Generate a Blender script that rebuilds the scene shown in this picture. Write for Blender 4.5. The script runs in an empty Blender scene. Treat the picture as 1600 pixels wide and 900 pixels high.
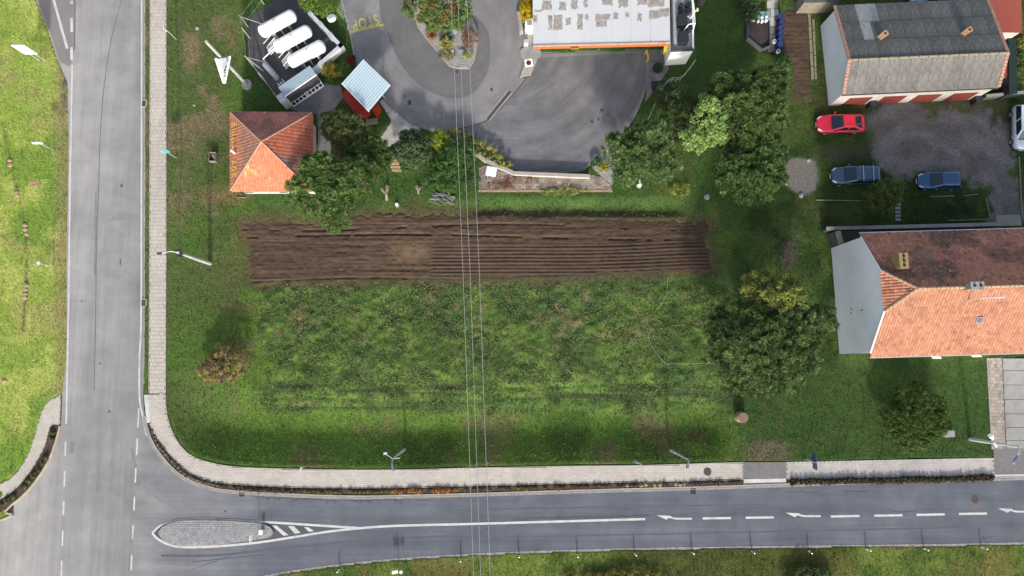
import bpy, bmesh, math, random
import numpy as np
from mathutils import Vector, Matrix
from mathutils.geometry import tessellate_polygon
random.seed(7); RNG = np.random.default_rng(7)
sc = bpy.context.scene; COL = sc.collection
# ---------------------------------------------------------------- camera
H = 66.0; F = 1100.0; TH = math.atan(120/1100.0); CT = math.cos(TH); ST = math.sin(TH)
cam = bpy.data.cameras.new('camera'); cam.sensor_fit = 'HORIZONTAL'; cam.angle = 2*math.atan(800/F)
cam.clip_start = 1; cam.clip_end = 5000
co = bpy.data.objects.new('camera', cam); COL.objects.link(co)
co.location = (0, 0, H); co.rotation_euler = (TH, 0, 0); sc.camera = co
# ---------------------------------------------------------------- light
SUN_EL = math.radians(28)
sdir = Vector((0.05, -1, 0)).normalized()*math.cos(SUN_EL) + Vector((0, 0, math.sin(SUN_EL)))
w = bpy.data.worlds.new('World'); sc.world = w; w.use_nodes = True
wn = w.node_tree; bg = wn.nodes['Background']
sky = wn.nodes.new('ShaderNodeTexSky'); sky.sky_type = 'NISHITA'; sky.sun_disc = False
sky.sun_elevation = SUN_EL; sky.sun_rotation = math.radians(177); sky.air_density = 1.0; sky.dust_density = 2.5; sky.ozone_density = 1.0
bw = wn.nodes.new('ShaderNodeRGBToBW'); wn.links.new(sky.outputs[0], bw.inputs[0])      # thin veil of high cloud whitens the blue
vl = wn.nodes.new('ShaderNodeMix'); vl.data_type = 'RGBA'; vl.inputs[0].default_value = .5
wn.links.new(sky.outputs[0], vl.inputs[6]); wn.links.new(bw.outputs[0], vl.inputs[7]); wn.links.new(vl.outputs[2], bg.inputs[0]); bg.inputs[1].default_value = 0.15
sl = bpy.data.lights.new('sun', 'SUN'); sl.energy = 2.2; sl.angle = math.radians(4); sl.color = (1, .92, .80)
so = bpy.data.objects.new('sun', sl); COL.objects.link(so); so.rotation_euler = (-sdir).to_track_quat('-Z', 'Y').to_euler()
so.location = (0, -60, 60)
sc.view_settings.view_transform = 'Standard'; sc.view_settings.look = 'None'; sc.view_settings.exposure = 1.12
sc.view_settings.gamma = 1
sc.cycles.max_bounces = 5; sc.cycles.diffuse_bounces = 3; sc.cycles.glossy_bounces = 2; sc.cycles.transparent_max_bounces = 4
# ---------------------------------------------------------------- helpers
def W(u, v, h=0.0):
    a = (u-800)/F; b = (450-v)/F
    d = CT - b*ST; t = (H-h)/d
    return Vector((a*t, (ST+b*CT)*t, h))
def Wn(u, v, h=0.0):
    a = (u-800)/F; b = (450-v)/F; t = (H-h)/(CT-b*ST)
    return a*t, (ST+b*CT)*t
def P(x, y, z=0.0):
    dep = y*ST + (H-z)*CT; up = y*CT + (z-H)*ST
    return 800+F*x/dep, 450-F*up/dep
def lin(c):
    return tuple(((x/255)/12.92 if x/255 <= .04045 else ((x/255+.055)/1.055)**2.4) for x in c)
KEXP = 1.9
def A(r, g, b, f=1.0):
    return tuple(min(.82, x/KEXP*f) for x in lin((r, g, b)))
_tabs = {}
def vnoise(x, y, scale, seed=0):
    if seed not in _tabs: _tabs[seed] = np.random.default_rng(1000+seed).random((256, 256))
    t = _tabs[seed]; fx = np.asarray(x)/scale+37.3; fy = np.asarray(y)/scale+91.7
    ix = np.floor(fx).astype(int); iy = np.floor(fy).astype(int); dx = fx-ix; dy = fy-iy
    dx = dx*dx*(3-2*dx); dy = dy*dy*(3-2*dy)
    a = t[ix & 255, iy & 255]; b = t[(ix+1) & 255, iy & 255]; c = t[ix & 255, (iy+1) & 255]; d = t[(ix+1) & 255, (iy+1) & 255]
    return (a*(1-dx)+b*dx)*(1-dy)+(c*(1-dx)+d*dx)*dy
def fbm(x, y, scale, seed=0, n=4):
    s = 0; amp = 1; tot = 0
    for i in range(n):
        s = s+amp*vnoise(x, y, scale/2**i, seed+i); tot += amp; amp *= .55
    return s/tot
def sstep(a, b, x):
    t = np.clip((x-a)/(b-a), 0, 1); return t*t*(3-2*t)
def wp(poly, h=0.0): return np.array([Wn(u, v, h) for u, v in poly])
def sdf(x, y, poly):            # signed distance, negative inside; poly in world xy
    n = len(poly); d2 = np.full(x.shape, 1e9); ins = np.zeros(x.shape, bool)
    for i in range(n):
        ax, ay = poly[i]; bx, by = poly[(i+1) % n]
        ex, ey = bx-ax, by-ay; L = ex*ex+ey*ey+1e-12
        t = np.clip(((x-ax)*ex+(y-ay)*ey)/L, 0, 1)
        d2 = np.minimum(d2, (x-ax-t*ex)**2+(y-ay-t*ey)**2)
        if ay != by:
            c = ((ay > y) != (by > y)) & (x < ex*(y-ay)/(ey)+ax); ins ^= c
    d = np.sqrt(d2); return np.where(ins, -d, d)
def smooth_line(pts, n=6):
    """Catmull-Rom through pixel points."""
    pts = [np.array(p, float) for p in pts]; out = []
    for i in range(len(pts)-1):
        p0 = pts[max(i-1, 0)]; p1 = pts[i]; p2 = pts[i+1]; p3 = pts[min(i+2, len(pts)-1)]
        for k in range(n):
            t = k/n
            out.append(tuple(.5*((2*p1)+(-p0+p2)*t+(2*p0-5*p1+4*p2-p3)*t*t+(-p0+3*p1-3*p2+p3)*t**3)))
    out.append(tuple(pts[-1])); return out
# ---- objects
def tag(o, label=None, cat=None, group=None, kind=None):
    if label: o['label'] = label
    if cat: o['category'] = cat
    if group: o['group'] = group
    if kind: o['kind'] = kind
    return o
ORG = {}
def thing(name, loc, label, cat, group=None, rz=0):
    o = bpy.data.objects.new(name, None); COL.objects.link(o); o.empty_display_size = .3
    o.location = loc; o.rotation_euler = (0, 0, rz); ORG[o.name] = Vector(loc)
    return tag(o, label, cat, group)
def link_mesh(name, me, parent=None, origin=None):
    o = bpy.data.objects.new(name, me); COL.objects.link(o)
    if parent is not None: o.parent = parent; ORG[o.name] = ORG[parent.name]
    elif origin is not None: o.location = origin; ORG[o.name] = Vector(origin)
    else: ORG[o.name] = Vector((0, 0, 0))
    return o
def np_mesh(name, verts, faces, mat=None, parent=None, origin=None, smooth=False, col=None, local=False):
    """verts Nx3 array, faces Mx3/4 array, col per-vertex rgb."""
    verts = np.asarray(verts, float); faces = np.asarray(faces, int)
    o0 = ORG[parent.name] if (parent is not None and not local) else (origin if origin is not None and not local else None)
    if o0 is not None: verts = verts-np.array(o0)
    me = bpy.data.meshes.new(name); k = faces.shape[1]
    me.vertices.add(len(verts)); me.vertices.foreach_set('co', verts.astype(np.float32).ravel())
    me.loops.add(faces.size); me.loops.foreach_set('vertex_index', faces.astype(np.int32).ravel())
    me.polygons.add(len(faces)); me.polygons.foreach_set('loop_start', np.arange(0, faces.size, k, dtype=np.int32))
    me.polygons.foreach_set('loop_total', np.full(len(faces), k, np.int32))
    me.update(calc_edges=True); me.validate()
    me.polygons.foreach_set('use_smooth', np.full(len(me.polygons), bool(smooth)))
    if mat: me.materials.append(mat)
    if col is not None:
        ca = me.color_attributes.new('tone', 'FLOAT_COLOR', 'POINT')
        ca.data.foreach_set('color', np.concatenate([col, np.ones((len(col), 1))], 1).astype(np.float32).ravel())
    return link_mesh(name, me, parent, origin)
class MB:
    """Collects shapes (world coordinates) that become ONE mesh object."""
    def __init__(s): s.v = []; s.f = []; s.c = []; s.cur = None; s.m = []; s.mi = 0
    def add(s, vs, fs):
        b = len(s.v); s.v += [tuple(x) for x in vs]; s.f += [tuple(i+b for i in f) for f in fs]; s.m += [s.mi]*len(fs)
        if s.cur is not None: s.c += [s.cur]*len(vs)
        else: s.c += [(1, 1, 1)]*len(vs)
    def hexa(s, lo, hi):        # lo, hi: 4 points each
        s.add(list(lo)+list(hi), [(3, 2, 1, 0), (4, 5, 6, 7), (0, 1, 5, 4), (1, 2, 6, 5), (2, 3, 7, 6), (3, 0, 4, 7)])
    def box(s, c, d, rz=0, ax=None):
        c = Vector(c); hx, hy, hz = d[0]/2, d[1]/2, d[2]/2
        if ax is None:
            X = Vector((math.cos(rz), math.sin(rz), 0)); Y = Vector((-math.sin(rz), math.cos(rz), 0)); Z = Vector((0, 0, 1))
        else: X, Y, Z = ax
        q = [(-1, -1), (1, -1), (1, 1), (-1, 1)]
        s.hexa([c+X*hx*a+Y*hy*b-Z*hz for a, b in q], [c+X*hx*a+Y*hy*b+Z*hz for a, b in q])
    def prism(s, poly, z0, z1):   # poly world xy (any simple polygon)
        poly = [(p[0], p[1]) for p in poly]; n = len(poly)
        tri = tessellate_polygon([[Vector((p[0], p[1], 0)) for p in poly]])
        area = sum(poly[i][0]*poly[(i+1) % n][1]-poly[(i+1) % n][0]*poly[i][1] for i in range(n))
        if area < 0:
            poly = poly[::-1]; tri = [tuple(n-1-i for i in t) for t in tri]
        def up(t):
            a, b, c = (poly[i] for i in t)
            return t if (b[0]-a[0])*(c[1]-a[1])-(b[1]-a[1])*(c[0]-a[0]) > 0 else t[::-1]
        tri = [up(tuple(t)) for t in tri]
        vs = [(p[0], p[1], z1) for p in poly]; fs = list(tri)
        if z0 is not None:
            vs += [(p[0], p[1], z0) for p in poly]
            fs += [(i, i+n, (i+1) % n+n, (i+1) % n) for i in range(n)]
            fs += [tuple(i+n for i in t[::-1]) for t in tri]
        s.add(vs, fs)
    def cyl(s, a, b, r0, r1=None, n=10, caps=True):
        a = Vector(a); b = Vector(b); r1 = r0 if r1 is None else r1
        d = (b-a).normalized(); t = Vector((0, 0, 1)) if abs(d.z) < .9 else Vector((1, 0, 0))
        X = d.cross(t).normalized(); Y = d.cross(X)
        vs = []
        for k in range(n):
            an = 2*math.pi*k/n; vs.append(a+(X*math.cos(an)+Y*math.sin(an))*r0)
        for k in range(n):
            an = 2*math.pi*k/n; vs.append(b+(X*math.cos(an)+Y*math.sin(an))*r1)
        fs = [(k, k+n, (k+1) % n+n, (k+1) % n) for k in range(n)]
        if caps: fs += [tuple(range(n)), tuple(range(2*n-1, n-1, -1))]
        s.add(vs, fs)
    def tube(s, pts, r, n=6):
        for a, b in zip(pts[:-1], pts[1:]): s.cyl(a, b, r, r, n)
    def dome(s, c, d, r, L, n=14, m=4):   # cap dome at c along direction d
        c = Vector(c); d = Vector(d).normalized(); t = Vector((0, 0, 1)) if abs(d.z) < .9 else Vector((1, 0, 0))
        X = d.cross(t).normalized(); Y = d.cross(X); vs = []; fs = []
        for j in range(m+1):
            a = j/m*math.pi/2; rr = r*math.cos(a) if j < m else .001; l = L*math.sin(a)
            for k in range(n):
                an = 2*math.pi*k/n; vs.append(c+d*l+(X*math.cos(an)+Y*math.sin(an))*rr)
        for j in range(m):
            for k in range(n): fs.append((j*n+k, (j+1)*n+k, (j+1)*n+(k+1) % n, j*n+(k+1) % n))
        s.add(vs, fs)
    def quad(s, a, b, c, d): s.add([a, b, c, d], [(0, 1, 2, 3)])
    def build(s, name, mat, parent=None, origin=None, smooth=False, bevel=0, local=False):
        me = bpy.data.meshes.new(name)
        o0 = ORG[parent.name] if parent is not None else (Vector(origin) if origin is not None else Vector((0, 0, 0)))
        if local: o0 = Vector((0, 0, 0))
        me.from_pydata([(v[0]-o0[0], v[1]-o0[1], v[2]-o0[2]) for v in s.v], [], s.f)
        mats = mat if isinstance(mat, (list, tuple)) else [mat]
        for m in mats: me.materials.append(m)
        if len(mats) > 1: me.polygons.foreach_set('material_index', s.m)
        if s.cur is not None or any(c != (1, 1, 1) for c in s.c):
            ca = me.color_attributes.new('tone', 'FLOAT_COLOR', 'POINT')
            ca.data.foreach_set('color', np.array([(*c, 1) for c in s.c], np.float32).ravel())
        if smooth:
            for p in me.polygons: p.use_smooth = True
        me.update()
        o = link_mesh(name, me, parent, origin)
        if bevel:
            b = o.modifiers.new('bevel', 'BEVEL'); b.width = bevel; b.segments = 2; b.limit_method = 'ANGLE'
        return o
def line_strip(mb, pts, wid, z, closed=False):     # pts world xy; flat ribbon
    pts = [Vector((p[0], p[1])) for p in pts]; n = len(pts); L = []; R = []
    for i in range(n):
        a = pts[i-1] if i > 0 or closed else pts[i]; b = pts[(i+1) % n] if i < n-1 or closed else pts[i]
        d = (b-a).normalized(); nrm = Vector((-d.y, d.x))*(wid/2)
        L.append(pts[i]+nrm); R.append(pts[i]-nrm)
    vs = [(p.x, p.y, z) for p in L]+[(p.x, p.y, z) for p in R]
    m = n if closed else n-1
    mb.add(vs, [(i+n, (i+1) % n+n, (i+1) % n, i) for i in range(m)])
# ---------------------------------------------------------------- materials
def nodes(name):
    m = bpy.data.materials.new(name); m.use_nodes = True; nt = m.node_tree
    return m, nt, nt.nodes['Principled BSDF']
def noise_node(nt, vec, scale, detail=4, rough=.6, dist=0):
    n = nt.nodes.new('ShaderNodeTexNoise'); n.inputs['Scale'].default_value = scale; n.inputs['Detail'].default_value = detail
    n.inputs['Roughness'].default_value = rough; n.inputs['Distortion'].default_value = dist
    if vec is not None: nt.links.new(vec, n.inputs['Vector'])
    return n
def ramp(nt, src, stops):
    r = nt.nodes.new('ShaderNodeValToRGB'); nt.links.new(src, r.inputs[0]); e = r.color_ramp.elements
    while len(e) > 1: e.remove(e[-1])
    e[0].position = stops[0][0]; e[0].color = (*stops[0][1], 1)
    for p, c in stops[1:]:
        x = e.new(p); x.color = (*c, 1)
    return r.outputs[0]
def mix(nt, fac, a, b, mode='MIX'):
    m = nt.nodes.new('ShaderNodeMix'); m.data_type = 'RGBA'; m.blend_type = mode; m.clamp_result = False
    for s, i in ((fac, 0), (a, 6), (b, 7)):
        if isinstance(s, (int, float)): m.inputs[i].default_value = s
        elif isinstance(s, tuple): m.inputs[i].default_value = (*s[:3], 1)
        else: nt.links.new(s, m.inputs[i])
    return m.outputs[2]
def g(x): return (x, x, x)
def coords(nt, sc_=(1, 1, 1), rot=0):
    tc = nt.nodes.new('ShaderNodeTexCoord'); mp = nt.nodes.new('ShaderNodeMapping')
    mp.inputs['Scale'].default_value = sc_; mp.inputs['Rotation'].default_value = (0, 0, rot)
    nt.links.new(tc.outputs['Object'], mp.inputs[0]); return mp.outputs[0]
def bump(nt, bs, src, strength=.3, dist=.02):
    b = nt.nodes.new('ShaderNodeBump'); b.inputs['Strength'].default_value = strength; b.inputs['Distance'].default_value = dist
    nt.links.new(src, b.inputs['Height']); nt.links.new(b.outputs[0], bs.inputs['Normal'])
def mat(name, col, rough=.7, var=.25, scale=3, fine=25, metal=0, bmp=.15, tone=False, stretch=(1, 1, 1), rot=0, dirt=None, dirt_amt=.4, spec=.3):
    """General surface: base colour with broad and fine variation and an optional stain colour."""
    m, nt, bs = nodes(name)
    vec = coords(nt, stretch, rot)
    n1 = noise_node(nt, vec, scale, 5); n2 = noise_node(nt, vec, fine, 3, .7)
    c = mix(nt, 1.0, tuple(col), ramp(nt, n1.outputs[0], [(.3, g(1-var)), (.7, g(1+var))]), 'MULTIPLY')
    c = mix(nt, 1.0, c, ramp(nt, n2.outputs[0], [(.3, g(1-var*.6)), (.7, g(1+var*.6))]), 'MULTIPLY')
    if tone:
        a = nt.nodes.new('ShaderNodeVertexColor'); a.layer_name = 'tone'
        c = mix(nt, 1.0, c, a.outputs[0], 'MULTIPLY')
    if dirt:
        n3 = noise_node(nt, vec, scale*.35, 6, .7, .6)
        f = ramp(nt, n3.outputs[0], [(.48, g(0)), (.68, g(dirt_amt))])
        c = mix(nt, f, c, tuple(dirt))
    nt.links.new(c, bs.inputs['Base Color'])
    bs.inputs['Roughness'].default_value = rough; bs.inputs['Metallic'].default_value = metal
    bs.inputs['Specular IOR Level'].default_value = spec
    if bmp: bump(nt, bs, n2.outputs[0], bmp)
    return m
def leaf_mat(name, trans=.25):
    m, nt, bs = nodes(name)
    a = nt.nodes.new('ShaderNodeVertexColor'); a.layer_name = 'tone'
    nt.links.new(a.outputs[0], bs.inputs['Base Color']); bs.inputs['Roughness'].default_value = .6
    bs.inputs['Specular IOR Level'].default_value = .25
    tr = nt.nodes.new('ShaderNodeBsdfTranslucent'); nt.links.new(a.outputs[0], tr.inputs[0])
    ms = nt.nodes.new('ShaderNodeMixShader'); ms.inputs[0].default_value = trans
    nt.links.new(bs.outputs[0], ms.inputs[1]); nt.links.new(tr.outputs[0], ms.inputs[2])
    nt.links.new(ms.outputs[0], nt.nodes['Material Output'].inputs[0]); return m
def ground_mat():
    m, nt, bs = nodes('ground')
    a = nt.nodes.new('ShaderNodeVertexColor'); a.layer_name = 'tone'
    vec = coords(nt); n1 = noise_node(nt, vec, 4.5, 6, .75); n2 = noise_node(nt, vec, 14, 4, .75)
    c = mix(nt, 1.0, a.outputs[0], ramp(nt, n1.outputs[0], [(.3, g(.66)), (.5, g(1.0)), (.72, g(1.45))]), 'MULTIPLY')
    c = mix(nt, 1.0, c, ramp(nt, n2.outputs[0], [(.3, g(.6)), (.5, g(1.0)), (.72, g(1.55))]), 'MULTIPLY')
    nt.links.new(c, bs.inputs['Base Color']); bs.inputs['Roughness'].default_value = .95; bs.inputs['Specular IOR Level'].default_value = .1
    ad = nt.nodes.new('ShaderNodeMath'); ad.operation = 'ADD'; nt.links.new(n1.outputs[0], ad.inputs[0]); nt.links.new(n2.outputs[0], ad.inputs[1])
    bump(nt, bs, ad.outputs[0], .5, .12); return m
def asphalt_mat(name, c0, c1=None, xr=None, streak=(1, .03), rot=0, var=.12, arc=None):
    """Worn asphalt; wheel-track streaks along one axis; c0 -> c1 along x, the eastward fall-off of light painted in as colour."""
    m, nt, bs = nodes(name)
    tc = nt.nodes.new('ShaderNodeTexCoord'); vec = tc.outputs['Object']
    if c1:
        sp = nt.nodes.new('ShaderNodeSeparateXYZ'); nt.links.new(vec, sp.inputs[0])
        nw = noise_node(nt, vec, .12, 3); md = nt.nodes.new('ShaderNodeMath'); md.operation = 'MULTIPLY_ADD'
        nt.links.new(nw.outputs[0], md.inputs[0]); md.inputs[1].default_value = 14; nt.links.new(sp.outputs[0], md.inputs[2])
        mr = nt.nodes.new('ShaderNodeMapRange'); nt.links.new(md.outputs[0], mr.inputs[0])
        mr.inputs[1].default_value = xr[0]; mr.inputs[2].default_value = xr[1]
        c = mix(nt, mr.outputs[0], tuple(c0), tuple(c1))
    else: c = tuple(c0)
    mp = coords(nt, (streak[0], streak[1], 1), rot)
    if arc:        # worn sweeps where vehicles turn about a point
        sb = nt.nodes.new('ShaderNodeVectorMath'); sb.operation = 'SUBTRACT'; nt.links.new(vec, sb.inputs[0]); sb.inputs[1].default_value = (arc[0], arc[1], 0)
        ln = nt.nodes.new('ShaderNodeVectorMath'); ln.operation = 'LENGTH'; nt.links.new(sb.outputs[0], ln.inputs[0])
        sx = nt.nodes.new('ShaderNodeSeparateXYZ'); nt.links.new(sb.outputs[0], sx.inputs[0]); at = nt.nodes.new('ShaderNodeMath'); at.operation = 'ARCTAN2'; nt.links.new(sx.outputs[1], at.inputs[0]); nt.links.new(sx.outputs[0], at.inputs[1])
        cb = nt.nodes.new('ShaderNodeCombineXYZ'); nt.links.new(ln.outputs[1], cb.inputs[0]); nt.links.new(at.outputs[0], cb.inputs[1]); mp = cb.outputs[0]
    s1 = noise_node(nt, mp, .9, 4, .5); s2 = noise_node(nt, mp, 5, 3, .6); n1 = noise_node(nt, vec, .5, 6, .65); n2 = noise_node(nt, vec, 30, 2, .7)
    n3 = noise_node(nt, vec, .16, 5, .6)
    for n, a in ((s1, var), (s2, var*.6), (n1, var*1.1), (n2, var*.9), (n3, var*1.1)):
        c = mix(nt, 1.0, c, ramp(nt, n.outputs[0], [(.3, g(1-a)), (.7, g(1+a))]), 'MULTIPLY')
    nt.links.new(c, bs.inputs['Base Color']); bs.inputs['Roughness'].default_value = .85; bs.inputs['Specular IOR Level'].default_value = .25
    bump(nt, bs, n2.outputs[0], .25, .01); return m
M = {}
M['ground'] = ground_mat(); M['leaf'] = leaf_mat('leaf'); M['blade'] = leaf_mat('blade', .15)
M['road'] = asphalt_mat('road_asphalt', A(203, 200, 195), A(116, 121, 132), (-44, -14), (1, .03), 0, .12)  # both roads: pale west to bluish dark east is uneven daylight painted in
M['road_h'] = asphalt_mat('side_road_asphalt', A(203, 200, 195), A(116, 121, 132), (-44, -14), (.03, 1), 0, .14)
M['road_v'] = asphalt_mat('worn_track', A(160, 161, 162), None, None, (1, .03), 0, .07)
M['yard'] = asphalt_mat('yard_asphalt', A(156, 154, 156), None, None, (.5, .5), 0, .11, arc=W(695, 55))
M['yard_ring'] = asphalt_mat('ring_asphalt', A(132, 131, 133), None, None, (.5, .5), 0, .09, arc=W(690, 50))
M['yard_low'] = asphalt_mat('lower_asphalt', A(136, 135, 139), None, None, (.4, .6), .6, .17, arc=W(800, 60))
M['lane'] = asphalt_mat('lane_asphalt', A(160, 153, 153), None, None, (1, .2), 0, .06)
M['line'] = mat('road_paint', A(240, 240, 240, 1.0), .6, .10, 3, 30, bmp=.05, dirt=A(170, 172, 176), dirt_amt=.55)
M['yline'] = mat('yellow_paint', A(215, 205, 120), .6, .15, 3, 30, bmp=.05)
M['seam'] = mat('bitumen_seam', A(128, 127, 127), .5, .15)
M['crack'] = mat('crack_seal', A(84, 87, 96), .5, .2)
M['kerb'] = mat('kerb_concrete', A(196, 190, 182), .8, .12, 2, 30)
M['slab'] = mat('paving_light', A(226, 217, 206), .85, .08, 1.2, 25, tone=True)
M['slab_r'] = mat('paving_grey', A(220, 215, 211), .85, .10, .8, 25, tone=True)
M['joint'] = mat('joint_sand', A(165, 155, 145), .95, .15)
M['cross'] = mat('paving_dark', A(148, 146, 148), .85, .08, 2, 25, tone=True)
M['cobble'] = mat('granite_sett', A(192, 192, 195), .8, .15, 2, 25, tone=True)
M['mortar'] = mat('mortar', A(132, 130, 130), .95, .15)
M['white'] = mat('white_paint', (.8, .8, .79), .45, .03, 1.5, 20, bmp=.02)
M['galv'] = mat('galvanised_steel', (.5, .52, .55), .45, .12, 3, 20, metal=.3, bmp=.05)
M['conc'] = mat('concrete', A(178, 178, 176), .85, .12, 1.5, 25, dirt=A(120, 118, 112), dirt_amt=.4)
M['conc_d'] = mat('concrete_dark', A(92, 92, 94), .9, .18, .8, 20, dirt=A(120, 118, 116), dirt_amt=.6)
M['dark'] = mat('dark_metal', (.03, .032, .036), .5, .15)
M['iron'] = mat('cast_iron', A(98, 84, 84), .7, .2, 6, 30)
M['black'] = mat('black_rubber', (.015, .015, .016), .8, .1)
M['glass'] = mat('window_glass', (.03, .05, .08), .08, .1, bmp=0, spec=.6)
M['wood'] = mat('weathered_wood', A(165, 155, 140), .9, .25, 2, 20, stretch=(1, 8, 1))
M['bark'] = mat('bark', (.09, .07, .05), .95, .3, 6, 25)
M['soil'] = mat('tilled_soil', A(104, 82, 68), .97, .22, 1.1, 12, bmp=.5, dirt=A(125, 102, 84), dirt_amt=.7, spec=.1)
M['buff'] = mat('buff_sett', A(188, 178, 166), .85, .12, 3, 20, tone=True)
M['mulch'] = mat('bark_mulch', A(104, 88, 78), .97, .35, 4, 14, bmp=.5, spec=.1)
M['gravel'] = mat('gravel', A(128, 126, 128), .95, .22, .8, 18, bmp=.5, dirt=A(100, 92, 84), dirt_amt=.5, spec=.1)
M['stone'] = mat('field_stone', A(190, 165, 130), .9, .2, 3, 20)
M['pebble'] = mat('white_pebbles', A(188, 184, 182), .9, .2, 3, 14, bmp=.5)
M['wire'] = mat('aluminium_wire', A(190, 192, 196), .5, .05)
# ---------------------------------------------------------------- setting outlines, in pixels of the ground plane
kerb_r = smooth_line([(226, -420), (226, 0), (226, 300), (225, 560), (224, 622), (228, 655), (236, 684), (249, 706), (268, 729), (291, 747), (322, 759), (350, 765), (400, 769), (480, 773), (560, 775), (620, 774), (740, 771), (900, 766), (1080, 761), (1200, 757), (1400, 750), (1600, 745), (2300, 722)])
kerb_s = smooth_line([(2300, 830), (1600, 849), (1400, 852.5), (1280, 854), (1000, 858), (800, 864), (700, 869), (600, 876), (500, 887), (430, 898), (395, 908), (340, 945), (320, 990), (312, 1300)])
kerb_l = smooth_line([(-700, 1010), (-40, 826), (6, 798), (38, 773), (62, 744), (78, 717), (88, 690), (95, 660), (97, 618)])
road_left = [(99, 600), (104, 560), (104, 400), (107, 230), (106, 130), (92, 98), (76, 50), (58, 5), (45, -40), (-10, -420)]
road_poly = kerb_r+kerb_s+[(70, 1300), (20, 1000), (-30, 990), (-700, 1180)]+kerb_l+road_left
walk_v = [(235, -420), (259, -420), (260, 0), (260, 400), (259, 615), (233, 615), (234, 400)]
walk_out = smooth_line([(259, 615), (262, 650), (275, 685), (298, 711), (335, 724), (380, 730), (480, 733), (610, 734), (740, 731), (900, 728), (1000, 727), (1161, 722)])
walk_in = smooth_line([(226, 616), (232, 655), (243, 681), (262, 706), (285, 729), (312, 746), (350, 755), (430, 760), (500, 762), (610, 762), (740, 759), (900, 755), (1060, 752), (1161, 749)])
walk_h = walk_out+walk_in[::-1]
walk_r = [(1228, 722), (1300, 721), (1400, 718), (1552, 715), (1553, 742), (1400, 746), (1228, 749)]
cross1 = [(1161, 722), (1228, 722), (1228, 756), (1161, 758)]
cross2 = [(1552, 700), (1700, 698), (1700, 741), (1553, 746)]
walk_l = smooth_line([(-700, 850), (-60, 790), (-5, 759), (18, 746), (38, 722), (52, 690), (61, 658), (68, 639), (80, 625), (96, 617)])+smooth_line([(96, 617), (95, 645), (93, 664), (80, 667), (71, 697), (61, 716), (49, 736), (28, 761), (5, 778), (-60, 812), (-700, 900)])
bed_l = smooth_line([(93, 664), (80, 667), (71, 697), (61, 716), (49, 736), (28, 761), (5, 778), (-60, 812)])+smooth_line([(-60, 824), (4, 797), (36, 772), (60, 743), (76, 716), (86, 690), (92, 664)])
bed_h = smooth_line([(233, 663), (244, 683), (263, 708), (286, 731), (312, 748), (350, 757), (430, 762), (500, 764), (610, 764), (740, 761), (900, 757), (1060, 754), (1161, 751)])+smooth_line([(1161, 756), (1080, 759), (900, 763.5), (740, 768), (620, 771), (560, 772), (480, 770), (400, 766), (350, 762), (322, 756), (293, 744), (270, 727), (251, 704), (239, 684), (231, 663)])
bed_r = [(1229, 750), (1400, 747), (1552, 743), (1552, 747), (1400, 748.5), (1229, 756)]
bed_r = [(1230, 749.5), (1400, 746.5), (1552, 742.5), (1552, 750), (1400, 755), (1230, 757)]
kerb_r2 = [p for p in kerb_r]
yard = smooth_line([(508, -420), (520, -60), (535, 0), (546, 48), (552, 80), (556, 100), (572, 120), (596, 150), (610, 172), (640, 192), (672, 205), (706, 214), (745, 237), (775, 254), (800, 264), (830, 268), (900, 269), (925, 256), (960, 226), (990, 186), (1006, 150), (1012, 120), (1012, 92)], 4)+[(1010, 79), (842, 84), (836, 104), (826, 122), (812, 122), (820, 96), (819, 60), (815, 20), (811, 0), (806, -60), (800, -420)]
ring = smooth_line([(594, -60), (594, 17), (606, 55), (630, 105), (655, 132), (690, 150), (715, 153), (740, 144), (760, 115), (766, 80), (760, 45), (745, 28), (735, 22)], 5)+[(735, -60)]
low = smooth_line([(700, 205), (738, 196), (765, 185), (800, 150), (822, 122), (842, 90)], 4)+[(1008, 82), (1010, 130), (988, 186), (958, 226), (923, 256), (899, 267), (830, 266), (800, 262), (775, 252), (745, 235), (706, 212)]
isl = [(640, -60), (643, 12), (652, 40), (668, 62), (704, 105), (712, 107), (734, 107), (740, 98), (746, 65), (745, 50), (738, 30), (729, 15), (731, -60)]
tisl = smooth_line([(249, 831), (256, 823), (275, 816), (300, 813.5), (340, 814), (380, 816), (405, 818), (420, 823), (427, 829), (424, 837), (412, 840), (380, 845), (340, 850), (300, 852), (275, 851), (256, 843), (249, 831)], 4)[:-1]
soil = smooth_line([(373, 350), (380, 346), (425, 341), (470, 346), (500, 351), (530, 341), (570, 335), (620, 333), (700, 335), (860, 338), (1000, 341), (1085, 347), (1108, 352), (1104, 375), (1112, 420), (1080, 424), (1000, 428), (860, 435), (700, 439), (560, 441), (470, 442), (395, 445), (391, 420), (386, 385), (373, 350)], 5)[:-1]
bed_top = [(1222, 14), (1263, 12), (1266, 60), (1267, 157), (1240, 160), (1237, 110), (1222, 88)]
gravel = smooth_line([(1352, 190), (1385, 168), (1470, 164), (1535, 168), (1560, 190), (1572, 235), (1592, 290), (1597, 350), (1550, 352), (1549, 318), (1536, 292), (1500, 276), (1430, 272), (1375, 258), (1365, 230), (1352, 190)], 4)
gravel2 = smooth_line([(1229, 262), (1236, 250), (1250, 247), (1270, 252), (1280, 275), (1272, 298), (1255, 304), (1238, 300), (1229, 285), (1229, 262)], 4)
tank_pad = [(388, 45), (395, 22), (425, 4), (448, -30), (500, -30), (486, 22), (533, 70), (507, 96), (442, 158), (428, 142), (405, 122), (388, 92)]
path1 = [(456, 166), (492, 138), (500, 130), (535, 133), (540, 150), (520, 175), (516, 198), (498, 215), (497, 262), (510, 262), (512, 215), (530, 190), (548, 165), (560, 150), (545, 132), (500, 125)]
path1 = [(452, 170), (478, 150), (500, 130), (532, 134), (536, 152), (522, 172), (518, 200), (516, 262), (497, 262), (497, 205), (496, 178), (470, 176)]
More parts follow.
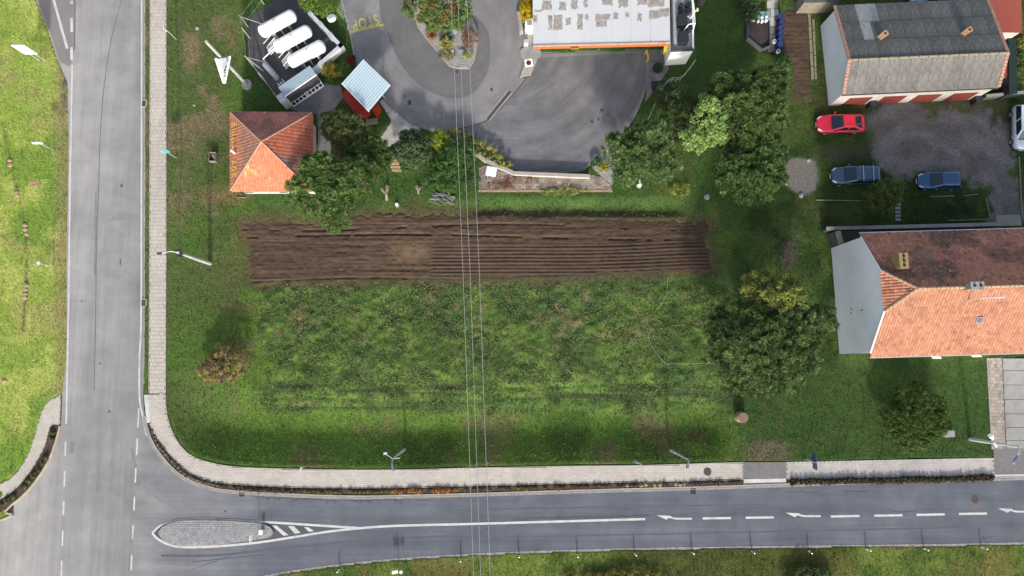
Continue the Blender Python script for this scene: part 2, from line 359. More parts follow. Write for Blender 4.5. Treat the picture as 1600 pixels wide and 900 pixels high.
path2 = [(597, 154), (612, 170), (640, 192), (658, 200), (654, 212), (632, 218), (618, 228), (600, 232), (586, 226), (600, 208), (612, 190), (600, 170), (592, 160)]
sett_top = [(512, -60), (521, -60), (536, 0), (547, 47), (541, 50), (527, 15)]
path_top = [(1197, -60), (1216, -60), (1215, 20), (1211, 80), (1200, 82), (1199, 20)]
terrace = [(748, 262), (760, 258), (790, 270), (922, 274), (940, 276), (955, 290), (957, 297), (748, 298)]
gravel_e = [(930, 248), (962, 222), (970, 236), (960, 262), (957, 290), (940, 276), (925, 262)]
pad_r = [(1012, 92), (1012, 78), (1040, 78), (1045, 108), (1030, 130), (1008, 160), (1012, 120)]
drive = [(1565, 559), (1720, 557), (1720, 699), (1571, 701)]
stonepath = [(1541, 560), (1565, 559), (1571, 701), (1549, 702)]
hards = [(road_poly, 0), (walk_v, .02), (walk_h, .02), (walk_r, .02), (cross1, .02), (cross2, .02), (walk_l, .02), (yard, 0), (tisl, 0), (tank_pad, .02), (path1, .02), (path2, .02),
         (path_top, .02), (terrace, .02), (pad_r, .02), (drive, .02), (stonepath, .02), (bed_h, 0), (bed_r, 0), (bed_l, 0)]
WP = {id(p): wp(p) for p, _ in hards}
walkP = wp(walk_h+[(226, 616)]); soilP = wp(soil); bedP = wp(bed_top); gravP = wp(gravel); grav2P = wp(gravel2)
def macro(x, y):
    """Terrain without its small roughness: a swale beside the pavement and a step north of the ploughed strip."""
    u, v = P(x, y)
    d = np.where(x < 24, sdf(x, y, walkP), 99.0); d = np.where(d < 0, 0, d)
    inside = sstep(246, 262, u)*(1-sstep(1110, 1150, u))*sstep(560, 680, v)*(v < 735)
    s = -(sstep(-.6, 3.9, d)-sstep(-.6, 3.9, 0.0))*1.25/(1-float(sstep(-.6, 3.9, np.array(0.0))))+sstep(4.0, 11, d)*1.25
    z = s*inside
    s2 = -sstep(341, 330, v)*.38+sstep(326, 306, v)*.38
    z = z+s2*sstep(720, 760, u)*(1-sstep(1050, 1075, u))
    return z
def rough(x, y):
    u, v = P(x, y)
    wb = (fbm(x, y, 3, 131, 4)-.5)*90; weed = sstep(375, 425, u+wb)*(1-sstep(1110, 1200, u+wb))*sstep(436, 450, v)*(1-sstep(620, 665, v+wb*.4))
    n = (fbm(x, y, 1.1, 3, 4)-.5)
    n2 = (fbm(x, y, .55, 13, 3)-.5)
    track = np.exp(-((v-604+3*np.sin(u/70))/3.0)**2)+np.exp(-((v-625+3*np.sin(u/60))/3.0)**2)
    return .05+n*.10+n2*(.06+.26*weed)+n*.18*weed-track*.08*weed
def hard_mask(x, y):
    m = np.full(x.shape, 99.0)
    for p, mg in hards: m = np.minimum(m, sdf(x, y, WP[id(p)])+0.0)
    return m
def ground_z(x, y, d=None):
    if d is None: d = hard_mask(x, y)
    z = macro(x, y)+rough(x, y)
    for pp in (soilP, bedP):
        q = sstep(-.15, -.7, sdf(x, y, pp)); z = z*(1-q)+(macro(x, y)-.12)*q
    for pp in (gravP, grav2P):
        q = sstep(.3, -.5, sdf(x, y, pp)); z = z*(1-q)+(.02+.2*(fbm(x, y, 1, 5)-.5)*.3)*q
    return np.where(d < .03, -.12, np.where(d < .5, z*.5+.02, z))
def gz(x, y): return float(ground_z(np.array([x]), np.array([y]))[0])
def lerp(a, b, t): t = t[..., None]; return a*(1-t)+b*t
def C3(*c, f=1):
    a = np.array(A(*c))*f*1.05; a = a*np.array([1.07, 1.0, .98]); return a*.93+a.mean()*.07
def grass_tone(x, y):
    """Albedo of the sward: verge on the west brightened and gardens on the east darkened to paint in uneven daylight, mown strips, rank weeds, dry patches, bare earth."""
    u, v = P(x, y)
    n1 = fbm(x, y, 6, 21, 4); n2 = fbm(x, y, 2.2, 31, 4); n3 = fbm(x, y, 9, 41, 3); n4 = fbm(x, y, .9, 51, 3); n5 = fbm(x, y, 3.2, 61, 4)
    # centre field
    c = lerp(C3(84, 116, 54), C3(110, 144, 64), sstep(.35, .65, fbm(x, y, 1.3, 32, 4)))
    c = lerp(c, C3(74, 104, 62), sstep(.48, .66, fbm(x, y, 2.6, 22, 5))*.6)
    c = lerp(c, C3(156, 136, 104), sstep(.61, .74, fbm(x, y, 1.2, 63, 5))*.6*sstep(440, 470, v)*(1-sstep(500, 560, v)))
    c = lerp(c, C3(124, 116, 84), sstep(.58, .72, fbm(x, y, 1.0, 71, 5))*.35)
    streak = fbm(x*.12, y*1.6, 1.0, 81, 3)
    rows = sstep(590, 605, v)*(1-sstep(636, 650, v))
    c = lerp(c, C3(60, 66, 48), rows*sstep(.45, .6, streak)*.8)
    wb = (fbm(x, y, 3, 131, 4)-.5)*90; mown = sstep(630, 658, v+wb*.4)+(1-sstep(380, 415, u+wb)); mown = np.clip(mown, 0, 1)
    m = lerp(C3(76, 108, 46), C3(100, 136, 54), sstep(.35, .65, n1)); m = lerp(m, C3(120, 110, 82), sstep(.56, .7, n5)*.6)
    c = lerp(c, m, mown)
    c = lerp(c, C3(76, 110, 52), sstep(340, 300, v)*(u > 380)*1.0)
    # strip between pavement and tanks: worn, brownish
    wst = (1-sstep(330, 400, u))
    ws = lerp(C3(96, 116, 62), C3(142, 128, 100), sstep(.46, .66, fbm(x, y, 3.5, 91))*sstep(440, 340, v)*.85)
    ws = lerp(ws, C3(84, 128, 44), sstep(.5, .65, n1)*.6)
    c = lerp(c, ws, wst*.9)
    # west verge, stronger daylight painted into its green
    ww = (u < 170)*1.0
    wv = lerp(C3(156, 186, 76), C3(190, 208, 100), sstep(.3, .7, n2)); wv = lerp(wv, C3(182, 178, 112), sstep(.55, .7, n5)*.6)
    wv = lerp(wv, C3(124, 166, 60), sstep(.52, .66, n1)*.8)
    wv = lerp(wv, C3(158, 148, 104), sstep(76, 102, u+6*(n2-.5))*.7)
    c = lerp(c, wv, ww)
    # east side gardens, dimmer daylight painted into their green
    ee = sstep(1110, 1180, u)
    ev = lerp(C3(58, 84, 40), C3(82, 110, 52), sstep(.35, .65, n2)); ev = lerp(ev, C3(86, 96, 50), sstep(.55, .7, n5)*.6)
    ev = lerp(ev, C3(68, 100, 48), sstep(560, 600, v)*.8)
    c = lerp(c, ev, ee)
    # south verge
    sv = lerp(C3(92, 118, 52), C3(122, 144, 62), sstep(.4, .6, n2)); sv = lerp(sv, C3(134, 122, 70), sstep(.5, .65, n5)*.6)
    sv = lerp(sv, C3(84, 92, 46), sstep(900, 1000, u)*(1-sstep(1290, 1340, u))*.8)
    c = lerp(c, sv, sstep(800, 812, v)*(u > 240))
    # bare earth patches
    for (pu, pv, ru, rv, col, k) in ((1200, 705, 32, 16, (128, 118, 104), .8), (1095, 682, 16, 10, (96, 84, 66), .7), (300, 80, 14, 30, (160, 138, 110), .7), (350, 305, 40, 14, (150, 128, 92), .7),
                                     (1232, 388, 13, 34, (96, 90, 84), .85), (1490, 325, 26, 12, (60, 52, 46), .7), (648, 320, 16, 10, (110, 104, 74), .5), (285, 300, 12, 50, (128, 120, 88), .6),
                                     (1320, 240, 40, 12, (92, 86, 78), .7), (1560, 190, 16, 40, (96, 84, 68), .8), (56, 287, 10, 6, (190, 165, 130), .9), (1340, 162, 60, 8, (104, 94, 76), .7), (1500, 165, 60, 9, (110, 98, 80), .7),
                                     (1055, 295, 30, 14, (128, 134, 66), .4), (1062, 245, 22, 34, (92, 100, 52), .6), (555, 232, 46, 22, (72, 64, 46), .85), (540, 175, 30, 14, (74, 74, 50), .6)):
        q = np.exp(-((u-pu)/ru)**4-((v-pv)/rv)**4)*sstep(.25, .5, n4+.1); c = lerp(c, C3(*col), q*k)
    # worn line that carries the stones across the west verge, gritty road edge
    us = np.interp(v, [180, 250, 300, 360, 450, 520], [2, 17, 27, 41, 42, 36]); q = np.exp(-((u-us)/2.2)**2)*(v > 190)*(v < 520)*sstep(.35, .6, n4+.1); c = lerp(c, C3(112, 116, 60), q*.75)
    q = np.exp(-((u-(101+.02*(150-v)))/5)**2)*sstep(60, 80, v)*(1-sstep(150, 200, v))*sstep(.3, .5, n4); c = lerp(c, C3(112, 108, 104), q*.9)
    # wheel ruts leading to the crossing
    for off in (-14, 14):
        ru = 1196+off+(705-v)*.18; q = np.exp(-((u-ru)/5)**2)*sstep(560, 620, v)*(v < 722); c = lerp(c, C3(92, 96, 66), q*.5)
    q = sstep(.5, -.5, sdf(x, y, gravP)+(n4-.5)*2.2+(n2-.5)*4.5); gp = Wn(1455, 335); rr_ = np.hypot(x-gp[0], y-gp[1]); aa = np.arctan2(y-gp[1], x-gp[0]); gn_ = fbm(rr_, aa*3, .9, 111, 4)
    gc = lerp(C3(116, 113, 111), C3(146, 146, 150), sstep(.25, .75, gn_*.5+fbm(x, y, 1.6, 121, 5)*.5)); gc = lerp(gc, C3(96, 92, 74), sstep(.52, .66, n5)*.6*sstep(.3, -2.5, -(-sdf(x, y, gravP)-1.0))); c = lerp(c, gc, q)
    q = sstep(.2, -.2, sdf(x, y, grav2P)+(n4-.5)*.8); c = lerp(c, C3(136, 133, 131), q*.95)
    q = sstep(1.1, .1, sdf(x, y, soilP)+(n4-.5)*.8); c = lerp(c, C3(104, 92, 70), q*.75)
    return c
# ---------------------------------------------------------------- ground
def geo(lo, hi, step, far, n=14):
    core = np.arange(lo, hi+step/2, step); r = np.geomspace(step*3, far, n)
    return np.concatenate([lo-np.cumsum(r)[::-1], core, core[-1]+np.cumsum(r)])
gx = geo(-57, 57, .17, 500); gy = geo(-23, 40, .15, 500)
X, Y = np.meshgrid(gx, gy); xf, yf = X.ravel(), Y.ravel(); dh = hard_mask(xf, yf)
Z = ground_z(xf, yf, dh); far = (np.abs(xf) > 75) | (yf > 60) | (yf < -45); Z = np.where(far, -.15, Z)
nx, ny = len(gx), len(gy); ii = np.arange(nx*ny).reshape(ny, nx)
fc = np.stack([ii[:-1, :-1].ravel(), ii[:-1, 1:].ravel(), ii[1:, 1:].ravel(), ii[1:, :-1].ravel()], 1)
tone = grass_tone(xf, yf)
ground = np_mesh('ground', np.stack([xf, yf, Z], 1), fc, M['ground'], col=tone, smooth=True); tag(ground, kind='structure')
def sheet(name, poly, z, m, z0=None, kind='structure'):
    mb = MB(); mb.prism(wp(poly), z0, z); return tag(mb.build(name, m), kind=kind)
sheet('road', road_poly, 0, M['road'], -.1)
sheet('slip_lane', [(47, -40), (60, 5), (78, 50), (93, 96), (108, 104), (112, 96), (117, 76), (117, -40)], .004, M['lane'])
sheet('road', [(236.5, 682)]+[p for p in kerb_r if p[1] > 688 or p[0] > 400]+kerb_s[:-8]+[(203, 960), (208, 840), (214, 700), (220, 682)] if False else [(236.5, 686)]+kerb_r[[i for i, p in enumerate(kerb_r) if p[1] > 688][0]:]+[p for p in kerb_s if p[1] < 950]+[(203, 985), (208, 840), (213, 720), (216, 690)], .003, M['road_h'])
sheet('yard_asphalt', yard, 0, M['yard'], -.1)
sheet('yard_lane', ring, .004, M['yard_ring'])
sheet('lower_yard', low, .004, M['yard_low'])
# soil
def soil_mesh(name, poly, umin, umax, vmin, vmax, sx, sy, fn, m):
    pw = wp(poly); x0, y1 = Wn(umin, vmin); x1, y0 = Wn(umax, vmax); x0 -= 1; x1 += 1
    xs = np.arange(x0, x1, sx); ys = np.arange(y0, y1, sy); X, Y = np.meshgrid(xs, ys); xf, yf = X.ravel(), Y.ravel()
    d = sdf(xf, yf, pw)+(fbm(xf, yf, .5, 5, 4)-.5)*1.0; z, t = fn(xf, yf); z = .05+(z-.02)*sstep(.1, -.6, d)-.12*sstep(-.2, .12, d)
    ii = np.arange(len(xs)*len(ys)).reshape(len(ys), len(xs)); keep = (d < .12)
    f = np.stack([ii[:-1, :-1].ravel(), ii[:-1, 1:].ravel(), ii[1:, 1:].ravel(), ii[1:, :-1].ravel()], 1)
    f = f[keep[f].all(1)]; us = np.unique(f); rm = np.zeros(len(xf), int); rm[us] = np.arange(len(us))
    return tag(np_mesh(name, np.stack([xf, yf, z], 1)[us], rm[f], m, smooth=True, col=t[us]), kind='structure')
def field_fn(x, y):
    u, v = P(x, y); z = .06+(fbm(x, y, .5, 7, 3)-.5)*.08+(fbm(x, y, .22, 8, 2)-.5)*.09
    st = fbm(x*.05, y, .34, 17, 3); z = z+(st-.5)*.15
    vv = v-4*np.sin((u-700)/90)*sstep(760, 1100, u)+3*sstep(700, 1100, u)
    fur = sstep(672, 678, u)*sstep(379, 383, vv)*(1-sstep(431, 434, vv+0.02*(u-700)*0))
    z = z*(1-.5*fur)+fur*(.095*np.abs(np.sin((vv-380)/5.6*math.pi))**.8-.06)
    z = z-.16*np.exp(-((v-370-4*np.sin(u/130))/1.5)**2)*(1-fur)*(fbm(x, y, 3, 3) > .45)-.2*np.exp(-((v-438+.012*(u-400)-2*np.sin(u/50))/1.3)**2)
    z = z-.12*np.exp(-((v-355+5*np.sin(u/100))/1.4)**2)*(fbm(x, y, 4, 9) > .42)
    rub = np.exp(-((u-642)/30)**4-((v-396)/16)**4)
    z = z*(1-rub*.5)
    t = np.ones((len(x), 3)); n = fbm(x, y, 3, 33)
    t = t*(1.0+.35*(n-.5))[:, None]; t = lerp(t, np.array([2.0, 1.95, 1.85])*np.ones_like(t), np.clip(rub*(.4+fbm(x, y, 1, 2)), 0, 1)*.8)
    t = t*(1-.18*sstep(700, 1050, u))[:, None]; t = lerp(t, np.array([.8, 1.0, .6])*np.ones_like(t), sstep(.62, .72, fbm(x, y, 1.5, 44))*.35)
    return z, t
M['soilc'] = mat('ploughed_soil', A(102, 85, 72), .97, .18, 1.2, 9, bmp=.4, tone=True, spec=.1)
soil_mesh('ploughed_field', soil, 370, 1115, 330, 448, .11, .07, field_fn, M['soilc'])
def bed_fn(x, y):
    u, v = P(x, y); z = .06+(fbm(x, y, .45, 7, 3)-.5)*.14; z = z+.008*np.sin(y/.42*2*math.pi+2*fbm(x, y, 2, 4))
    return z, np.ones((len(x), 3))*(.85+.3*fbm(x, y, 1.5, 8))[:, None]
soil_mesh('garden_bed', bed_top, 1215, 1272, 5, 165, .1, .08, bed_fn, M['soilc'])
for p in (bed_h, bed_r, bed_l): sheet('planting_bed', p, .09, M['mulch'], -.1)
# ---------------------------------------------------------------- paving: each block its own little solid, joined per surface
def paving(name, poly, bx, by, z, m, base, gap=.02, rot=0, jit=.07, offset=True, th=.05, tint=None):
    pw = wp(poly); mb0 = MB(); mb0.prism(pw, -.1, z-.014); b = tag(mb0.build(name, base), kind='structure')
    c, s = math.cos(rot), math.sin(rot); px_, py_ = pw[:, 0]*c+pw[:, 1]*s, -pw[:, 0]*s+pw[:, 1]*c
    pl = np.stack([px_, py_], 1); x0, x1, y0, y1 = px_.min(), px_.max(), py_.min(), py_.max()
    x0 = max(x0, -62); x1 = min(x1, 62); y0 = max(y0, -60); y1 = min(y1, 60)
    cx, cy = [], []; r = 0; yy = y0+by/2
    while yy < y1:
        xx = np.arange(x0+(bx/2 if (r % 2 and offset) else 0), x1+bx, bx); cx.append(xx); cy.append(np.full(len(xx), yy)); yy += by; r += 1
    cx = np.concatenate(cx); cy = np.concatenate(cy); k = sdf(cx, cy, pl) < -.02; cx = cx[k]; cy = cy[k]; n = len(cx)
    hx, hy = (bx-gap)/2, (by-gap)/2; q = np.array([(-1, -1), (1, -1), (1, 1), (-1, 1)])
    lx = cx[:, None]+q[None, :, 0]*hx; ly = cy[:, None]+q[None, :, 1]*hy
    # pull corners of edge blocks inside the outline
    bb = 1/1.0; d = sdf(lx.ravel(), ly.ravel(), pl).reshape(n, 4); t = np.clip(d/(np.hypot(hx, hy)+1e-6), 0, 1)
    lx = lx+(cx[:, None]-lx)*t; ly = ly+(cy[:, None]-ly)*t
    wx = lx*c-ly*s; wy = lx*s+ly*c; zz = z+RNG.normal(0, .0025, (n, 1))+RNG.normal(0, .0012, (n, 4))
    top = np.stack([wx, wy, zz], 2); bot = np.stack([wx, wy, np.full((n, 4), z-.04)], 2)
    V = np.concatenate([top, bot], 1).reshape(-1, 3); base_i = (np.arange(n)*8)[:, None]
    fs = np.array([(0, 1, 2, 3), (4, 5, 1, 0), (5, 6, 2, 1), (6, 7, 3, 2), (7, 4, 0, 3)]); FF = (base_i[:, :, None]+fs[None]).reshape(-1, 4)
    wcx, wcy = cx*c-cy*s, cx*s+cy*c
    tn = 1+RNG.normal(0, jit, n)+.25*(fbm(wcx, wcy, 3, 77)-.5); col = np.repeat(np.stack([tn, tn, tn], 1), 8, 0)
    if tint is not None: col = col*tint(np.repeat(wcx, 8), np.repeat(wcy, 8))
    o = np_mesh('pavers', V, FF, m, parent=b, col=np.clip(col, .3, 1.6)); tag(o, kind='stuff'); return b
paving('sidewalk', walk_v, .24, .36, .05, M['slab'], M['joint'], .026, 0, .04)
paving('sidewalk', walk_h, .4, .2, .08, M['slab'], M['joint'], .012, 0, .035)
paving('sidewalk', walk_r, .4, .2, .08, M['slab_r'], M['joint'], .012, math.radians(1), .035)
paving('sidewalk', walk_l, .2, .2, .08, M['slab'], M['joint'], .008, math.radians(45), .03)
paving('driveway_crossing', cross1, .2, .2, .075, M['cross'], M['joint'], .02, 0, .05)
paving('driveway_crossing', cross2, .2, .2, .075, M['cross'], M['joint'], .02, 0, .05)
paving('stone_path', stonepath, .32, .3, .07, M['buff'], M['joint'], .035, math.radians(-2), .13)
paving('cobbled_verge', sett_top, .16, .16, .04, M['cobble'], M['mortar'], .03, .3, .15)
paving('traffic_island', tisl, .17, .17, .14, M['cobble'], M['mortar'], .03, 0, .10)
paving('garden_path', path1, .3, .3, .05, M['cross'], M['joint'], .015, math.radians(40), .06)
paving('garden_path', path2, .4, .2, .05, M['slab_r'], M['joint'], .012, math.radians(40), .05)
paving('concrete_path', path_top, .9, .9, .05, M['slab_r'], M['joint'], .012, 0, .06)
paving('station_apron', pad_r, .2, .2, .05, M['cross'], M['joint'], .02, 0, .09)
sheet('tank_yard', tank_pad, .06, M['conc_d'], -.1)
sheet('apron_strip', [(842, 76), (1011, 71), (1011, 78), (842, 83.3)], .03, M['yard'], -.1)
M['slabc'] = M['conc']
# kerbs
def kerb(name, pts, wid, z, L=1.0, m=None, off=0):
    pw = wp(pts); seg = np.hypot(*np.diff(pw, axis=0).T); cum = np.concatenate([[0], np.cumsum(seg)]); mb = MB()
    s = 0
    while s < cum[-1]-.05:
        e = min(s+L-.012, cum[-1]); a = [np.interp(t, cum, pw[:, 0]) for t in (s, e)]; b = [np.interp(t, cum, pw[:, 1]) for t in (s, e)]
        d = Vector((a[1]-a[0], b[1]-b[0], 0)).normalized(); nrm = Vector((-d.y, d.x, 0))*wid/2; A0 = Vector((a[0], b[0], 0))+nrm*2*off/wid; B0 = Vector((a[1], b[1], 0))+nrm*2*off/wid
        v_ = .9+.2*random.random(); mb.cur = (v_, v_, v_); lo = Vector((0, 0, -.1)); hi = Vector((0, 0, z))
        if abs(A0.x) < 80: mb.hexa([A0-nrm+lo, B0-nrm+lo, B0+nrm+lo, A0+nrm+lo], [A0-nrm+hi, B0-nrm+hi, B0+nrm+hi, A0+nrm+hi])
        s += L
    return tag(mb.build(name, m or M['kerbt']), kind='structure')
M['kerbt'] = mat('kerb_stone', A(196, 190, 182), .8, .10, 2, 30, tone=True)
M['kerbl'] = mat('kerb_warm', A(220, 205, 180), .8, .10, 2, 30, tone=True)
M['gutter'] = mat('gutter_setts', A(182, 176, 172), .8, .2, 3, 14, tone=True)
i0 = next(i for i, p in enumerate(kerb_r) if p[1] > 650)
kerb('kerb', kerb_r[i0:], .13, .11); kerb('gutter', kerb_r[i0:], .17, .012, .17, M['gutter'], -.2)
kerb('kerb', [p for p in kerb_l if p[1] > 662], .14, .12, 1, M['kerbl'])
kerb('kerb', [(233, 615), (234, 400), (235, 0), (235, -300)], .06, .07); kerb('kerb', [(260, -300), (260, 0), (260, 400), (259, 615)], .05, .065)
kerb('kerb', walk_out, .05, .10)
kerb('kerb', walk_in[24:], .05, .11)
kerb('gutter', kerb_s, .22, .02, .2, M['gutter'])
kerb('gutter', [(226.5, -300), (226.5, 300), (225, 600)], .1, .03, 1, M['gutter'])
kerb('kerb', isl+[isl[0]], .12, .14)
kerb('kerb', tisl+[tisl[0]], .12, .13, .5, M['gutter'])
kerb('kerb', [p for p in yard[:40] if p[1] < 88 and p[0] < 600], .1, .06)
kerb('kerb', [(1541, 560), (1549, 702)], .06, .11)
# white bands across the driveway crossings
for k, q in enumerate(([(1162, 748.5), (1227, 747.5), (1228, 753), (1162, 754.5)], [(1553, 741.5), (1700, 739), (1700, 744), (1553, 747)])):
    mb = MB(); mb.prism(wp(q), .04, .085); tag(mb.build('road_marking', M['line']), kind='structure')
mb = MB(); mb.prism(wp([(225.5, 617), (232, 617), (236, 660), (230, 661)]), .04, .088); tag(mb.build('road_marking', M['line']), kind='structure')
# ---------------------------------------------------------------- road markings
def mark(lines, z=.008, m=None, name='road_marking'):
    mb = MB()
    for pts, wd in lines: line_strip(mb, wp(pts), wd, z)
    return tag(mb.build(name, m or M['line']), kind='structure')
mark([(smooth_line([(221.5, -300), (221.5, 0), (221, 300), (220.5, 500), (218, 560), (218, 620), (223, 650), (229, 680)]), .15)])
mark([(smooth_line([(113, 102), (111, 200), (109, 320), (107.5, 450), (105.5, 560), (103.5, 662)]), .15)])
mark([([(217, 638), (215.5, 668)], .12)])
mark([([(84, 0), (105, 76)], .24)]); mark([([(70, -60), (84, 0)], .24)])
for a, b in ((-22, -8), (1, 6), (28, 50), (74, 94)): mark([([(112, a), (112, b)], .26)])
for a, b, u0, u1 in ((690, 712, 102.5, 101.8), (736, 760, 101.2, 100.5), (783, 805, 99.8, 99), (829, 853, 98.2, 97.4), (876, 902, 96.5, 95.8), (925, 950, 95, 94.2)): mark([([(u0, a), (u1, b)], .14)])
for a, b, u0, u1 in ((685, 711, 214.8, 213.5), (731, 754, 212.5, 211.3), (776, 798, 210.3, 209.2), (820, 842, 208.2, 207.2), (867, 891, 206, 205), (915, 940, 204, 203)): mark([([(u0, a), (u1, b)], .14)])
ti_up = smooth_line([(238, 833), (250, 822), (272, 814.5), (300, 811), (335, 811.5), (400, 815), (460, 818.5), (520, 822.5), (560, 825)])
ti_lo = smooth_line([(238, 833), (248, 843), (268, 852), (295, 855), (340, 853.5), (400, 848), (460, 839), (510, 831), (560, 825.5), (620, 821.5), (740, 818.5), (900, 814), (1008, 811)])
mark([(ti_up, .2)]); mark([(ti_lo, .2)], .012)
mb = MB(); mb.prism(wp(ti_up+ti_lo[:45][::-1]), None, .004); tag(mb.build('road_marking_field', asphalt_mat('dark_asphalt', A(104, 106, 112), None, None, (1, 1), 0, .08)), kind='structure')
mb = MB()
for q in ([(425, 821), (432, 821), (451, 836), (443, 837)], [(450, 822), (459, 822), (470, 832.5), (461, 834)], [(475, 823.5), (482, 824), (491, 829.5), (483, 831)]): mb.prism(wp(q), None, .016)
tag(mb.build('road_marking', M['line']), kind='structure')
for a, b, v0, v1 in ((1098, 1142, 810, 809.4), (1165, 1209, 809, 808.4), (1298, 1343, 807, 806.2), (1366, 1410, 805.8, 805), (1432, 1476, 804.4, 803.6), (1498, 1542, 803, 802.3), (1690, 1730, 800, 799)): mark([([(a, v0), (b, v1)], .19)])
for u0, v0 in ((1026, 805), (1227, 801), (1559, 794)):
    mb = MB()
    mb.prism(wp([(u0, v0), (u0+22, v0+1), (u0+24, v0+3), (u0+32, v0+4.2), (u0+55, v0+4), (u0+55, v0+7), (u0+28, v0+6.6), (u0+19, v0+4.2), (u0+15, v0+7)]), None, .008); tag(mb.build('road_arrow', M['line']), kind='structure')
# seams and sealed cracks
mark([(smooth_line([(195, -20), (182, 30), (172, 70), (166, 110), (160, 160), (156, 225), (154, 300), (151, 370), (150, 440), (149, 520), (147, 610)]), .07)], .006, M['seam'], 'seam')
mark([([(117.5, -40), (117, 76), (111, 77)], .07)], .008, M['crack'], 'seam')
mark([(ring[:61], .06)], .009, M['seam'], 'seam'); mark([(low[:21], .08)], .009, M['crack'], 'seam')
mark([([(593, 17), (625, 16)], .05)], .012, M['seam'], 'seam')
def crack(u0, v0, u1, v1, branch=6, amp=1.5, wd=.05):
    n = max(4, int(abs(u1-u0)/4)); pts = [(u0+(u1-u0)*i/n, v0+(v1-v0)*i/n+random.uniform(-amp, amp)) for i in range(n+1)]; L = [(pts, wd)]
    for _ in range(branch):
        p = random.choice(pts); L.append(([p, (p[0]+random.uniform(-4, 4), p[1]+random.choice((-1, 1))*random.uniform(2, 5))], wd*.8))
    mark(L, .007, M['crack'], 'crack')
for c in ((392, 776, 508, 782, 14, 2.2, .06), (510, 782, 628, 781, 22, 2.5, .06), (800, 811, 905, 808, 3, 1, .07), (905, 808, 1018, 805, 2, 1, .07), (1045, 806, 1075, 805, 2, 1, .05), (1128, 805, 1150, 803, 1, 1, .05), (1226, 768, 1280, 769, 3, .8, .05),
          (1316, 767, 1356, 768, 3, 1, .05), (1392, 799, 1432, 800, 4, 1, .05), (1534, 842, 1555, 837, 1, .6, .05), (420, 815, 427, 800, 1, 1, .05), (300, 890, 360, 868, 0, 1, .04), (650, 782, 670, 782, 0, .4, .05), (1270, 769, 1276, 772, 0, .4, .05)): crack(*c)
crack(617, 792, 619, 776, 0, .3, .05)
# wheel wear and patches
mark([([(113, 450), (112, 470), (150, 473)], .02)], .005, M['seam'], 'seam')
def patch(poly, m, z=.005): sheet('patch', poly, z, m)
patch([(166, 346), (188, 332), (218, 333), (218, 344)], M['road_v'])
M['tyre_rub'] = mat('tyre_polish', A(150, 150, 152), .7, .12, 1.5, 20, bmp=.05)
M['tyre_rub2'] = mat('tyre_polish_side', A(104, 108, 118), .7, .12, 1.5, 20, bmp=.05)
for pts, m_, wd in (([(206, 700), (214, 735), (232, 766), (262, 788), (300, 797)], 'tyre_rub', .22), ([(150, 300), (149, 380), (148, 430)], 'tyre_rub', .16), ([(113, 690), (112, 708)], 'tyre_rub', .35), ([(252, 868), (330, 868), (430, 858), (560, 845), (700, 838)], 'tyre_rub2', .2),
    ([(215, 800), (216, 812)], 'tyre_rub', .3), ([(700, 797), (900, 793), (1200, 788)], 'tyre_rub2', .12), ([(700, 842), (900, 837), (1150, 832), (1500, 824)], 'tyre_rub2', .14), ([(188, 405), (188, 414)], 'tyre_rub2', .12), ([(300, 878), (420, 866)], 'tyre_rub2', .1)):
    mark([(smooth_line(pts), wd)], .0055, M[m_], 'tyre_mark')
for u, v, r in ((190, 290, .12), (156, 568, .07), (171, 643, .09), (128, 470, .06), (352, 799, .1), (620, 834, .08), (760, 826, .07), (640, 160, .2), (768, 140, .16), (633, 300/2, .1), (714, 112, .14), (940, 172, .15), (950, 179, .1), (935, 186, .12), (925, 190, .14), (1410, 224, .12)):
    o = W(u, v); mb = MB(); n = 11; mb.prism([(o.x+r*(.7+.5*random.random())*math.cos(2*math.pi*k/n), o.y+1.3*r*(.7+.5*random.random())*math.sin(2*math.pi*k/n)) for k in range(n)], None, .0105 if u < 1400 else .09); tag(mb.build('oil_stain', M['crack']), kind='structure')
# STOP lettering and bar
cu = bpy.data.curves.new('lettering', 'FONT'); cu.body = 'STOP'; cu.size = 1.55; cu.space_character = 1.15; cu.extrude = .001; cu.offset = .022
to = bpy.data.objects.new('lettering', cu); dg = bpy.context.evaluated_depsgraph_get(); me = bpy.data.meshes.new_from_object(to); me.materials.append(M['yline'])
lo = bpy.data.objects.new('road_lettering', me); COL.objects.link(lo); pa = W(591.5, 22.0); pb = W(548, 33.0); an = math.atan2(pb.y-pa.y, pb.x-pa.x)
xs = [v.co.x for v in me.vertices]; scx = .93*(pb-pa).length/(max(xs)-min(xs)); lo.location = (pa.x*.96+pb.x*.04, pa.y*.96+pb.y*.04, .012); lo.rotation_euler = (0, 0, an); lo.scale = (scx, 1.0, 1); tag(lo, kind='structure')
mark([([(545, 51), (599, 38.5)], .2)], .012, M['yline'])
# drain channel, gully grates, manholes
def flat_thing(name, label, cat, c, r, m, n=20, z=.02, ring_m=None):
    t = thing(name, W(*c, 0)+Vector((0, 0, z-.02)), label, cat); o = W(*c, 0); mb = MB()
    mb.cyl((o.x, o.y, z-.08), (o.x, o.y, z), r*.8, n=n); mb.build('lid', m, t)
    mb = MB(); ps = [(o.x+r*math.cos(a), o.y+r*math.sin(a)) for a in np.linspace(0, 2*math.pi, n, endpoint=False)]
    qs = [(o.x+r*.84*math.cos(a), o.y+r*.84*math.sin(a)) for a in np.linspace(0, 2*math.pi, n, endpoint=False)]
    mb.add([(*p, z+.004) for p in ps]+[(*q, z+.004) for q in qs], [(i, (i+1) % n, (i+1) % n+n, i+n) for i in range(n)]); mb.build('ring', ring_m or M['conc_d'], t)
    return t
flat_thing('manhole_cover', 'round brown manhole cover set in the light pavement near the street lamp', 'manhole cover', (1105, 737), .36, M['iron'], z=.1)
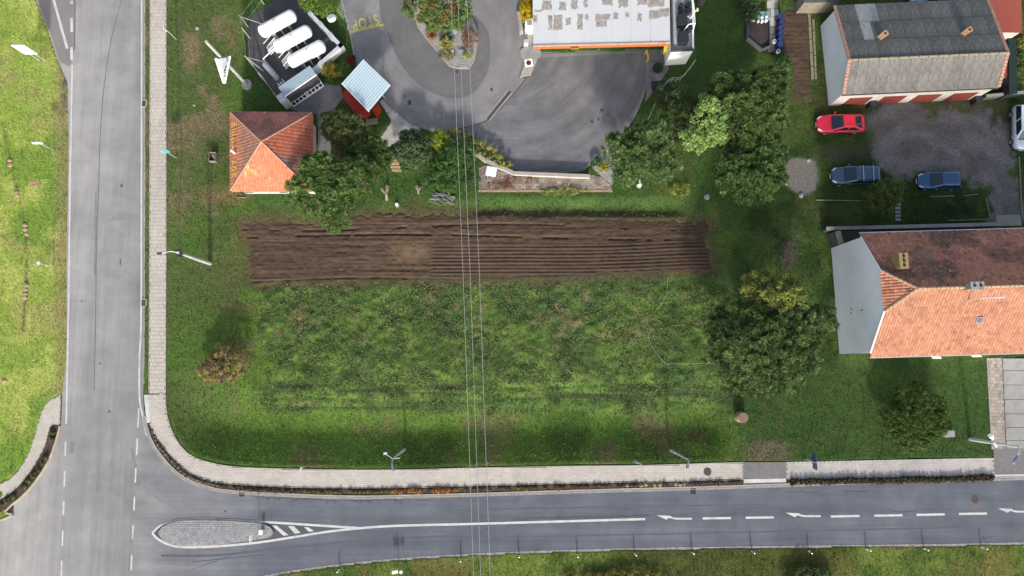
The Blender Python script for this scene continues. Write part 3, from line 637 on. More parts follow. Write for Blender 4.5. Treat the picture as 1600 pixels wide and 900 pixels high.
flat_thing('manhole_cover', 'round reddish manhole cover in the right end of the road', 'manhole cover', (1523.5, 780.5), .36, M['iron'], z=.02, ring_m=mat('ring_red', A(130, 100, 98), .8))
for c, lb in (((378, 771), 'square gully grate beside the kerb north of the traffic island'), ((1083, 767.5), 'square gully grate by the kerb below the street lamp'), ((17, 795), 'rusty gully grate by the curved kerb of the western pavement')):
    o = W(*c); t = thing('drain_grate', o, lb, 'drain grate'); mb = MB()
    for k in range(6): mb.box((o.x-.22+.088*k, o.y, .01), (.045, .48, .03))
    mb.box((o.x, o.y-.25, .012), (.5, .04, .03)); mb.box((o.x, o.y+.25, .012), (.5, .04, .03)); mb.build('grate', M['iron'], t); mb = MB(); mb.box((o.x, o.y, .002), (.46, .46, .01)); mb.build('pit', M['black'], t)
a, b = W(797, 143), W(762, 186); t = thing('drain_channel', (a+b)/2, 'long dark slotted drain channel lying aslant across the station yard', 'drain'); d = (b-a); L = d.length; an = math.atan2(d.y, d.x); mb = MB()
n = 24
for k in range(n): c = a+d*((k+.5)/n); mb.box((c.x, c.y, .012), (L/n*.55, .3, .02), an)
mb.build('grate', M['dark'], t); mb = MB(); nr = Vector((-d.y, d.x, 0)).normalized()
for s in (-1, 1): c = (a+b)/2+nr*s*.22; mb.box((c.x, c.y, .01), (L, .1, .026), an)
mb.build('frame', M['kerb'], t)
# ---------------------------------------------------------------- grass blades and weeds
def scatter(name, n, ulo, uhi, vlo, vhi, size, accept, tonef, z_off=0, spread=1.0, blades=3, wide=.35):
    x = RNG.uniform(Wn(ulo, vlo)[0], Wn(uhi, vlo)[0], n) if False else None
    u = RNG.uniform(ulo, uhi, n); v = RNG.uniform(vlo, vhi, n); x, y = Wn(u, v)
    d = hard_mask(x, y); k = d > .12
    for pp in (soilP, bedP, gravP, grav2P): k &= sdf(x, y, pp) > .15
    k &= accept(x, y, u, v); x, y = x[k], y[k]; n = len(x); z = ground_z(x, y)
    sz = size[0]+(size[1]-size[0])*RNG.random(n)**1.5; V = []; Cc = []
    tn = tonef(x, y)
    for b in range(blades):
        an = RNG.uniform(0, 2*np.pi, n); lean = RNG.uniform(.35, 1.1, n)*spread; L = sz*RNG.uniform(.7, 1.2, n)
        dx, dy = np.cos(an), np.sin(an); wx, wy = -dy*sz*wide*.5, dx*sz*wide*.5
        bx, by = x+dx*sz*.1, y+dy*sz*.1
        V.append(np.stack([np.stack([bx-wx, by-wy, z-.02], 1), np.stack([bx+wx, by+wy, z-.02], 1), np.stack([bx+dx*L*np.sin(lean), by+dy*L*np.sin(lean), z+L*np.cos(lean)+.01], 1)], 1))
        Cc.append(np.repeat((tn*RNG.uniform(.75, 1.35, n)[:, None])[:, None, :], 3, 1))
    V = np.concatenate(V).reshape(-1, 3); Cc = np.concatenate(Cc).reshape(-1, 3); FF = np.arange(len(V)).reshape(-1, 3)
    o = np_mesh(name, V, FF, M['blade'], col=np.clip(Cc, 0, 1)); return tag(o, kind='stuff')
allok = lambda x, y, u, v: np.ones(len(x), bool)
scatter('grass', 170000, -30, 1630, -30, 930, (.10, .24), allok, lambda x, y: grass_tone(x, y)*1.22*RNG.uniform(.8, 1.25, len(x))[:, None], blades=2)
def weedok(x, y, u, v):
    wb = (fbm(x, y, 3, 131, 4)-.5)*90
    return (u+wb > 405) & (v+wb*.4 < 645) & (fbm(x, y, 1.6, 101, 5)+RNG.normal(0, .09, len(x)) > .50)
def weedtone(x, y):
    return lerp(C3(84, 108, 64), C3(124, 138, 90), fbm(x, y, .9, 5))*1.15
tag(scatter('weeds', 24000, 400, 1150, 445, 648, (.10, .26), weedok, weedtone, spread=1.35, blades=3, wide=.5), 'dull green rank weeds spreading over the rough field', 'weeds')
# ================================================================ roofs and buildings
def slab(mb, pts, dv):
    pts = [Vector(p) for p in pts]; n = len(pts); dv = Vector(dv)
    nr = (pts[1]-pts[0]).cross(pts[2]-pts[0])
    if nr.dot(dv) > 0: pts = pts[::-1]
    vs = pts+[p+dv for p in pts]
    fs = [tuple(range(n)), tuple(range(2*n-1, n-1, -1))]+[(i, i+n, (i+1) % n+n, (i+1) % n) for i in range(n)]
    mb.add(vs, fs)
def tiles(name, O, U, V, poly, tw, tl, m, tonef, parent, lift=.05, rib=.03, off=0.0, kind='stuff'):
    """Overlapping roof tiles on the plane O + u U + v V, clipped to poly (u, v)."""
    O, U, V = (np.array(a, float) for a in (O, U, V)); N = np.cross(U, V); N /= np.linalg.norm(N)
    if N[2] < 0: N = -N
    pl = np.array(poly, float); vmax = pl[:, 1].max(); rows = int(math.ceil((vmax-pl[:, 1].min())/tl)); B = []
    for j in range(rows):
        v0 = pl[:, 1].min()+j*tl; vm = min(v0+tl*.5, vmax-.01); xs = []
        for k in range(len(pl)):
            (x1, y1), (x2, y2) = pl[k], pl[(k+1) % len(pl)]
            if (y1 > vm) != (y2 > vm): xs.append(x1+(vm-y1)/(y2-y1)*(x2-x1))
        if len(xs) < 2: continue
        a, b = min(xs), max(xs); k0 = math.floor(a/tw); k1 = math.ceil(b/tw)
        for k in range(k0, k1):
            u0, u1 = max(a, k*tw), min(b, (k+1)*tw)
            if u1-u0 > .04: B.append((u0, u1, v0, min(v0+tl*1.08, vmax)))
    B = np.array(B); n = len(B); u0, u1, v0, v1 = B.T; um = (u0+u1)/2; gap = .012
    h0 = lift+RNG.normal(0, .006, n); h1 = .012+np.zeros(n)
    def p(u, v, h): return O+u[:, None]*U+v[:, None]*V+(h+off)[:, None]*N
    vs = np.stack([p(u0+gap, v0, h0), p(um, v0, h0+rib), p(u1-gap, v0, h0), p(u1-gap, v1, h1), p(um, v1, h1+rib), p(u0+gap, v1, h1),
                   p(u0+gap, v0, h0*0), p(um, v0, h0*0), p(u1-gap, v0, h0*0)], 1)
    flip = np.dot(np.cross(U, V), N) < 0
    fs = [(0, 1, 4, 5), (1, 2, 3, 4), (6, 7, 1, 0), (7, 8, 2, 1)]
    if flip: fs = [f[::-1] for f in fs]
    FF = ((np.arange(n)*9)[:, None, None]+np.array(fs)[None]).reshape(-1, 4)
    c = vs[:, 0]; t = tonef(c[:, 0], c[:, 1], um, (v0+v1)/2); col = np.repeat(t, 9, 0)
    o = np_mesh(name, vs.reshape(-1, 3), FF, m, parent=parent, col=np.clip(col, 0, 2)); tag(o, kind=kind); return o
def jt(n, s): return np.clip(1+RNG.normal(0, s, n), .4, 1.7)[:, None]
def face(mb, pts): mb.add([Vector(p) for p in pts], [tuple(range(len(pts)))])
M['tile'] = mat('clay_tile', (1, 1, 1), .8, .08, 2, 20, tone=True, spec=.2)
M['render'] = mat('pale_render', (.64, .67, .70), .9, .06, .5, 12, dirt=(.52, .55, .60), dirt_amt=.5)
M['render_w'] = mat('white_render', A(228, 222, 214), .9, .06, .7, 12, dirt=A(190, 180, 168), dirt_amt=.4)
M['reddoor'] = mat('red_door', A(150, 72, 62), .6, .12, 2, 20, stretch=(1, 1, 6))
M['ridge'] = mat('ridge_tile', A(205, 170, 140), .85, .2, 3, 20)
# ---------------- tiled house
o = W(1311, 553); nw = W(1301, 388); e2 = W(1600, 555, 6.2)-W(1370, 561.5, 6.2); ex = Vector((e2.x, e2.y, 0)).normalized(); ey = Vector((-ex.y, ex.x, 0)); wd = (nw-o).dot(ey); LE = 22.0
HE, HR, HH = 6.1, 10.3, 8.9
def hp(a, b, z): return o+ex*a+ey*b+Vector((0, 0, z))
house = thing('house', hp(LE/2, wd/2, 0), 'house with orange and brown tiled roof and a tall bare grey gable wall', 'house')
mb = MB()
slope = (HR-HE)/(wd/2); bh0 = (HH-HE)/slope
gp = [hp(0, 0, 0), hp(0, wd, 0), hp(0, wd, HE), hp(0, wd-bh0, HH), hp(0, bh0, HH), hp(0, 0, HE)]
ge = [p+ex*LE for p in gp]
face(mb, gp[::-1]); face(mb, ge); face(mb, [gp[0], ge[0], ge[5], gp[5]]); face(mb, [gp[1], gp[2], ge[2], ge[1]])
mb.build('wall', M['render'], house)
ov = .35; hz = (wd/2-bh0)/((HR-HH)/1.0)
apex = 1.9
def sp(a, b): return hp(a, b, HE+slope*min(b, wd-b))
slen = math.hypot(wd/2, HR-HE)
VS = (ey*(wd/2)+Vector((0, 0, HR-HE))).normalized(); VN = (-ey*(wd/2)+Vector((0, 0, HR-HE))).normalized()
sh = bh0/(wd/2)*slen; eo = .45
roof = MB(); dv = Vector((0, 0, -.14))
S0 = hp(0, 0, HE); N0 = hp(0, wd, HE)
pS = [(-.12, -eo), (LE, -eo), (LE, slen), (apex, slen), (-.12, sh)]; pN = pS; TW, TL = .25, .29
slab(roof, [S0+ex*u+VS*v for u, v in pS], dv); slab(roof, [N0+ex*u+VN*v for u, v in pN], dv)
hipA = S0-ex*.12+VS*sh; hipB = N0-ex*.12+VN*sh; hipC = hp(apex, wd/2, HR)
slab(roof, [hipA, hipC, hipB], dv); rf = roof.build('roof', M['dark'], house)
def tS(x, y, u, v):
    n = fbm(u, v, 2.5, 201); d = sstep(.55, .72, fbm(u, v, .8, 203))
    c = lerp(np.array([.30, .13, .078])*np.ones((len(u), 3)), np.array([.355, .168, .108])*np.ones((len(u), 3)), n); c = lerp(c, np.array([.2, .1, .065])*np.ones_like(c), d*.5); return c*jt(len(u), .11)
def tN(x, y, u, v):
    d = sstep(.47, .66, fbm(u, v*1.0, 2.2, 207, 5)+.10*sstep(2, 6, v)*(RNG.random(len(u))-.2)+.06*sstep(6, 14, u)); n = fbm(u, v, 1.5, 209)
    c = lerp(np.array([.34, .145, .10])*np.ones((len(u), 3)), np.array([.40, .185, .13])*np.ones((len(u), 3)), n); c = lerp(c, np.array([.105, .075, .062])*np.ones_like(c), d*(.5+.5*RNG.random(len(u)))); return c*jt(len(u), .14)
tiles('roof_tiles', S0, ex, VS, pS, TW, TL, M['tile'], tS, rf); tiles('roof_tiles', N0, ex, VN, pN, TW, TL, M['tile'], tN, rf)
um = (hipB-hipA).normalized(); mid = (hipA+hipB)/2; VH = (hipC-mid); hl = VH.length; VH = VH.normalized(); wl = (hipB-hipA).length
tiles('roof_tiles', hipA, um, VH, [(0, -.1), (wl, -.1), (wl/2, hl)], TW, TL, M['tile'], lambda x, y, u, v: np.array([.38, .16, .10])*jt(len(u), .15)*np.ones((len(u), 3)), rf)
mb = MB()
def ridge_run(mb, a, b, r=.13, L=.36):
    a = Vector(a); b = Vector(b); n = max(1, int((b-a).length/L))
    for k in range(n): mb.cyl(a+(b-a)*(k/n), a+(b-a)*((k+.93)/n), r*1.08, r*.92, 8)
for q in ((hipA, hipC), (hipB, hipC), (hipC, hp(LE, wd/2, HR))): ridge_run(mb, *q)
tag(mb.build('ridge_tiles', M['ridge'], rf), kind='stuff')
mb = MB(); mb.cyl(S0-VS*(eo+.05)-ex*.1, S0-VS*(eo+.05)+ex*LE, .08, n=8); mb.build('gutter', M['conc'], house)
mb = MB(); mb.cyl(N0-VN*(eo+.05)-ex*.1, N0-VN*(eo+.05)+ex*LE, .08, n=8); mb.build('gutter', M['galv'], house)
mb = MB()
for pa_, pb_ in ((S0-ex*.17, hipA-ex*.05), (N0-ex*.17, hipB-ex*.05)): mb = MB(); mb.cyl(pa_+Vector((0, 0, .02)), pb_+Vector((0, 0, .02)), .07, n=6); mb.build('verge_trim', M['render'], house)
def chimney(par, p, w_, d_, h, m, pots, cap=M['conc'], z0=None):
    p = Vector(p); mb = MB(); mb.box(p+ey*0+Vector((0, 0, -.5+h/2)), (w_, d_, h+1.0), math.atan2(ex.y, ex.x)); c = mb.build('chimney', m, par)
    top = p+Vector((0, 0, h)); mb = MB(); mb.box(top+Vector((0, 0, .04)), (w_+.12, d_+.12, .08), math.atan2(ex.y, ex.x)); mb.build('cap', cap, c)
    for k in range(pots):
        t = (k-(pots-1)/2); q = top+(ey if d_ > w_ else ex)*t*max(w_, d_)/pots
        mb = MB(); mb.cyl(q+Vector((0, 0, .07)), q+Vector((0, 0, .2)), .1, .09, 10); mb.build('flue', M['black'], c)
M['ybrick'] = mat('yellow_brick', A(176, 152, 108), .85, .2, 4, 20); M['gplaster'] = mat('grey_plaster', A(170, 170, 165), .9, .2, 4, 20)
cb = hp(1.2, wd-2.7, HE+slope*2.7); chimney(rf, cb, .6, 1.15, 1.5, M['ybrick'], 3, M['ybrick'])
cb = hp(6.1, wd/2, HR); chimney(rf, cb, .95, .5, .8, M['gplaster'], 2)
cb = hp(12.2, wd/2, HR); chimney(rf, cb, 1.3, .55, .9, M['gplaster'], 2)
def skylight(par, c, U_, V_, w_, h_, m=M['glass']):
    N_ = U_.cross(V_).normalized(); N_ = N_ if N_.z > 0 else -N_
    mb = MB(); mb.box(c+N_*.08, (w_, h_, .12), ax=(U_, V_, N_)); s = mb.build('skylight', M['conc'], par); mb = MB(); mb.box(c+N_*.145, (w_*.78, h_*.78, .02), ax=(U_, V_, N_)); mb.build('pane', m, s)
skylight(rf, hp(4.3, wd-2.1, HE+slope*2.1), ex, VN, .6, .5); skylight(rf, hp(7.9, 2.5, HE+slope*2.5), ex, VS, .5, .6)
mb = MB(); q = hp(6.3, wd/2-1.0, HR-.3); mb.cyl(q-Vector((0, 0, .8)), q+Vector((0, 0, 1.6)), .035)
t_ = q+Vector((0, 0, 1.5)); mb.cyl(t_-ex*.2, t_+ex*1.6, .03)
for k in range(6): mb.cyl(t_+ex*(.1+.27*k)-ey*.32, t_+ex*(.1+.27*k)+ey*.32, .018)
mb.build('antenna', M['galv'], house)
for a_ in (.7, 2.2, 7.2, 8.9): mb = MB(); mb.box(hp(a_, -.03, 2.0), (1.1, .06, 1.3), math.atan2(ex.y, ex.x)); mb.build('window', M['glass'], house)
for a_, an_ in ((7.6, .9), (11.2, .8)):
    mb = MB(); q = hp(a_, -.1, 2.0); mb.box(q+Vector((math.cos(an_)*.25-.0, -math.sin(an_)*.45, 0)), (.55, .04, 1.25), math.atan2(ex.y, ex.x)-an_); mb.build('casement', M['white'], house)
mb = MB(); mb.box(hp(-.012, wd*.42, 4.6), (.03, .22, .16), math.atan2(ex.y, ex.x)); mb.build('wall_light', M['white'], house)
for a_, z_ in ((.40, 3.1), (.36, 3.0), (.37, 5.0)):
    mb = MB(); mb.cyl(hp(-.01, wd*a_, z_), hp(-.05, wd*a_, z_), .07); mb.build('wall_vent', M['dark'], house)
# low wall and lean-to north of the house
t = thing('boundary_wall', W(1410, 350), 'long low dark wall with a pale coping running along the north side of the tiled house', 'wall'); a, b = W(1283, 361), W(1549, 354); d = (b-a); an = math.atan2(d.y, d.x); c = (a+b)/2
mb = MB(); mb.box((c.x, c.y, .6), (d.length, .25, 1.2), an); mb.build('wall_panel', M['conc_d'], t); mb = MB(); mb.box((c.x, c.y, 1.23), (d.length+.1, .33, .07), an); mb.build('coping', M['conc'], t)
t = thing('lean_to', W(1325, 375), 'small dark felt roofed lean-to against the foot of the grey gable', 'shed')
q = [W(1297, 390, 0), W(1340, 386, 0), W(1350, 366, 0), W(1296, 366, 0)]; q = [Vector((p.x, p.y, 0)) for p in q]; q[0] = W(1300, 389)+Vector((-.1, .1, 0)); q[3] = W(1293, 366)
q[1] = q[0]+ex*3.2; q[2] = q[3]+ex*3.2
mb = MB(); mb.hexa(q, [p+Vector((0, 0, 1.5)) for p in q]); mb.build('wall', M['conc_d'], t)
mb = MB(); mb.hexa([p+Vector((0, 0, 1.503)) for p in q], [p+Vector((0, 0, 1.56)) for p in q]); mb.build('roof', mat('felt', A(62, 66, 66), .9, .35, 1.5, 10), t)
mb = MB(); e = q[0]-q[3]; mb.box((q[0]+q[3])/2+Vector((.25, 0, 1.6)), (.5, e.length, .06), math.atan2(e.x, -e.y)); mb.build('eave_board', M['wood'], t)
# ---------------- garage block
go = W(1294, 166); gn = W(1288.6, 40.3); gE = W(1528, 155.5); ex = Vector((gE-go).normalized()); ey = Vector((-ex.y, ex.x, 0)); wd = (gn-go).dot(ey); LE = (W(1560, 137, 3.4)-W(1320, 144.4, 3.4)).length
o = go
ER, RR, rb = 3.35, 4.95, .30
def gp_(a, b, z): return o+ex*a+ey*b+Vector((0, 0, z))
gar = thing('garage_block', gp_(LE/2, wd/2, 0), 'white garage block with four red doors under a grey corrugated roof', 'garage'); rbm = wd*rb
mb = MB(); A_ = [gp_(0, 0, 0), gp_(0, wd, 0), gp_(0, wd, ER), gp_(0, rbm, RR-.1), gp_(0, 0, ER)]; B_ = [p+ex*LE for p in A_]
face(mb, A_[::-1]); mb.build('gable_wall', M['render'], gar); mb = MB(); face(mb, B_); mb.build('gable_wall', M['render_w'], gar)
mb = MB(); face(mb, [A_[0], B_[0], B_[4], A_[4]]); mb.build('wall', M['render_w'], gar); mb = MB(); face(mb, [A_[1], A_[2], B_[2], B_[1]]); mb.build('wall', M['render_w'], gar)
for (u0, u1) in ((.085, .235), (.315, .465), (.54, .70), (.78, .94)):
    a_, b_ = LE*u0, LE*u1; mb = MB(); mb.box(gp_((a_+b_)/2, -.03, .98), (b_-a_, .06, 1.96), math.atan2(ex.y, ex.x)); dd = mb.build('garage_door', M['reddoor'], gar)
    mb = MB()
    for k in range(8): mb.box(gp_(a_+(b_-a_)*(k+.5)/8, -.067, 1.05), ((b_-a_)/8-.03, .02, 1.78), math.atan2(ex.y, ex.x))
    mb.build('door_boards', M['reddoor'], dd); mb = MB(); mb.box(gp_((a_+b_)/2, -.1, 1.0), (.05, .05, .25)); mb.build('handle', M['dark'], dd)
V1 = (ey*rbm+Vector((0, 0, RR-ER))); L1 = V1.length; V1.normalize(); V2 = (-ey*(wd-rbm)+Vector((0, 0, RR-ER))); L2 = V2.length; V2.normalize()
e1, e2_ = gp_(-.15, 0, ER), gp_(-.15, wd, ER); LW = LE+.3
rm = MB(); slab(rm, [e1-V1*.14, e1-V1*.14+ex*LW, e1+V1*L1+ex*LW, e1+V1*L1], (0, 0, -.1)); slab(rm, [e2_-V2*.35, e2_-V2*.35+ex*LW, e2_+V2*L2+ex*LW, e2_+V2*L2], (0, 0, -.1)); rf = rm.build('roof', M['dark'], gar)
M['asb'] = mat('fibre_cement', (1, 1, 1), .9, .25, 2.5, 14, tone=True, bmp=.3, dirt=(.34, .33, .3), dirt_amt=.35)
def sheet_mesh(w_, l_, m, waves=4, name='roof_sheet', amp=.055):
    xs = [w_*k/(waves*2) for k in range(waves*2+1)]; mb = MB(); vs = []; fs = []
    for y_ in (0, l_):
        for k, x in enumerate(xs): vs.append((x, y_, (amp if k % 2 else 0)+(.05 if y_ == 0 else .02)))
    n = len(xs)
    fs = [(k, k+1, k+1+n, k+n) for k in range(n-1)]
    me = bpy.data.meshes.new(name); me.from_pydata(vs, [], fs); me.materials.append(m); return me
def lay_sheets(par, E, V_, Lr, rows, base, tonef, cols=15, over=.35):
    N_ = ex.cross(V_); N_ = N_ if N_.z > 0 else -N_; sw = LW/cols; sl_ = (Lr+over)/rows; flip = ex.cross(V_).z < 0
    protos = []
    for q in range(4):
        me = sheet_mesh(sw-.015, sl_+.03, M['asb']); ca = me.color_attributes.new('tone', 'FLOAT_COLOR', 'POINT'); b_ = [x*(.9+.07*q) for x in base]
        ca.data.foreach_set('color', [x for _ in me.vertices for x in (*b_, 1)]); protos.append(me)
    me = protos[0].copy(); me.color_attributes['tone'].data.foreach_set('color', [x for _ in me.vertices for x in (.24, .25, .255, 1)]); protos.append(me)
    for r in range(rows):
        for c in range(cols):
            p = E-V_*over+V_*(sl_*r)+ex*(sw*c)+N_*.012; i = tonef(r, c)
            ob = bpy.data.objects.new('roof_sheet', protos[i]); COL.objects.link(ob); ob.parent = par; R = Matrix((ex, V_, ex.cross(V_))).transposed().to_4x4(); 
            if flip:
                R = Matrix((-ex, V_, (-ex).cross(V_))).transposed().to_4x4(); p = p+ex*(sw-.015)
            ob.matrix_local = Matrix.Translation(p-ORG[par.name]) @ R
lay_sheets(rf, e2_, V2, L2, 3, (.085, .09, .092), lambda r, c: 4 if (c == 2 and r in (1,)) or (c == 3 and r == 0) or (r == 0 and c == 2) else random.randrange(4))
lay_sheets(rf, e1, V1, L1, 2, (.135, .130, .122), lambda r, c: random.randrange(4), over=.14)
mb = MB(); ridge_run(mb, e1+V1*L1+Vector((0, 0, .06)), e1+V1*L1+ex*LW+Vector((0, 0, .06)), .12, .9); tag(mb.build('ridge_cap', mat('ridge_cap', A(170, 160, 135), .9, .2, 3, 20), rf), kind='stuff')
mb = MB()
for xx in (0.06, LW-.06):
    for (E_, V_, L_) in ((e1, V1, L1), (e2_, V2, L2)):
        a_ = E_-V_*(.14 if E_ is e1 else .35)+ex*xx; b_ = E_+V_*L_+ex*xx; n = int((b_-a_).length/.3)
        for k in range(n): c_ = a_+(b_-a_)*((k+.5)/n); N_ = Vector((0, 0, 1)); mb.box(c_+Vector((0, 0, .1)), (.3, .26, .06), ax=(ex, V_, ex.cross(V_)))
tag(mb.build('verge_tiles', mat('verge_brick', A(205, 160, 140), .85, .25, 4, 20), rf), kind='stuff')
for a_ in (.235, .775):
    p = gp_(LE*a_, rbm+(wd-rbm)*.40, RR-(RR-ER)*.40); mb = MB(); mb.box(p+Vector((0, 0, .2)), (.5, .45, 1.3), .6); c = mb.build('chimney', mat('orange_brick', A(214, 170, 128), .85, .2, 5, 20), rf); mb = MB(); mb.box(p+Vector((0, 0, .857)), (.22, .2, .015), .6); mb.build('flue', M['black'], c)
mb = MB(); mb.cyl(e1-V1*.2-Vector((0, 0, .04)), e1-V1*.2+ex*LW-Vector((0, 0, .04)), .06); mb.build('gutter', M['dark'], gar)
for c_, lb in (((1357, 167), 'black wheelie bin standing between the first two red garage doors'), ((1519, 161), 'dark wheelie bin at the right end of the garage wall')):
    p = W(*c_); t = thing('waste_bin', p, lb, 'bin'); mb = MB(); mb.hexa([p+Vector((x*.24, y*.26, .05)) for x, y in ((-1, -1), (1, -1), (1, 1), (-1, 1))], [p+Vector((x*.3, y*.34, 1.0)) for x, y in ((-1, -1), (1, -1), (1, 1), (-1, 1))]); mb.build('body', M['dark'], t)
    mb = MB(); mb.box(p+Vector((0, .02, 1.04)), (.64, .72, .07)); mb.build('lid', mat('bin_lid', A(60, 66, 72), .5, .1), t)
    for s_ in (-1, 1): mb = MB(); mb.cyl(p+Vector((s_*.22, .3, .1)), p+Vector((s_*.28, .3, .1)), .1, n=12); mb.build('wheel', M['black'], t)
# red roofed outbuilding, green shed, screens at the garage's east side
def simple_shed(name, lb, cat, poly, h, wallm, roofm, fall=.15, corr=0, over=.1):
    p = [Vector((*Wn(u, v, h), 0)) for u, v in poly]; c = sum(p, Vector())/len(p); t = thing(name, c, lb, cat); inn = [c+(q-c)*.96 for q in p]
    mb = MB(); mb.hexa(inn, [q+Vector((0, 0, h-.06)) for q in inn]); mb.build('wall', wallm, t)
    tp = [q+Vector((0, 0, h+(fall if i in (2, 3) else 0))) for i, q in enumerate(p)]
    mb = MB(); mb.hexa([q-Vector((0, 0, .05)) for q in tp], tp); r = mb.build('roof', roofm, t)
    if corr:
        mb = MB(); a_, b_, c2, d_ = tp; n = corr; 
        for k in range(n):
            s0, s1 = (k+.2)/n, (k+.55)/n; q0, q1, q2, q3 = a_.lerp(b_, s0), a_.lerp(b_, s1), d_.lerp(c2, s1), d_.lerp(c2, s0); z_ = Vector((0, 0, .035))
            mb.hexa([x+Vector((0, 0, .002)) for x in (q0, q1, q2, q3)], [q0+z_, q1+z_, q2+z_, q3+z_])
        tag(mb.build('corrugation', roofm, r), kind='stuff')
    return t
M['brickred'] = mat('red_sheet_roof', A(178, 92, 76), .6, .06, .8, 10)
simple_shed('outbuilding', 'outbuilding with a plain brick red sheet roof behind the garage block', 'outbuilding', [(1549, 50), (1597, 51), (1594, -25), (1545, -25)], 3.2, M['render_w'], M['brickred'])
simple_shed('green_shed', 'narrow dark green roofed shelter beside the east gable of the garage', 'shed', [(1577, 148), (1590, 146), (1586, 62), (1574, 62)], 1.8, M['dark'], mat('green_roof', A(34, 60, 56), .7, .1))
simple_shed('garden_shed', 'long grey garden shed roof at the top edge north of the garden bed', 'shed', [(1256, 4), (1312, 3), (1312, -14), (1256, -14)], 2.2, M['wood'], mat('shed_felt', A(96, 100, 98), .9, .2))
simple_shed('brick_lean_to', 'small red lean-to roof in the gap between the garage and the green shelter', 'shed', [(1564, 121), (1575, 120), (1573, 96), (1563, 96)], 1.6, M['render_w'], M['brickred'])
t = thing('screen_wall', W(1560, 153), 'low grey green screen wall closing the gap beside the garage', 'wall'); a, b = W(1530, 156), W(1592, 150); d = b-a; mb = MB(); mb.box((a+b)/2+Vector((0, 0, .5)), (d.length, .2, 1.0), math.atan2(d.y, d.x)); mb.build('panel', mat('screen', A(110, 122, 112), .9, .1), t)
mb = MB(); mb.box((a+b)/2+Vector((0, 0, 1.03)), (d.length, .28, .05), math.atan2(d.y, d.x)); mb.build('coping', M['conc'], t)
# ---------------- hipped roof cabin with painted lettering
KH = 2.9; kc = [Vector((*Wn(u, v, KH), 0)) for u, v in ((360.5, 298), (487.5, 298), (487.5, 176.5), (360.5, 176))]
cen = sum(kc, Vector())/4; cab = thing('cabin', cen, 'square cabin under a four sided orange tiled pyramid roof beside the tank yard', 'cabin')
apx = Vector((*Wn(408.5, 221.5, 5.4), 5.4)); inn = [cen+(q-cen)*.89 for q in kc]
mb = MB(); mb.hexa(inn, [q+Vector((0, 0, KH-.02)) for q in inn]); mb.build('wall', M['render_w'], cab)
kt = [q+Vector((0, 0, KH)) for q in kc]; rm = MB(); slab(rm, kt, (0, 0, -.08))
for i in range(4): face(rm, [kt[i], kt[(i+1) % 4], apx])
rf = rm.build('roof', mat('red_underlay', (.12, .05, .04), .8), cab)
letters = {}
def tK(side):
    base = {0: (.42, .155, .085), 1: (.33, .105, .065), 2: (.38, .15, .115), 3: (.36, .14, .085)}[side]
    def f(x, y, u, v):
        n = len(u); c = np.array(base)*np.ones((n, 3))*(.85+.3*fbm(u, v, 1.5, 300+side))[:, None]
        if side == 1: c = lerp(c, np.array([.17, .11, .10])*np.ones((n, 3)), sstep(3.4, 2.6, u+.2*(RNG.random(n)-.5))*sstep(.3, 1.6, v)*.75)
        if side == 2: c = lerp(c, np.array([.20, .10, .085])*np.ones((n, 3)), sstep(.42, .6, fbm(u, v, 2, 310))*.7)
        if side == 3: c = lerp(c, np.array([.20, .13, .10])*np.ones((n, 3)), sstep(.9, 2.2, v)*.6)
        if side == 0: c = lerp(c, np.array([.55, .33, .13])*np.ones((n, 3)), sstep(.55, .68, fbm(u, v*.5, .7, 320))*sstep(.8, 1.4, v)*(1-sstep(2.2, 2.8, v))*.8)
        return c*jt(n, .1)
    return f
for i in range(4):
    a_, b_ = kt[i], kt[(i+1) % 4]; U_ = (b_-a_).normalized(); L_ = (b_-a_).length; ap = (apx-a_); ua = ap.dot(U_); VV = ap-U_*ua; vl = VV.length; VV.normalize()
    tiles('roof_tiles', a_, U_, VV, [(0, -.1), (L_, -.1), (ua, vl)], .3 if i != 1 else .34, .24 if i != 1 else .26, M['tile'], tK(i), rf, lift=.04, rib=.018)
    mb = MB(); ridge_run(mb, a_+Vector((0, 0, .05)), apx+Vector((0, 0, .05)), .075, .33); tag(mb.build('ridge_tiles', mat('hip_tile', A(225, 175, 150), .8, .15, 4, 20), rf), kind='stuff')
mb = MB()
for i in range(4): a_, b_ = kt[i], kt[(i+1) % 4]; mb.cyl(a_-Vector((0, 0, .06)), b_-Vector((0, 0, .06)), .06)
mb.build('gutter', M['dark'], cab)
a_, b_ = kt[3], kt[0]; U_ = (b_-a_).normalized(); ap = apx-a_; ua = ap.dot(U_); VV = (ap-U_*ua).normalized(); NN = U_.cross(VV); NN = NN if NN.z > 0 else -NN
# faded yellow strokes of paint left on the west slope
mb = MB(); L_ = (b_-a_).length; rr = random.Random(3)
def stroke(u0, v0, u1, v1, wd_=.13):
    p0 = a_+U_*u0+VV*v0+NN*.085; p1 = a_+U_*u1+VV*v1+NN*.085; d = (p1-p0); s = NN.cross(d).normalized()*wd_/2; mb.add([p0-s, p1-s, p1+s, p0+s], [(0, 1, 2, 3)])
gl = [[(0, 0, 1, 0), (0, .5, .8, .5), (0, 1, 1, 1), (.45, 0, .45, 1)], [(0, 0, 0, 1), (.5, 0, .5, .8), (1, 0, 1, 1), (0, .05, 1, .05)], [(0, 0, 1, 0), (0, 0, .5, 1), (1, 0, .5, 1)], [(0, 0, 1, .1), (.5, .1, .5, 1)]]
for k, (s0, gi) in enumerate(((.14, 0), (.24, 1), (.34, 2), (.42, 3), (.62, 3), (.70, 2), (.78, 0))):
    for (q0, r0, q1, r1) in gl[gi]: stroke(L_*s0+q0*.5, .35+r0*.65, L_*s0+q1*.5, .35+r1*.65)
tag(mb.build('painted_lettering', mat('faded_yellow', A(250, 205, 110), .8, .2, 6, 14), rf), kind='stuff')
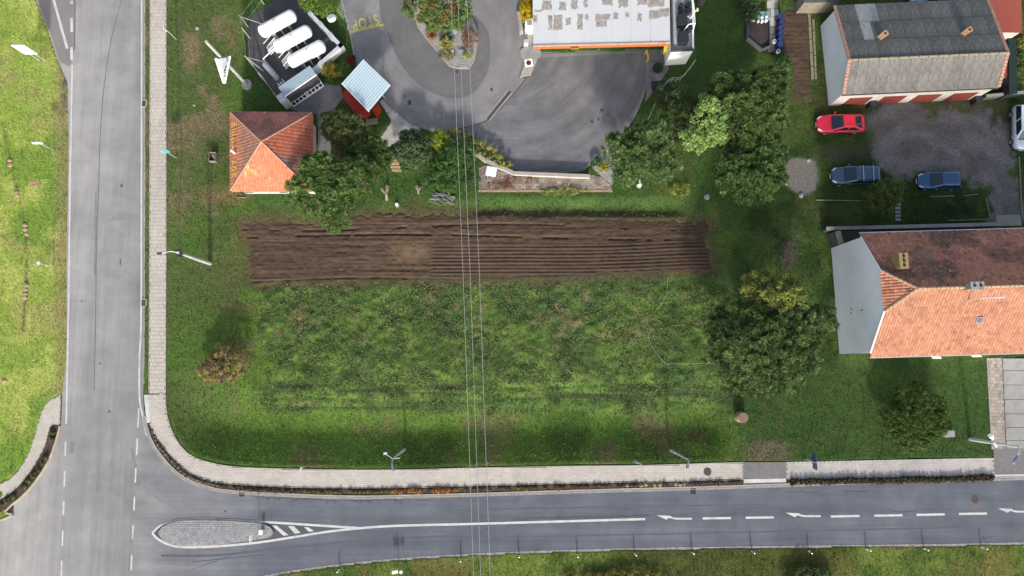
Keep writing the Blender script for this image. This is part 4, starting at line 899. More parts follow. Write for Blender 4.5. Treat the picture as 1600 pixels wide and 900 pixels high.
mb = MB(); q = a_+U_*(L_*.545)+VV*.75+NN*.1; mb.cyl(q, q+Vector((0, 0, .7)), .09, .09, 10); mb.dome(q+Vector((0, 0, .7)), (0, 0, 1), .12, .12); mb.build('vent_pipe', M['white'], cab)
mb = MB(); 
for xx in (-2.2, 1.0): mb.box(cen+Vector((xx, (inn[0]-cen).y-.04, 1.7)), (.9, .06, 1.0))
mb.build('window', M['glass'], cab)
for xx in (-2.2, 1.0): mb = MB(); mb.box(cen+Vector((xx, (inn[0]-cen).y-.3, 2.1)), (.7, .25, .04), 0); mb.build('window_shutter', M['conc'], cab)
# ---------------- pale ribbed roof shelter and the red sheds under it
simple = [(534, 130), (576, 173.5), (610, 133), (567.5, 92.5)]
p = [Vector((*Wn(u, v, 3.1), 0)) for u, v in simple]; c = sum(p, Vector())/4; sh_ = thing('shelter', c, 'open shelter with a pale blue ribbed metal roof beside the station yard', 'shelter')
mb = MB(); mb.hexa([q+Vector((0, 0, 3.0)) for q in p], [q+Vector((0, 0, 3.1)) for q in p]); M['paleblue'] = mat('pale_blue_sheet', (.42, .52, .58), .45, .05, 1, 10, stretch=(3, .3, 1), rot=.8); r = mb.build('roof', M['paleblue'], sh_)
mb = MB(); n = 15
for k in range(n):
    s0, s1 = (k+.25)/n, (k+.6)/n; q = [p[0].lerp(p[1], s0), p[0].lerp(p[1], s1), p[3].lerp(p[2], s1), p[3].lerp(p[2], s0)]
    mb.hexa([x+Vector((0, 0, 3.103)) for x in q], [x+Vector((0, 0, 3.17)) for x in q])
tag(mb.build('corrugation', M['paleblue'], r), kind='stuff')
mb = MB(); e_ = (p[1]-p[0]); mb.box((p[0]+p[1])/2+Vector((0, 0, 3.0)), (e_.length, .08, .26), math.atan2(e_.y, e_.x)); mb.build('fascia', M['white'], sh_)
for q in p: z = c+(q-c)*.5; mb = MB(); mb.cyl((z.x, z.y, 0), (z.x, z.y, 3.0), .06); mb.build('post', M['galv'], sh_)
M['redsheet'] = mat('red_corrugated', A(196, 66, 52), .55, .12, 1, 14)
simple_shed('red_kiosk', 'red corrugated lean-to sticking out from the shorter side of the pale blue shelter', 'kiosk', [(533.5, 148), (560, 181.5), (574, 166), (547, 134)], 2.2, M['redsheet'], M['redsheet'], 0, 10)
simple_shed('red_cabinet', 'small red roofed cabinet at the lower right corner of the pale blue shelter', 'cabinet', [(579, 170), (583.5, 174), (592, 163), (588, 158)], 1.9, M['redsheet'], M['redsheet'], 0, 3)
# ---------------- filling station canopy
SHT = 4.3; q = [Vector((*Wn(u, v, SHT), 0)) for u, v in ((833, 71), (1047, 66), (1046, -90), (832, -90))]
c = sum(q, Vector())/4; stn = thing('filling_station', c, 'filling station with a stained white flat roof and an orange front fascia', 'station')
M['panel'] = mat('roof_panel', (.45, .46, .475), .6, .05, .6, 10, stretch=(1, .4, 1))
mb = MB(); mb.hexa([x+Vector((0, 0, SHT-.5)) for x in q], [x+Vector((0, 0, SHT-.06)) for x in q]); mb.build('canopy', M['white'], stn)
n = 7; rng = random.Random(5)
for k in range(n):
    a_, b_ = k/n, (k+1)/n; s = [q[0].lerp(q[1], a_+.0012), q[0].lerp(q[1], b_-.0012), q[3].lerp(q[2], b_-.0012), q[3].lerp(q[2], a_+.0012)]
    mb = MB(); mb.hexa([x+Vector((0, 0, SHT-.055)) for x in s], [x+Vector((0, 0, SHT)) for x in s]); mb.build('roof_panel', M['panel'], stn)
M['stain'] = mat('roof_stain', A(190, 182, 176), .9, .35, 5.5, 14, dirt=A(148, 130, 118), dirt_amt=.8)
def rs(u0, v0, u1, v1):
    pts = []
    for k in range(6): pts.append((u0+(u1-u0)*k/5, v0+rng.uniform(-1, 1.4)))
    for k in range(1, 5): pts.append((u1+rng.uniform(-1.6, .9), v0+(v1-v0)*k/5))
    for k in range(6): pts.append((u1+(u0-u1)*k/5, v1+rng.uniform(-3.2, 1.4)))
    for k in range(1, 5): pts.append((u0+rng.uniform(-.9, 1.6), v1+(v0-v1)*k/5))
    return wp(pts, SHT)
mb = MB(); zz = SHT+.004
for s in ((847, 0, 862, 17), (873, 3, 885, 16), (892, -6, 903, 15), (911, 0, 919, 11), (940, -6, 957, 10), (966, -4, 982, 12), (995, -8, 1012, 9), (1012, -6, 1038, 11), (856, 24, 863, 46), (865, 23, 879, 47), (884, 28, 893, 40), (902, 22, 911, 46), (913, 22, 920, 32), (930, 22, 953, 32), (931, 32, 948, 43), (958, 20, 966, 30), (977, 19, 983, 28), (996, 20, 1003, 33), (1014, 17, 1030, 30), (1030, 13, 1046, 27), (833, 24, 840, 36), (836, 16, 846, 19)):
    mb = MB(); mb.prism(rs(*s), None, zz); zz += .0005; mb.build('roof_stain', M['stain'], stn)
d = q[1]-q[0]; an = math.atan2(d.y, d.x); M['orange'] = mat('orange_fascia', A(222, 130, 78), .5, .06, 1, 10)
mb = MB(); mb.box((q[0]+q[1])/2+Vector((0, -.05, SHT-.27)), (d.length, .1, .62), an); fa = mb.build('fascia', M['orange'], stn)
mb = MB(); mb.box((q[0]+q[1])/2+Vector((0, -.08, SHT+.06)), (d.length, .16, .05), an); mb.build('fascia_trim', mat('trim_pale', A(240, 205, 180), .5), fa)
M['yellow'] = mat('yellow_paint_metal', A(235, 205, 60), .5, .1)
mb = MB(); e = q[0]+d*.305+Vector((0, -.2, SHT-.25))
for s_ in (-1, 0, 1): mb.hexa([e+Vector((s_*.22-.12, -.06, -.2)), e+Vector((s_*.22+.12, -.06, -.2)), e+Vector((s_*.22+.12, .04, -.2)), e+Vector((s_*.22-.12, .04, -.2))], [e+Vector((s_*.3-.05, -.2, .25)), e+Vector((s_*.3+.05, -.2, .25)), e+Vector((s_*.3+.05, -.1, .25)), e+Vector((s_*.3-.05, -.1, .25))])
mb.build('emblem', M['yellow'], stn)
mb = MB(); e = d.normalized(); nn = Vector((-e.y, e.x, 0)); b0 = q[0]+e*.6+nn*3.0; mb.box(b0+e*(d.length/2-.6)+nn*3+Vector((0, 0, 1.9)), (d.length-1.2, 6, 3.8), an); mb.build('wall', M['render_w'], stn)
for k in range(4): mb = MB(); z = q[0]+d*(.05+.3*k)+nn*2.6; mb.cyl((z.x, z.y, 0), (z.x, z.y, SHT-.5), .12); mb.build('column', M['galv'], stn)
# plant block
PH = 3.3; q = [Vector((*Wn(u, v, PH), 0)) for u, v in ((1050, 79), (1084.5, 77), (1083, -60), (1047, -60))]
c = sum(q, Vector())/4; pb_ = thing('plant_block', c, 'white walled plant room with dark fans on its roof beside the station', 'plant room')
mb = MB(); mb.hexa(q, [x+Vector((0, 0, PH-.35)) for x in q]); mb.build('wall', M['white'], pb_)
inn = [c+(x-c)*Vector((.93, .985, 1)).x if False else Vector((c.x+(x.x-c.x)*.84, c.y+(x.y-c.y)*.955, 0)) for x in q]
mb = MB(); mb.hexa([x+Vector((0, 0, PH-.34)) for x in inn], [x+Vector((0, 0, PH-.3)) for x in inn]); mb.build('roof', mat('white_membrane', A(215, 220, 226), .7, .06, 1, 10, dirt=A(170, 165, 155), dirt_amt=.4), pb_)
for i in range(4):
    a_, b_ = (q[i], q[(i+1) % 4]); ia, ib = inn[i], inn[(i+1) % 4]; mm = M['white'] if i == 1 else mat('parapet', A(96, 96, 104), .6, .1)
    mb = MB(); mb.hexa([x+Vector((0, 0, PH-.35)) for x in (a_, b_, ib, ia)], [x+Vector((0, 0, PH)) for x in (a_, b_, ib, ia)]); mb.build('parapet', mm, pb_)
def on_roof(u, v): x, y = Wn(u, v, PH); return Vector((x, y, PH-.3))
for (u, v, r_) in ((1063.5, 10, .2), (1063.5, 19, .22), (1075, 8.5, .26), (1075.5, 18, .27), (1065, 46, .18), (1077, 45.5, .26), (1064, -8, .22), (1075, -6, .24)):
    z = on_roof(u, v); f_ = thing('roof_fan', z, 'round dark extractor fan on the white plant room roof', 'fan', 'round fans on the plant room roof'); mb = MB(); mb.cyl(z, z+Vector((0, 0, .55)), r_, r_, 18); mb.build('housing', M['dark'], f_)
    mb = MB(); mb.cyl(z+Vector((0, 0, .55)), z+Vector((0, 0, .60)), r_*1.08, r_*1.02, 18); mb.build('cowl', mat('cowl', A(52, 58, 70), .5), f_)
for (u, v, lb) in ((1065, 34, 'upper of the two square dark cooling units on the plant room roof'), (1066.5, 61, 'lower of the two square dark cooling units on the plant room roof')):
    z = on_roof(u, v); f_ = thing('cooling_unit', z, lb, 'cooling unit'); mb = MB(); mb.box(z+Vector((0, 0, .45)), (.85, 1.0, .9)); mb.build('housing', mat('unit_dark', A(58, 62, 72), .5), f_)
    mb = MB()
    for k in range(7): mb.box(z+Vector((-.36+.12*k, 0, .915)), (.04, .9, .02))
    mb.build('grille', M['dark'], f_)
z = on_roof(1073, 30); t = thing('pipe_frame', z, 'white tubular frame with a yellow lamp leaning over the plant room edge', 'frame'); mb = MB()
for a_, b_ in (((1066, 51, .3), (1076, 38, 1.0)), ((1076, 38, 1.0), (1086, 36, .9)), ((1070, 22, .6), (1079, 29, 1.2)), ((1079, 29, 1.2), (1088, 15, 1.6)), ((1086, 36, .9), (1084, 5, .9)), ((1083, 48, .5), (1086, 36, .9))):
    A1 = Vector((*Wn(a_[0], a_[1], PH+a_[2]-.3), PH+a_[2]-.3)); B1 = Vector((*Wn(b_[0], b_[1], PH+b_[2]-.3), PH+b_[2]-.3)); mb.cyl(A1, B1, .045)
mb.build('tubes', M['white'], t); z = Vector((*Wn(1089.5, 15, PH+1.4), PH+1.4)); mb = MB(); mb.cyl(z-Vector((0, 0, .1)), z+Vector((0, 0, .15)), .16, .1); mb.build('lamp', mat('cream', A(238, 225, 170), .5), t)
z = W(1094, 5); t = thing('water_butt', z, 'round grey tank with a lid in the corner behind the plant room', 'tank'); mb = MB(); mb.cyl(z, z+Vector((0, 0, 1.3)), .36, .36, 20); mb.build('body', mat('butt', A(120, 116, 112), .8), t); mb = MB(); mb.cyl(z+Vector((0, 0, 1.3)), z+Vector((0, 0, 1.36)), .39, .3, 20); mb.build('lid', mat('butt_lid', A(150, 145, 142), .8), t)
# height bar with yellow post, bollard banner
z = W(1013, 90); t = thing('yellow_barrier', z, 'yellow painted rail standing at the right end of the station forecourt', 'barrier'); mb = MB(); a_ = W(1010.5, 78, 1.0); b_ = W(1013, 91, 1.0); mb.tube([Vector((a_.x, a_.y, 0)), a_, b_, Vector((b_.x, b_.y, 0))], .07, 8); mb.build('rail', M['yellow'], t)
z = W(1033, 83); t = thing('feather_flag', z, 'yellow leaf shaped banner on a short pole by the station wall', 'flag'); mb = MB(); mb.cyl(z, z+Vector((0, 0, 2.2)), .03); mb.build('pole', M['galv'], t)
mb = MB(); pts = [z+Vector((0, 0, .6)), z+Vector((.3, .03, .8)), z+Vector((.42, .05, 1.6)), z+Vector((.2, .1, 2.2)), z+Vector((-.05, .08, 2.1))]; slab(mb, [x+Vector((0, -.3*(2.2-x.z), 0)) for x in pts], (0, -.03, .02)); mb.build('banner', M['yellow'], t)
z = W(1027, 109); t = thing('planter', z, 'round dark planter with clipped greenery on the paved apron', 'planter'); mb = MB(); mb.cyl(z, z+Vector((0, 0, .4)), .42, .5, 20); mb.build('pot', M['dark'], t); PLANTER = t
z = W(1028, 134); t = thing('grating', z, 'dark rectangular steel grating set in the apron below the planter', 'grating'); mb = MB()
for k in range(9): mb.box(z+Vector((-.56+.14*k, 0, .07)), (.07, .85, .03), .05)
mb.build('bars', M['dark'], t); mb = MB(); mb.box(z+Vector((0, 0, .055)), (1.3, .95, .01), .05); mb.build('frame', mat('teal_dark', A(50, 66, 76), .7), t)
# kerbed nose with round sign painted plate, left of the canopy
mb = MB(); mb.prism(wp([(819, 38), (832, 38), (832, 76), (843, 84), (837, 100), (829, 118), (812, 122), (820, 98), (817, 80)]), -.05, .14); tag(mb.build('kerbed_nose', M['kerb']), kind='structure')
mb = MB(); mb.prism([(W(829, 87).x+1.05*math.cos(a), W(829, 84).y+.75*math.sin(a)) for a in np.linspace(0, 2*math.pi, 24, endpoint=False)], .1, .18); tag(mb.build('kerb_base', M['conc']), kind='structure')
z = W(826, 99.5); t = thing('no_entry_disc', z+Vector((0, 0, .14)), 'round dark red disc on a white square plate at the tip of the kerbed nose', 'sign'); mb = MB(); mb.box(z+Vector((0, 0, .165)), (.75, .75, .05), .2); mb.build('plate', M['white'], t); mb = MB(); mb.cyl(z+Vector((0, 0, .19)), z+Vector((0, 0, .215)), .25, n=24); mb.build('disc', mat('maroon', A(110, 50, 66), .5), t)
z = W(826, 47); t = thing('service_cabinet', z, 'white service cabinet with a slatted top on the kerbed nose beside the canopy', 'cabinet'); mb = MB(); mb.box(z+Vector((0, 0, .75)), (.75, 1.0, 1.2)); mb.build('body', M['white'], t)
mb = MB()
for k in range(4): mb.box(z+Vector((.05, .25-.12*k, 1.36)), (.45, .05, .02))
mb.build('slats', M['dark'], t)
z = W(822, 71); t = thing('post_box', z, 'small white box on the kerbed nose below the service cabinet', 'box'); mb = MB(); mb.box(z+Vector((0, 0, .5)), (.35, .3, .75)); mb.build('body', M['white'], t); mb = MB(); mb.box(z+Vector((0, 0, .9)), (.42, .37, .05)); mb.build('lid', M['galv'], t)
z = W(813, 38); t = thing('concrete_barrier', z, 'long pale concrete barrier standing at the edge of the yard left of the canopy', 'barrier'); a_, b_ = W(810.5, 22), W(815, 54); d = b_-a_; an = math.atan2(d.y, d.x); mb = MB(); mb.box((a_+b_)/2+Vector((0, 0, .25)), (d.length, .4, .5), an); mb.box((a_+b_)/2+Vector((0, 0, .6)), (d.length-.1, .22, .3), an); mb.build('body', M['kerb'], t)
# ================================================================ gas tank yard
tankdir = (W(462, 22, 1.2)-W(406, 52, 1.2)); tankdir.z = 0; tankdir.normalize(); tn_ = Vector((-tankdir.y, tankdir.x, 0))
M['tankw'] = mat('tank_white', (.82, .82, .82), .4, .02, 1, 10, bmp=0)
for k, (u, v, lb) in enumerate(((433.5, 37, 'uppermost white pressure tank lying aslant in the walled yard'), (457.5, 61, 'middle one of three white pressure tanks lying in the walled yard'), (479, 84.5, 'lowest white pressure tank lying nearest the white grid kiosk'))):
    c = W(u, v, 1.5); t = thing('gas_tank', (c.x, c.y, 0), lb, 'gas tank'); Lh = 1.55; r = .63; mb = MB()
    mb.cyl(c-tankdir*Lh, c+tankdir*Lh, r, r, 28, caps=False); mb.dome(c+tankdir*Lh, tankdir, r, .42, 28, 5); mb.dome(c-tankdir*Lh, -tankdir, r, .42, 28, 5); mb.build('vessel', M['tankw'], t, smooth=True)
    for s in (-.75, 0, .75): mb = MB(); mb.cyl(c+tankdir*(s*Lh-.02), c+tankdir*(s*Lh+.02), r+.012, r+.012, 28, caps=False); mb.build('weld_band', mat('weld', (.62, .63, .64), .5, .1) if 'weld' not in bpy.data.materials else bpy.data.materials['weld'], t)
    for s in (-1, 1):
        mb = MB(); mb.box((c.x+tankdir.x*s*.9, c.y+tankdir.y*s*.9, .48), (.25, 1.05, .96), math.atan2(tankdir.y, tankdir.x)); mb.build('saddle', M['conc'], t)
    mb = MB(); mb.cyl(c+tankdir*.2*(k-1)+Vector((0, 0, r-.03)), c+tankdir*.2*(k-1)+Vector((0, 0, r+.16)), .09, n=12); mb.build('valve', M['galv'], t)
    mb = MB()
    for s in (-.7, .0, .8): b0 = c+tankdir*s-tn_*(r+.1); mb.tube([Vector((b0.x, b0.y, .1)), b0+Vector((0, 0, -.2)), b0+tn_*.2+Vector((0, 0, .1))], .03)
    mb.build('pipework', M['white'], t)
for k, (u, v) in enumerate(((446, 50), (470, 72))):
    c = W(u-22, v+20, .9); t = thing('steel_steps', (c.x, c.y, 0), ('white access steps between the upper and middle tanks', 'white access steps between the middle and lowest tanks')[k], 'steps')
    for s in range(5): mb = MB(); p_ = c+tankdir*(-.5+.25*s)+tn_*.0; mb.box((p_.x, p_.y, .25+.15*s), (.2, .9, .03), math.atan2(tankdir.y, tankdir.x)); mb.build('tread', M['galv'], t)
    mb = MB()
    for s in (-1, 1): a_ = c+tn_*.46*s-tankdir*.6; b_ = c+tn_*.46*s+tankdir*.6; mb.cyl((a_.x, a_.y, .15), (b_.x, b_.y, .95), .03); mb.cyl((a_.x, a_.y, .95), (b_.x, b_.y, 1.7), .025)
    mb.build('handrail', M['white'], t)
a_, b_ = W(414, 100, .8), W(433, 122, .8); d = (b_-a_).normalized(); c = (a_+b_)/2; t = thing('grey_cylinder', (c.x, c.y, 0), 'small grey cylinder vessel with a ladder frame at the yard corner', 'cylinder'); mb = MB(); mb.cyl(a_, b_, .3, .27, 18, caps=False); mb.dome(b_, d, .27, .2, 18); mb.dome(a_, -d, .3, .2, 18); mb.build('vessel', mat('vessel_grey', A(172, 180, 190), .4, .06), t, smooth=True)
mb = MB(); nn = Vector((-d.y, d.x, 0))
for s in (-.28, 0, .28): mb.cyl(b_+nn*s+d*.1-Vector((0, 0, .5)), b_+nn*s+d*.9-Vector((0, 0, .6)), .03)
for s in (.35, .65): mb.cyl(b_-nn*.4+d*s-Vector((0, 0, .55)), b_+nn*.4+d*s-Vector((0, 0, .55)), .03)
mb.build('ladder_frame', M['white'], t)
for s in (.15, .85): z = a_.lerp(b_, s); mb = MB(); mb.box((z.x, z.y, .25), (.2, .5, .5), math.atan2(d.y, d.x)); mb.build('saddle', M['conc'], t)
pts = [W(411, 92, 1.0), W(428, 76, 1.0)]; t = thing('barrier_rail', (pts[0].x, pts[0].y, 0), 'white painted rail between the grey cylinder and the middle tank', 'rail'); mb = MB(); mb.tube([Vector((pts[0].x, pts[0].y, 0)), pts[0], pts[1], Vector((pts[1].x, pts[1].y, 0))], .06, 8); mb.build('tube', M['white'], t)
# L shaped white wall
t = thing('yard_wall', W(530, 72), 'L-shaped low white wall with a coping around two sides of the tank yard', 'wall')
for (u0, v0, u1, v1) in ((485, 21, 532, 71), (532, 71, 441, 152)):
    a_, b_ = W(u0, v0, 1.2), W(u1, v1, 1.2); a_.z = b_.z = 0; d = b_-a_; an = math.atan2(d.y, d.x); c = (a_+b_)/2; mb = MB(); mb.box(c+Vector((0, 0, .57)), (d.length, .24, 1.14), an); wl = mb.build('wall_panel', M['white'], t); mb = MB(); mb.box(c+Vector((0, 0, 1.17)), (d.length+.3, .34, .06), an); mb.build('coping', mat('coping_pale', A(232, 238, 246), .7, .08), wl)
    n = 3
    for k in range(n+1): z = a_+d*(k/n); mb = MB(); mb.box(z+Vector((0, 0, .62)), (.42, .42, 1.24), an); mb.build('pier', mat('pier_pale', A(214, 220, 228), .7, .06), t)
# grid fronted kiosk beneath the wall
base = [W(446, 152), W(457, 166), W(506, 134), W(493, 114)]; ax_ = (W(505, 132)-W(457, 165)).normalized(); ay_ = Vector((-ax_.y, ax_.x, 0)); o = W(458, 167); Lk = (W(505.5, 133)-o).length
t = thing('grid_kiosk', o+ax_*Lk/2, 'white framed kiosk with two gridded windows and a pale blue sloping roof', 'kiosk'); up = Vector((0, 0, 1)); rise = Vector((0, 0, 1.9)); wdt = 1.15
mb = MB(); mb.box(o+ax_*Lk/2+ay_*(wdt/2+.1)+up*.95, (Lk-.1, wdt, 1.86), math.atan2(ax_.y, ax_.x)); mb.build('body', M['conc_d'], t)
mb = MB(); slab(mb, [o+ay_*.35+up*1.9, o+ax_*Lk+ay_*.35+up*1.9, o+ax_*Lk+ay_*(wdt+.2)+up*2.15, o+ay_*(wdt+.2)+up*2.15], (0, 0, -.08)); mb.build('roof', mat('roof_bluegrey', A(168, 192, 206), .5, .08), t)
def fbar(a0, z0, a1, z1, w_=.07):   # bars of the sloping front, a along the front, z height
    P0 = o+ax_*a0+ay_*(.4*z0/1.9-.02)+up*z0; P1 = o+ax_*a1+ay_*(.4*z1/1.9-.02)+up*z1; return P0, P1
mb = MB()
for a0 in (0.05, Lk*.47, Lk*.53, Lk-.05): mb.cyl(*fbar(a0, 0, a0, 1.9), .07)
for z0 in (.06, 1.86): mb.cyl(*fbar(0, z0, Lk, z0), .07)
mb.build('frame', M['white'], t)
for s in (0, 1):
    x0 = .05 if s == 0 else Lk*.53; x1 = Lk*.47 if s == 0 else Lk-.05; mb = MB(); P0, P1 = fbar(x0, 0, x0, 1.9); Q0, Q1 = fbar(x1, 0, x1, 1.9); slab(mb, [P0, Q0, Q1, P1], ay_*.02); w_ = mb.build('window', M['glass'], t); mb = MB()
    for k in range(1, 4): mb.cyl(*fbar(x0+(x1-x0)*k/4, 0, x0+(x1-x0)*k/4, 1.9), .045)
    for z0 in (.65, 1.3): mb.cyl(*fbar(x0, z0, x1, z0), .045)
    mb.build('window_grid', M['white'], w_)
z = W(446, 157, 1.0); mb = MB(); mb.box((z.x-.1, z.y, .85), (.75, .85, 1.6), math.atan2(ax_.y, ax_.x)); t = thing('meter_box', (z.x, z.y, 0), 'squat white meter box at the lower end of the tank yard wall', 'box'); mb.build('body', M['white'], t); mb = MB(); mb.box((z.x-.1, z.y, 1.68), (.82, .92, .06), math.atan2(ax_.y, ax_.x)); mb.build('lid', mat('lid_pale', A(225, 228, 232), .6), t)
# fence posts and wires round the yard
posts = [(379, 28, 383, 45), (375, 50, 387, 65), (377, 80, 398, 108), (405, 117, 416, 130), (408, -4, 413, 8), (385, 26, 405, 20), (425, 8, 400, 22)]
posts = [((388, 42), 2.3), ((391, 60), 2.2), ((397, 104), 2.4), ((416, 128), 2.2), ((413, 7), 2.2), ((437, 156), 1.8)]
tops = []
for k, (b_, h) in enumerate(posts):
    z = W(*b_); lb = ('concrete fence post at the upper left corner of the tank yard', 'leaning fence post left of the uppermost tank', 'braced fence post on the left side of the tank yard', 'fence post below the small grey cylinder', 'fence post at the top end of the tank yard fence', 'fence post where the yard fence meets the meter box')[k]
    t = thing('fence_post', z, lb, 'fence post', 'concrete posts round the tank yard'); mb = MB(); tp = z+Vector((0, 0, h)); mb.cyl(z, tp, .065, .055, 6); mb.build('post', mat('post_conc', A(206, 200, 190), .8, .1) if k == 0 else bpy.data.materials['post_conc'], t)
    if k in (0, 2):
        for dx, dy in ((.9, .5), (1.0, -.5)) if k == 2 else ((1.4, .3),): mb = MB(); mb.cyl(z+Vector((dx, dy, 0)), z+Vector((0, 0, h*.9)), .05, .05, 6); mb.build('brace', bpy.data.materials['post_conc'], t)
    tops.append((z, h))
t = thing('wire_fence', tops[2][0], 'thin wire fence strung between the posts on the left of the tank yard', 'fence'); order = [4, 0, 1, 2, 3, 5]
for fz in (.35, .9):
    mb = MB(); mb.tube([tops[i][0]+Vector((0, 0, tops[i][1]*fz)) for i in order], .007, 4); mb.build('wire', M['galv'], t)
# triangular advertising mast
z = W(386.5, 133); t = thing('sign_mast', z, 'tall pale mast carrying a triangular white sign in the grass beside the tank yard', 'sign mast'); hm = 9.3; mb = MB(); mb.cyl(z+Vector((0, 0, .3)), z+Vector((0, 0, hm)), .16, .13, 12); mb.build('mast', mat('mast', A(206, 216, 206), .5, .06), t)
mb = MB(); mb.cyl(z, z+Vector((0, 0, .3)), .55, .5, 16); mb.build('footing', M['conc'], t)
hs0, hs1 = 5.0, 6.6; TA = Vector((*Wn(339, 91, hs1), hs1)); TB = Vector((*Wn(360, 86, 5.9), 5.9)); TC = Vector((*Wn(351.5, 130, hs0), hs0)); nrm = (TB-TA).cross(TC-TA).normalized(); nrm = nrm if nrm.z > 0 else -nrm
mb = MB(); slab(mb, [TA, TB, TC], -nrm*.25); bd = mb.build('sign_board', mat('sign_face', A(214, 222, 226), .5, .04), t)
mb = MB(); mb.cyl(TA-nrm*.1, TC-nrm*.1, .17, .17, 4); mb.cyl(TC, TB, .07, .07, 4); mb.build('sign_frame', M['white'], t); mb = MB(); mb.cyl(TA, TB, .11, .11, 4); mb.build('sign_edge', mat('edge_grey', A(80, 90, 96), .5), t)
mb = MB(); rr = random.Random(8)
for k in range(8):
    c_ = TB.lerp(TC, .08+.105*k)+(TA-TB)*.16+nrm*.02; e1_ = (TC-TB).normalized(); e2_ = nrm.cross(e1_)
    for q in range(3): mb.box(c_+e2_*rr.uniform(-.12, .12)+e1_*rr.uniform(-.08, .08), (.05, .2, .015) if q % 2 else (.16, .05, .015), ax=(e1_, e2_, nrm))
mb.build('sign_lettering', M['dark'], bd)
mb = MB(); c_ = TA.lerp(TB, .45).lerp(TC, .22)+nrm*.02; ps = [c_+(e1_*math.cos(a)*.36+e2_*math.sin(a)*.24) for a in np.linspace(0, 2*math.pi, 17)]; mb.tube(ps, .03, 4); ps = [c_+(e1_*math.cos(a)*.18+e2_*math.sin(a)*.13) for a in np.linspace(0, 2*math.pi, 13)]; mb.tube(ps, .025, 4); mb.build('sign_emblem', M['galv'], bd)
# ================================================================ poles, lamps, signs, wires
def lamp(b_, h, arm, lb, head='flat', cat='street lamp', dark=False, r=.09, arms=True):
    z = W(*b_); z.z = gz(z.x, z.y) if hard_mask(np.array([z.x]), np.array([z.y]))[0] > .1 else .08
    t = thing('street_lamp', z, lb, cat); top = Vector((z.x, z.y, h)); m_ = M['galv']; mb = MB(); mb.cyl(z, z+Vector((0, 0, h*.35)), r*1.25, r*1.2, 12); mb.cyl(z+Vector((0, 0, h*.35)), top, r, r*.7, 12); mb.build('pole', m_, t)
    e = Vector((*Wn(*arm, h+.4), h+.4)); d = (e-top); mb = MB(); mb.tube([top, top+d*.35+Vector((0, 0, .2)), e-d*.25], .045, 8); mb.build('arm', m_, t)
    mb = MB(); d.z = 0; dn = d.normalized(); s = Vector((-dn.y, dn.x, 0)); c = e-dn*.3
    mb.hexa([c-dn*.38-s*.07-Vector((0, 0, .03)), c+dn*.38-s*.14-Vector((0, 0, .03)), c+dn*.38+s*.14-Vector((0, 0, .03)), c-dn*.38+s*.07-Vector((0, 0, .03))], [c-dn*.36-s*.05+Vector((0, 0, .1)), c+dn*.3-s*.1+Vector((0, 0, .1)), c+dn*.3+s*.1+Vector((0, 0, .1)), c-dn*.36+s*.05+Vector((0, 0, .1))])
    mb.build('lamp_head', mat('lamp_blue', A(128, 142, 168), .4) if 'lamp_blue' not in bpy.data.materials else bpy.data.materials['lamp_blue'], t)
    return t, top
t, tp = lamp((631, 703), 6.2, (614, 735), 'street lamp leaning over the pavement above the orange roadside plants')
mb = MB(); mb.tube([tp+Vector((-.6, .35, -.3)), tp+Vector((0, 0, -.1)), tp+Vector((.6, .05, -.2))], .035); mb.box(tp+Vector((-.65, .4, -.3)), (.3, .2, .12)); mb.build('bracket', M['galv'], t)
t, tp = lamp((1049, 704), 6.0, (1074, 731), 'street lamp in the grass edge near the brown manhole cover')
t, tp = lamp((1515, 686), 6.4, (1584, 723), 'tall street lamp with a loudspeaker beside the concrete driveway', r=.13)
mb = MB(); c = W(1552, 690, 4.0); mb.cyl(c+Vector((.0, .2, 0)), c+Vector((-.3, .55, .15)), .06, .24, 14); mb.cyl(c+Vector((.1, -.1, -.1)), c+Vector((.35, -.4, .0)), .06, .2, 14); mb.build('loudspeaker', M['white'], t)
# power pole on the west lawn with its overhead cable
z = W(328.5, 411.5); t = thing('power_pole', z, 'thick pale concrete power pole leaning over the lawn left of the ploughed strip', 'power pole'); top = Vector((z.x, z.y, 6.5)); mb = MB(); mb.cyl(z, top, .2, .13, 14); mb.build('pole', mat('pole_conc', A(214, 214, 210), .7, .08, 2, 20), t)
mb = MB(); e = Vector((*Wn(250, 396, 6.9), 6.9)); mb.tube([top, top+Vector((-.5, .05, .3)), e], .04, 8); mb.build('arm', M['galv'], t); mb = MB(); mb.box(e+Vector((-.05, 0, 0)), (.4, .18, .12)); mb.build('lamp_head', M['dark'], t)
mb = MB(); mb.box(top-Vector((0, 0, .15)), (.5, .5, .18), .5); mb.box(top-Vector((0, .2, .5)), (.2, .3, .3), .5); mb.build('bracket', M['dark'], t)
def cable(name, pts, r, m, lb, cat, group=None, sag=.3):
    ps = []; 
    for a_, b_ in zip(pts[:-1], pts[1:]):
        for k in range(12): s = k/12; q = a_.lerp(b_, s); q.z -= sag*4*s*(1-s); ps.append(q)
    ps.append(pts[-1]); mb = MB(); mb.tube(ps, r, 5); o_ = mb.build(name, m, origin=ps[0]); return tag(o_, lb, cat, group)
dk = M['dark']
cable('overhead_cable', [top, Vector((*Wn(284, 225, 6.3), 6.3)), Vector((*Wn(274, -5, 6.3), 6.3)), Vector((*Wn(262, -260, 6.3), 6.3))], .022, dk, 'dark overhead cable running north from the concrete power pole', 'cable', sag=.0)
cable('stay_cable', [top, W(372, 450, .1)], .015, dk, 'thin stay wire slanting down from the concrete power pole', 'cable', sag=.1)
ZW = 8.5
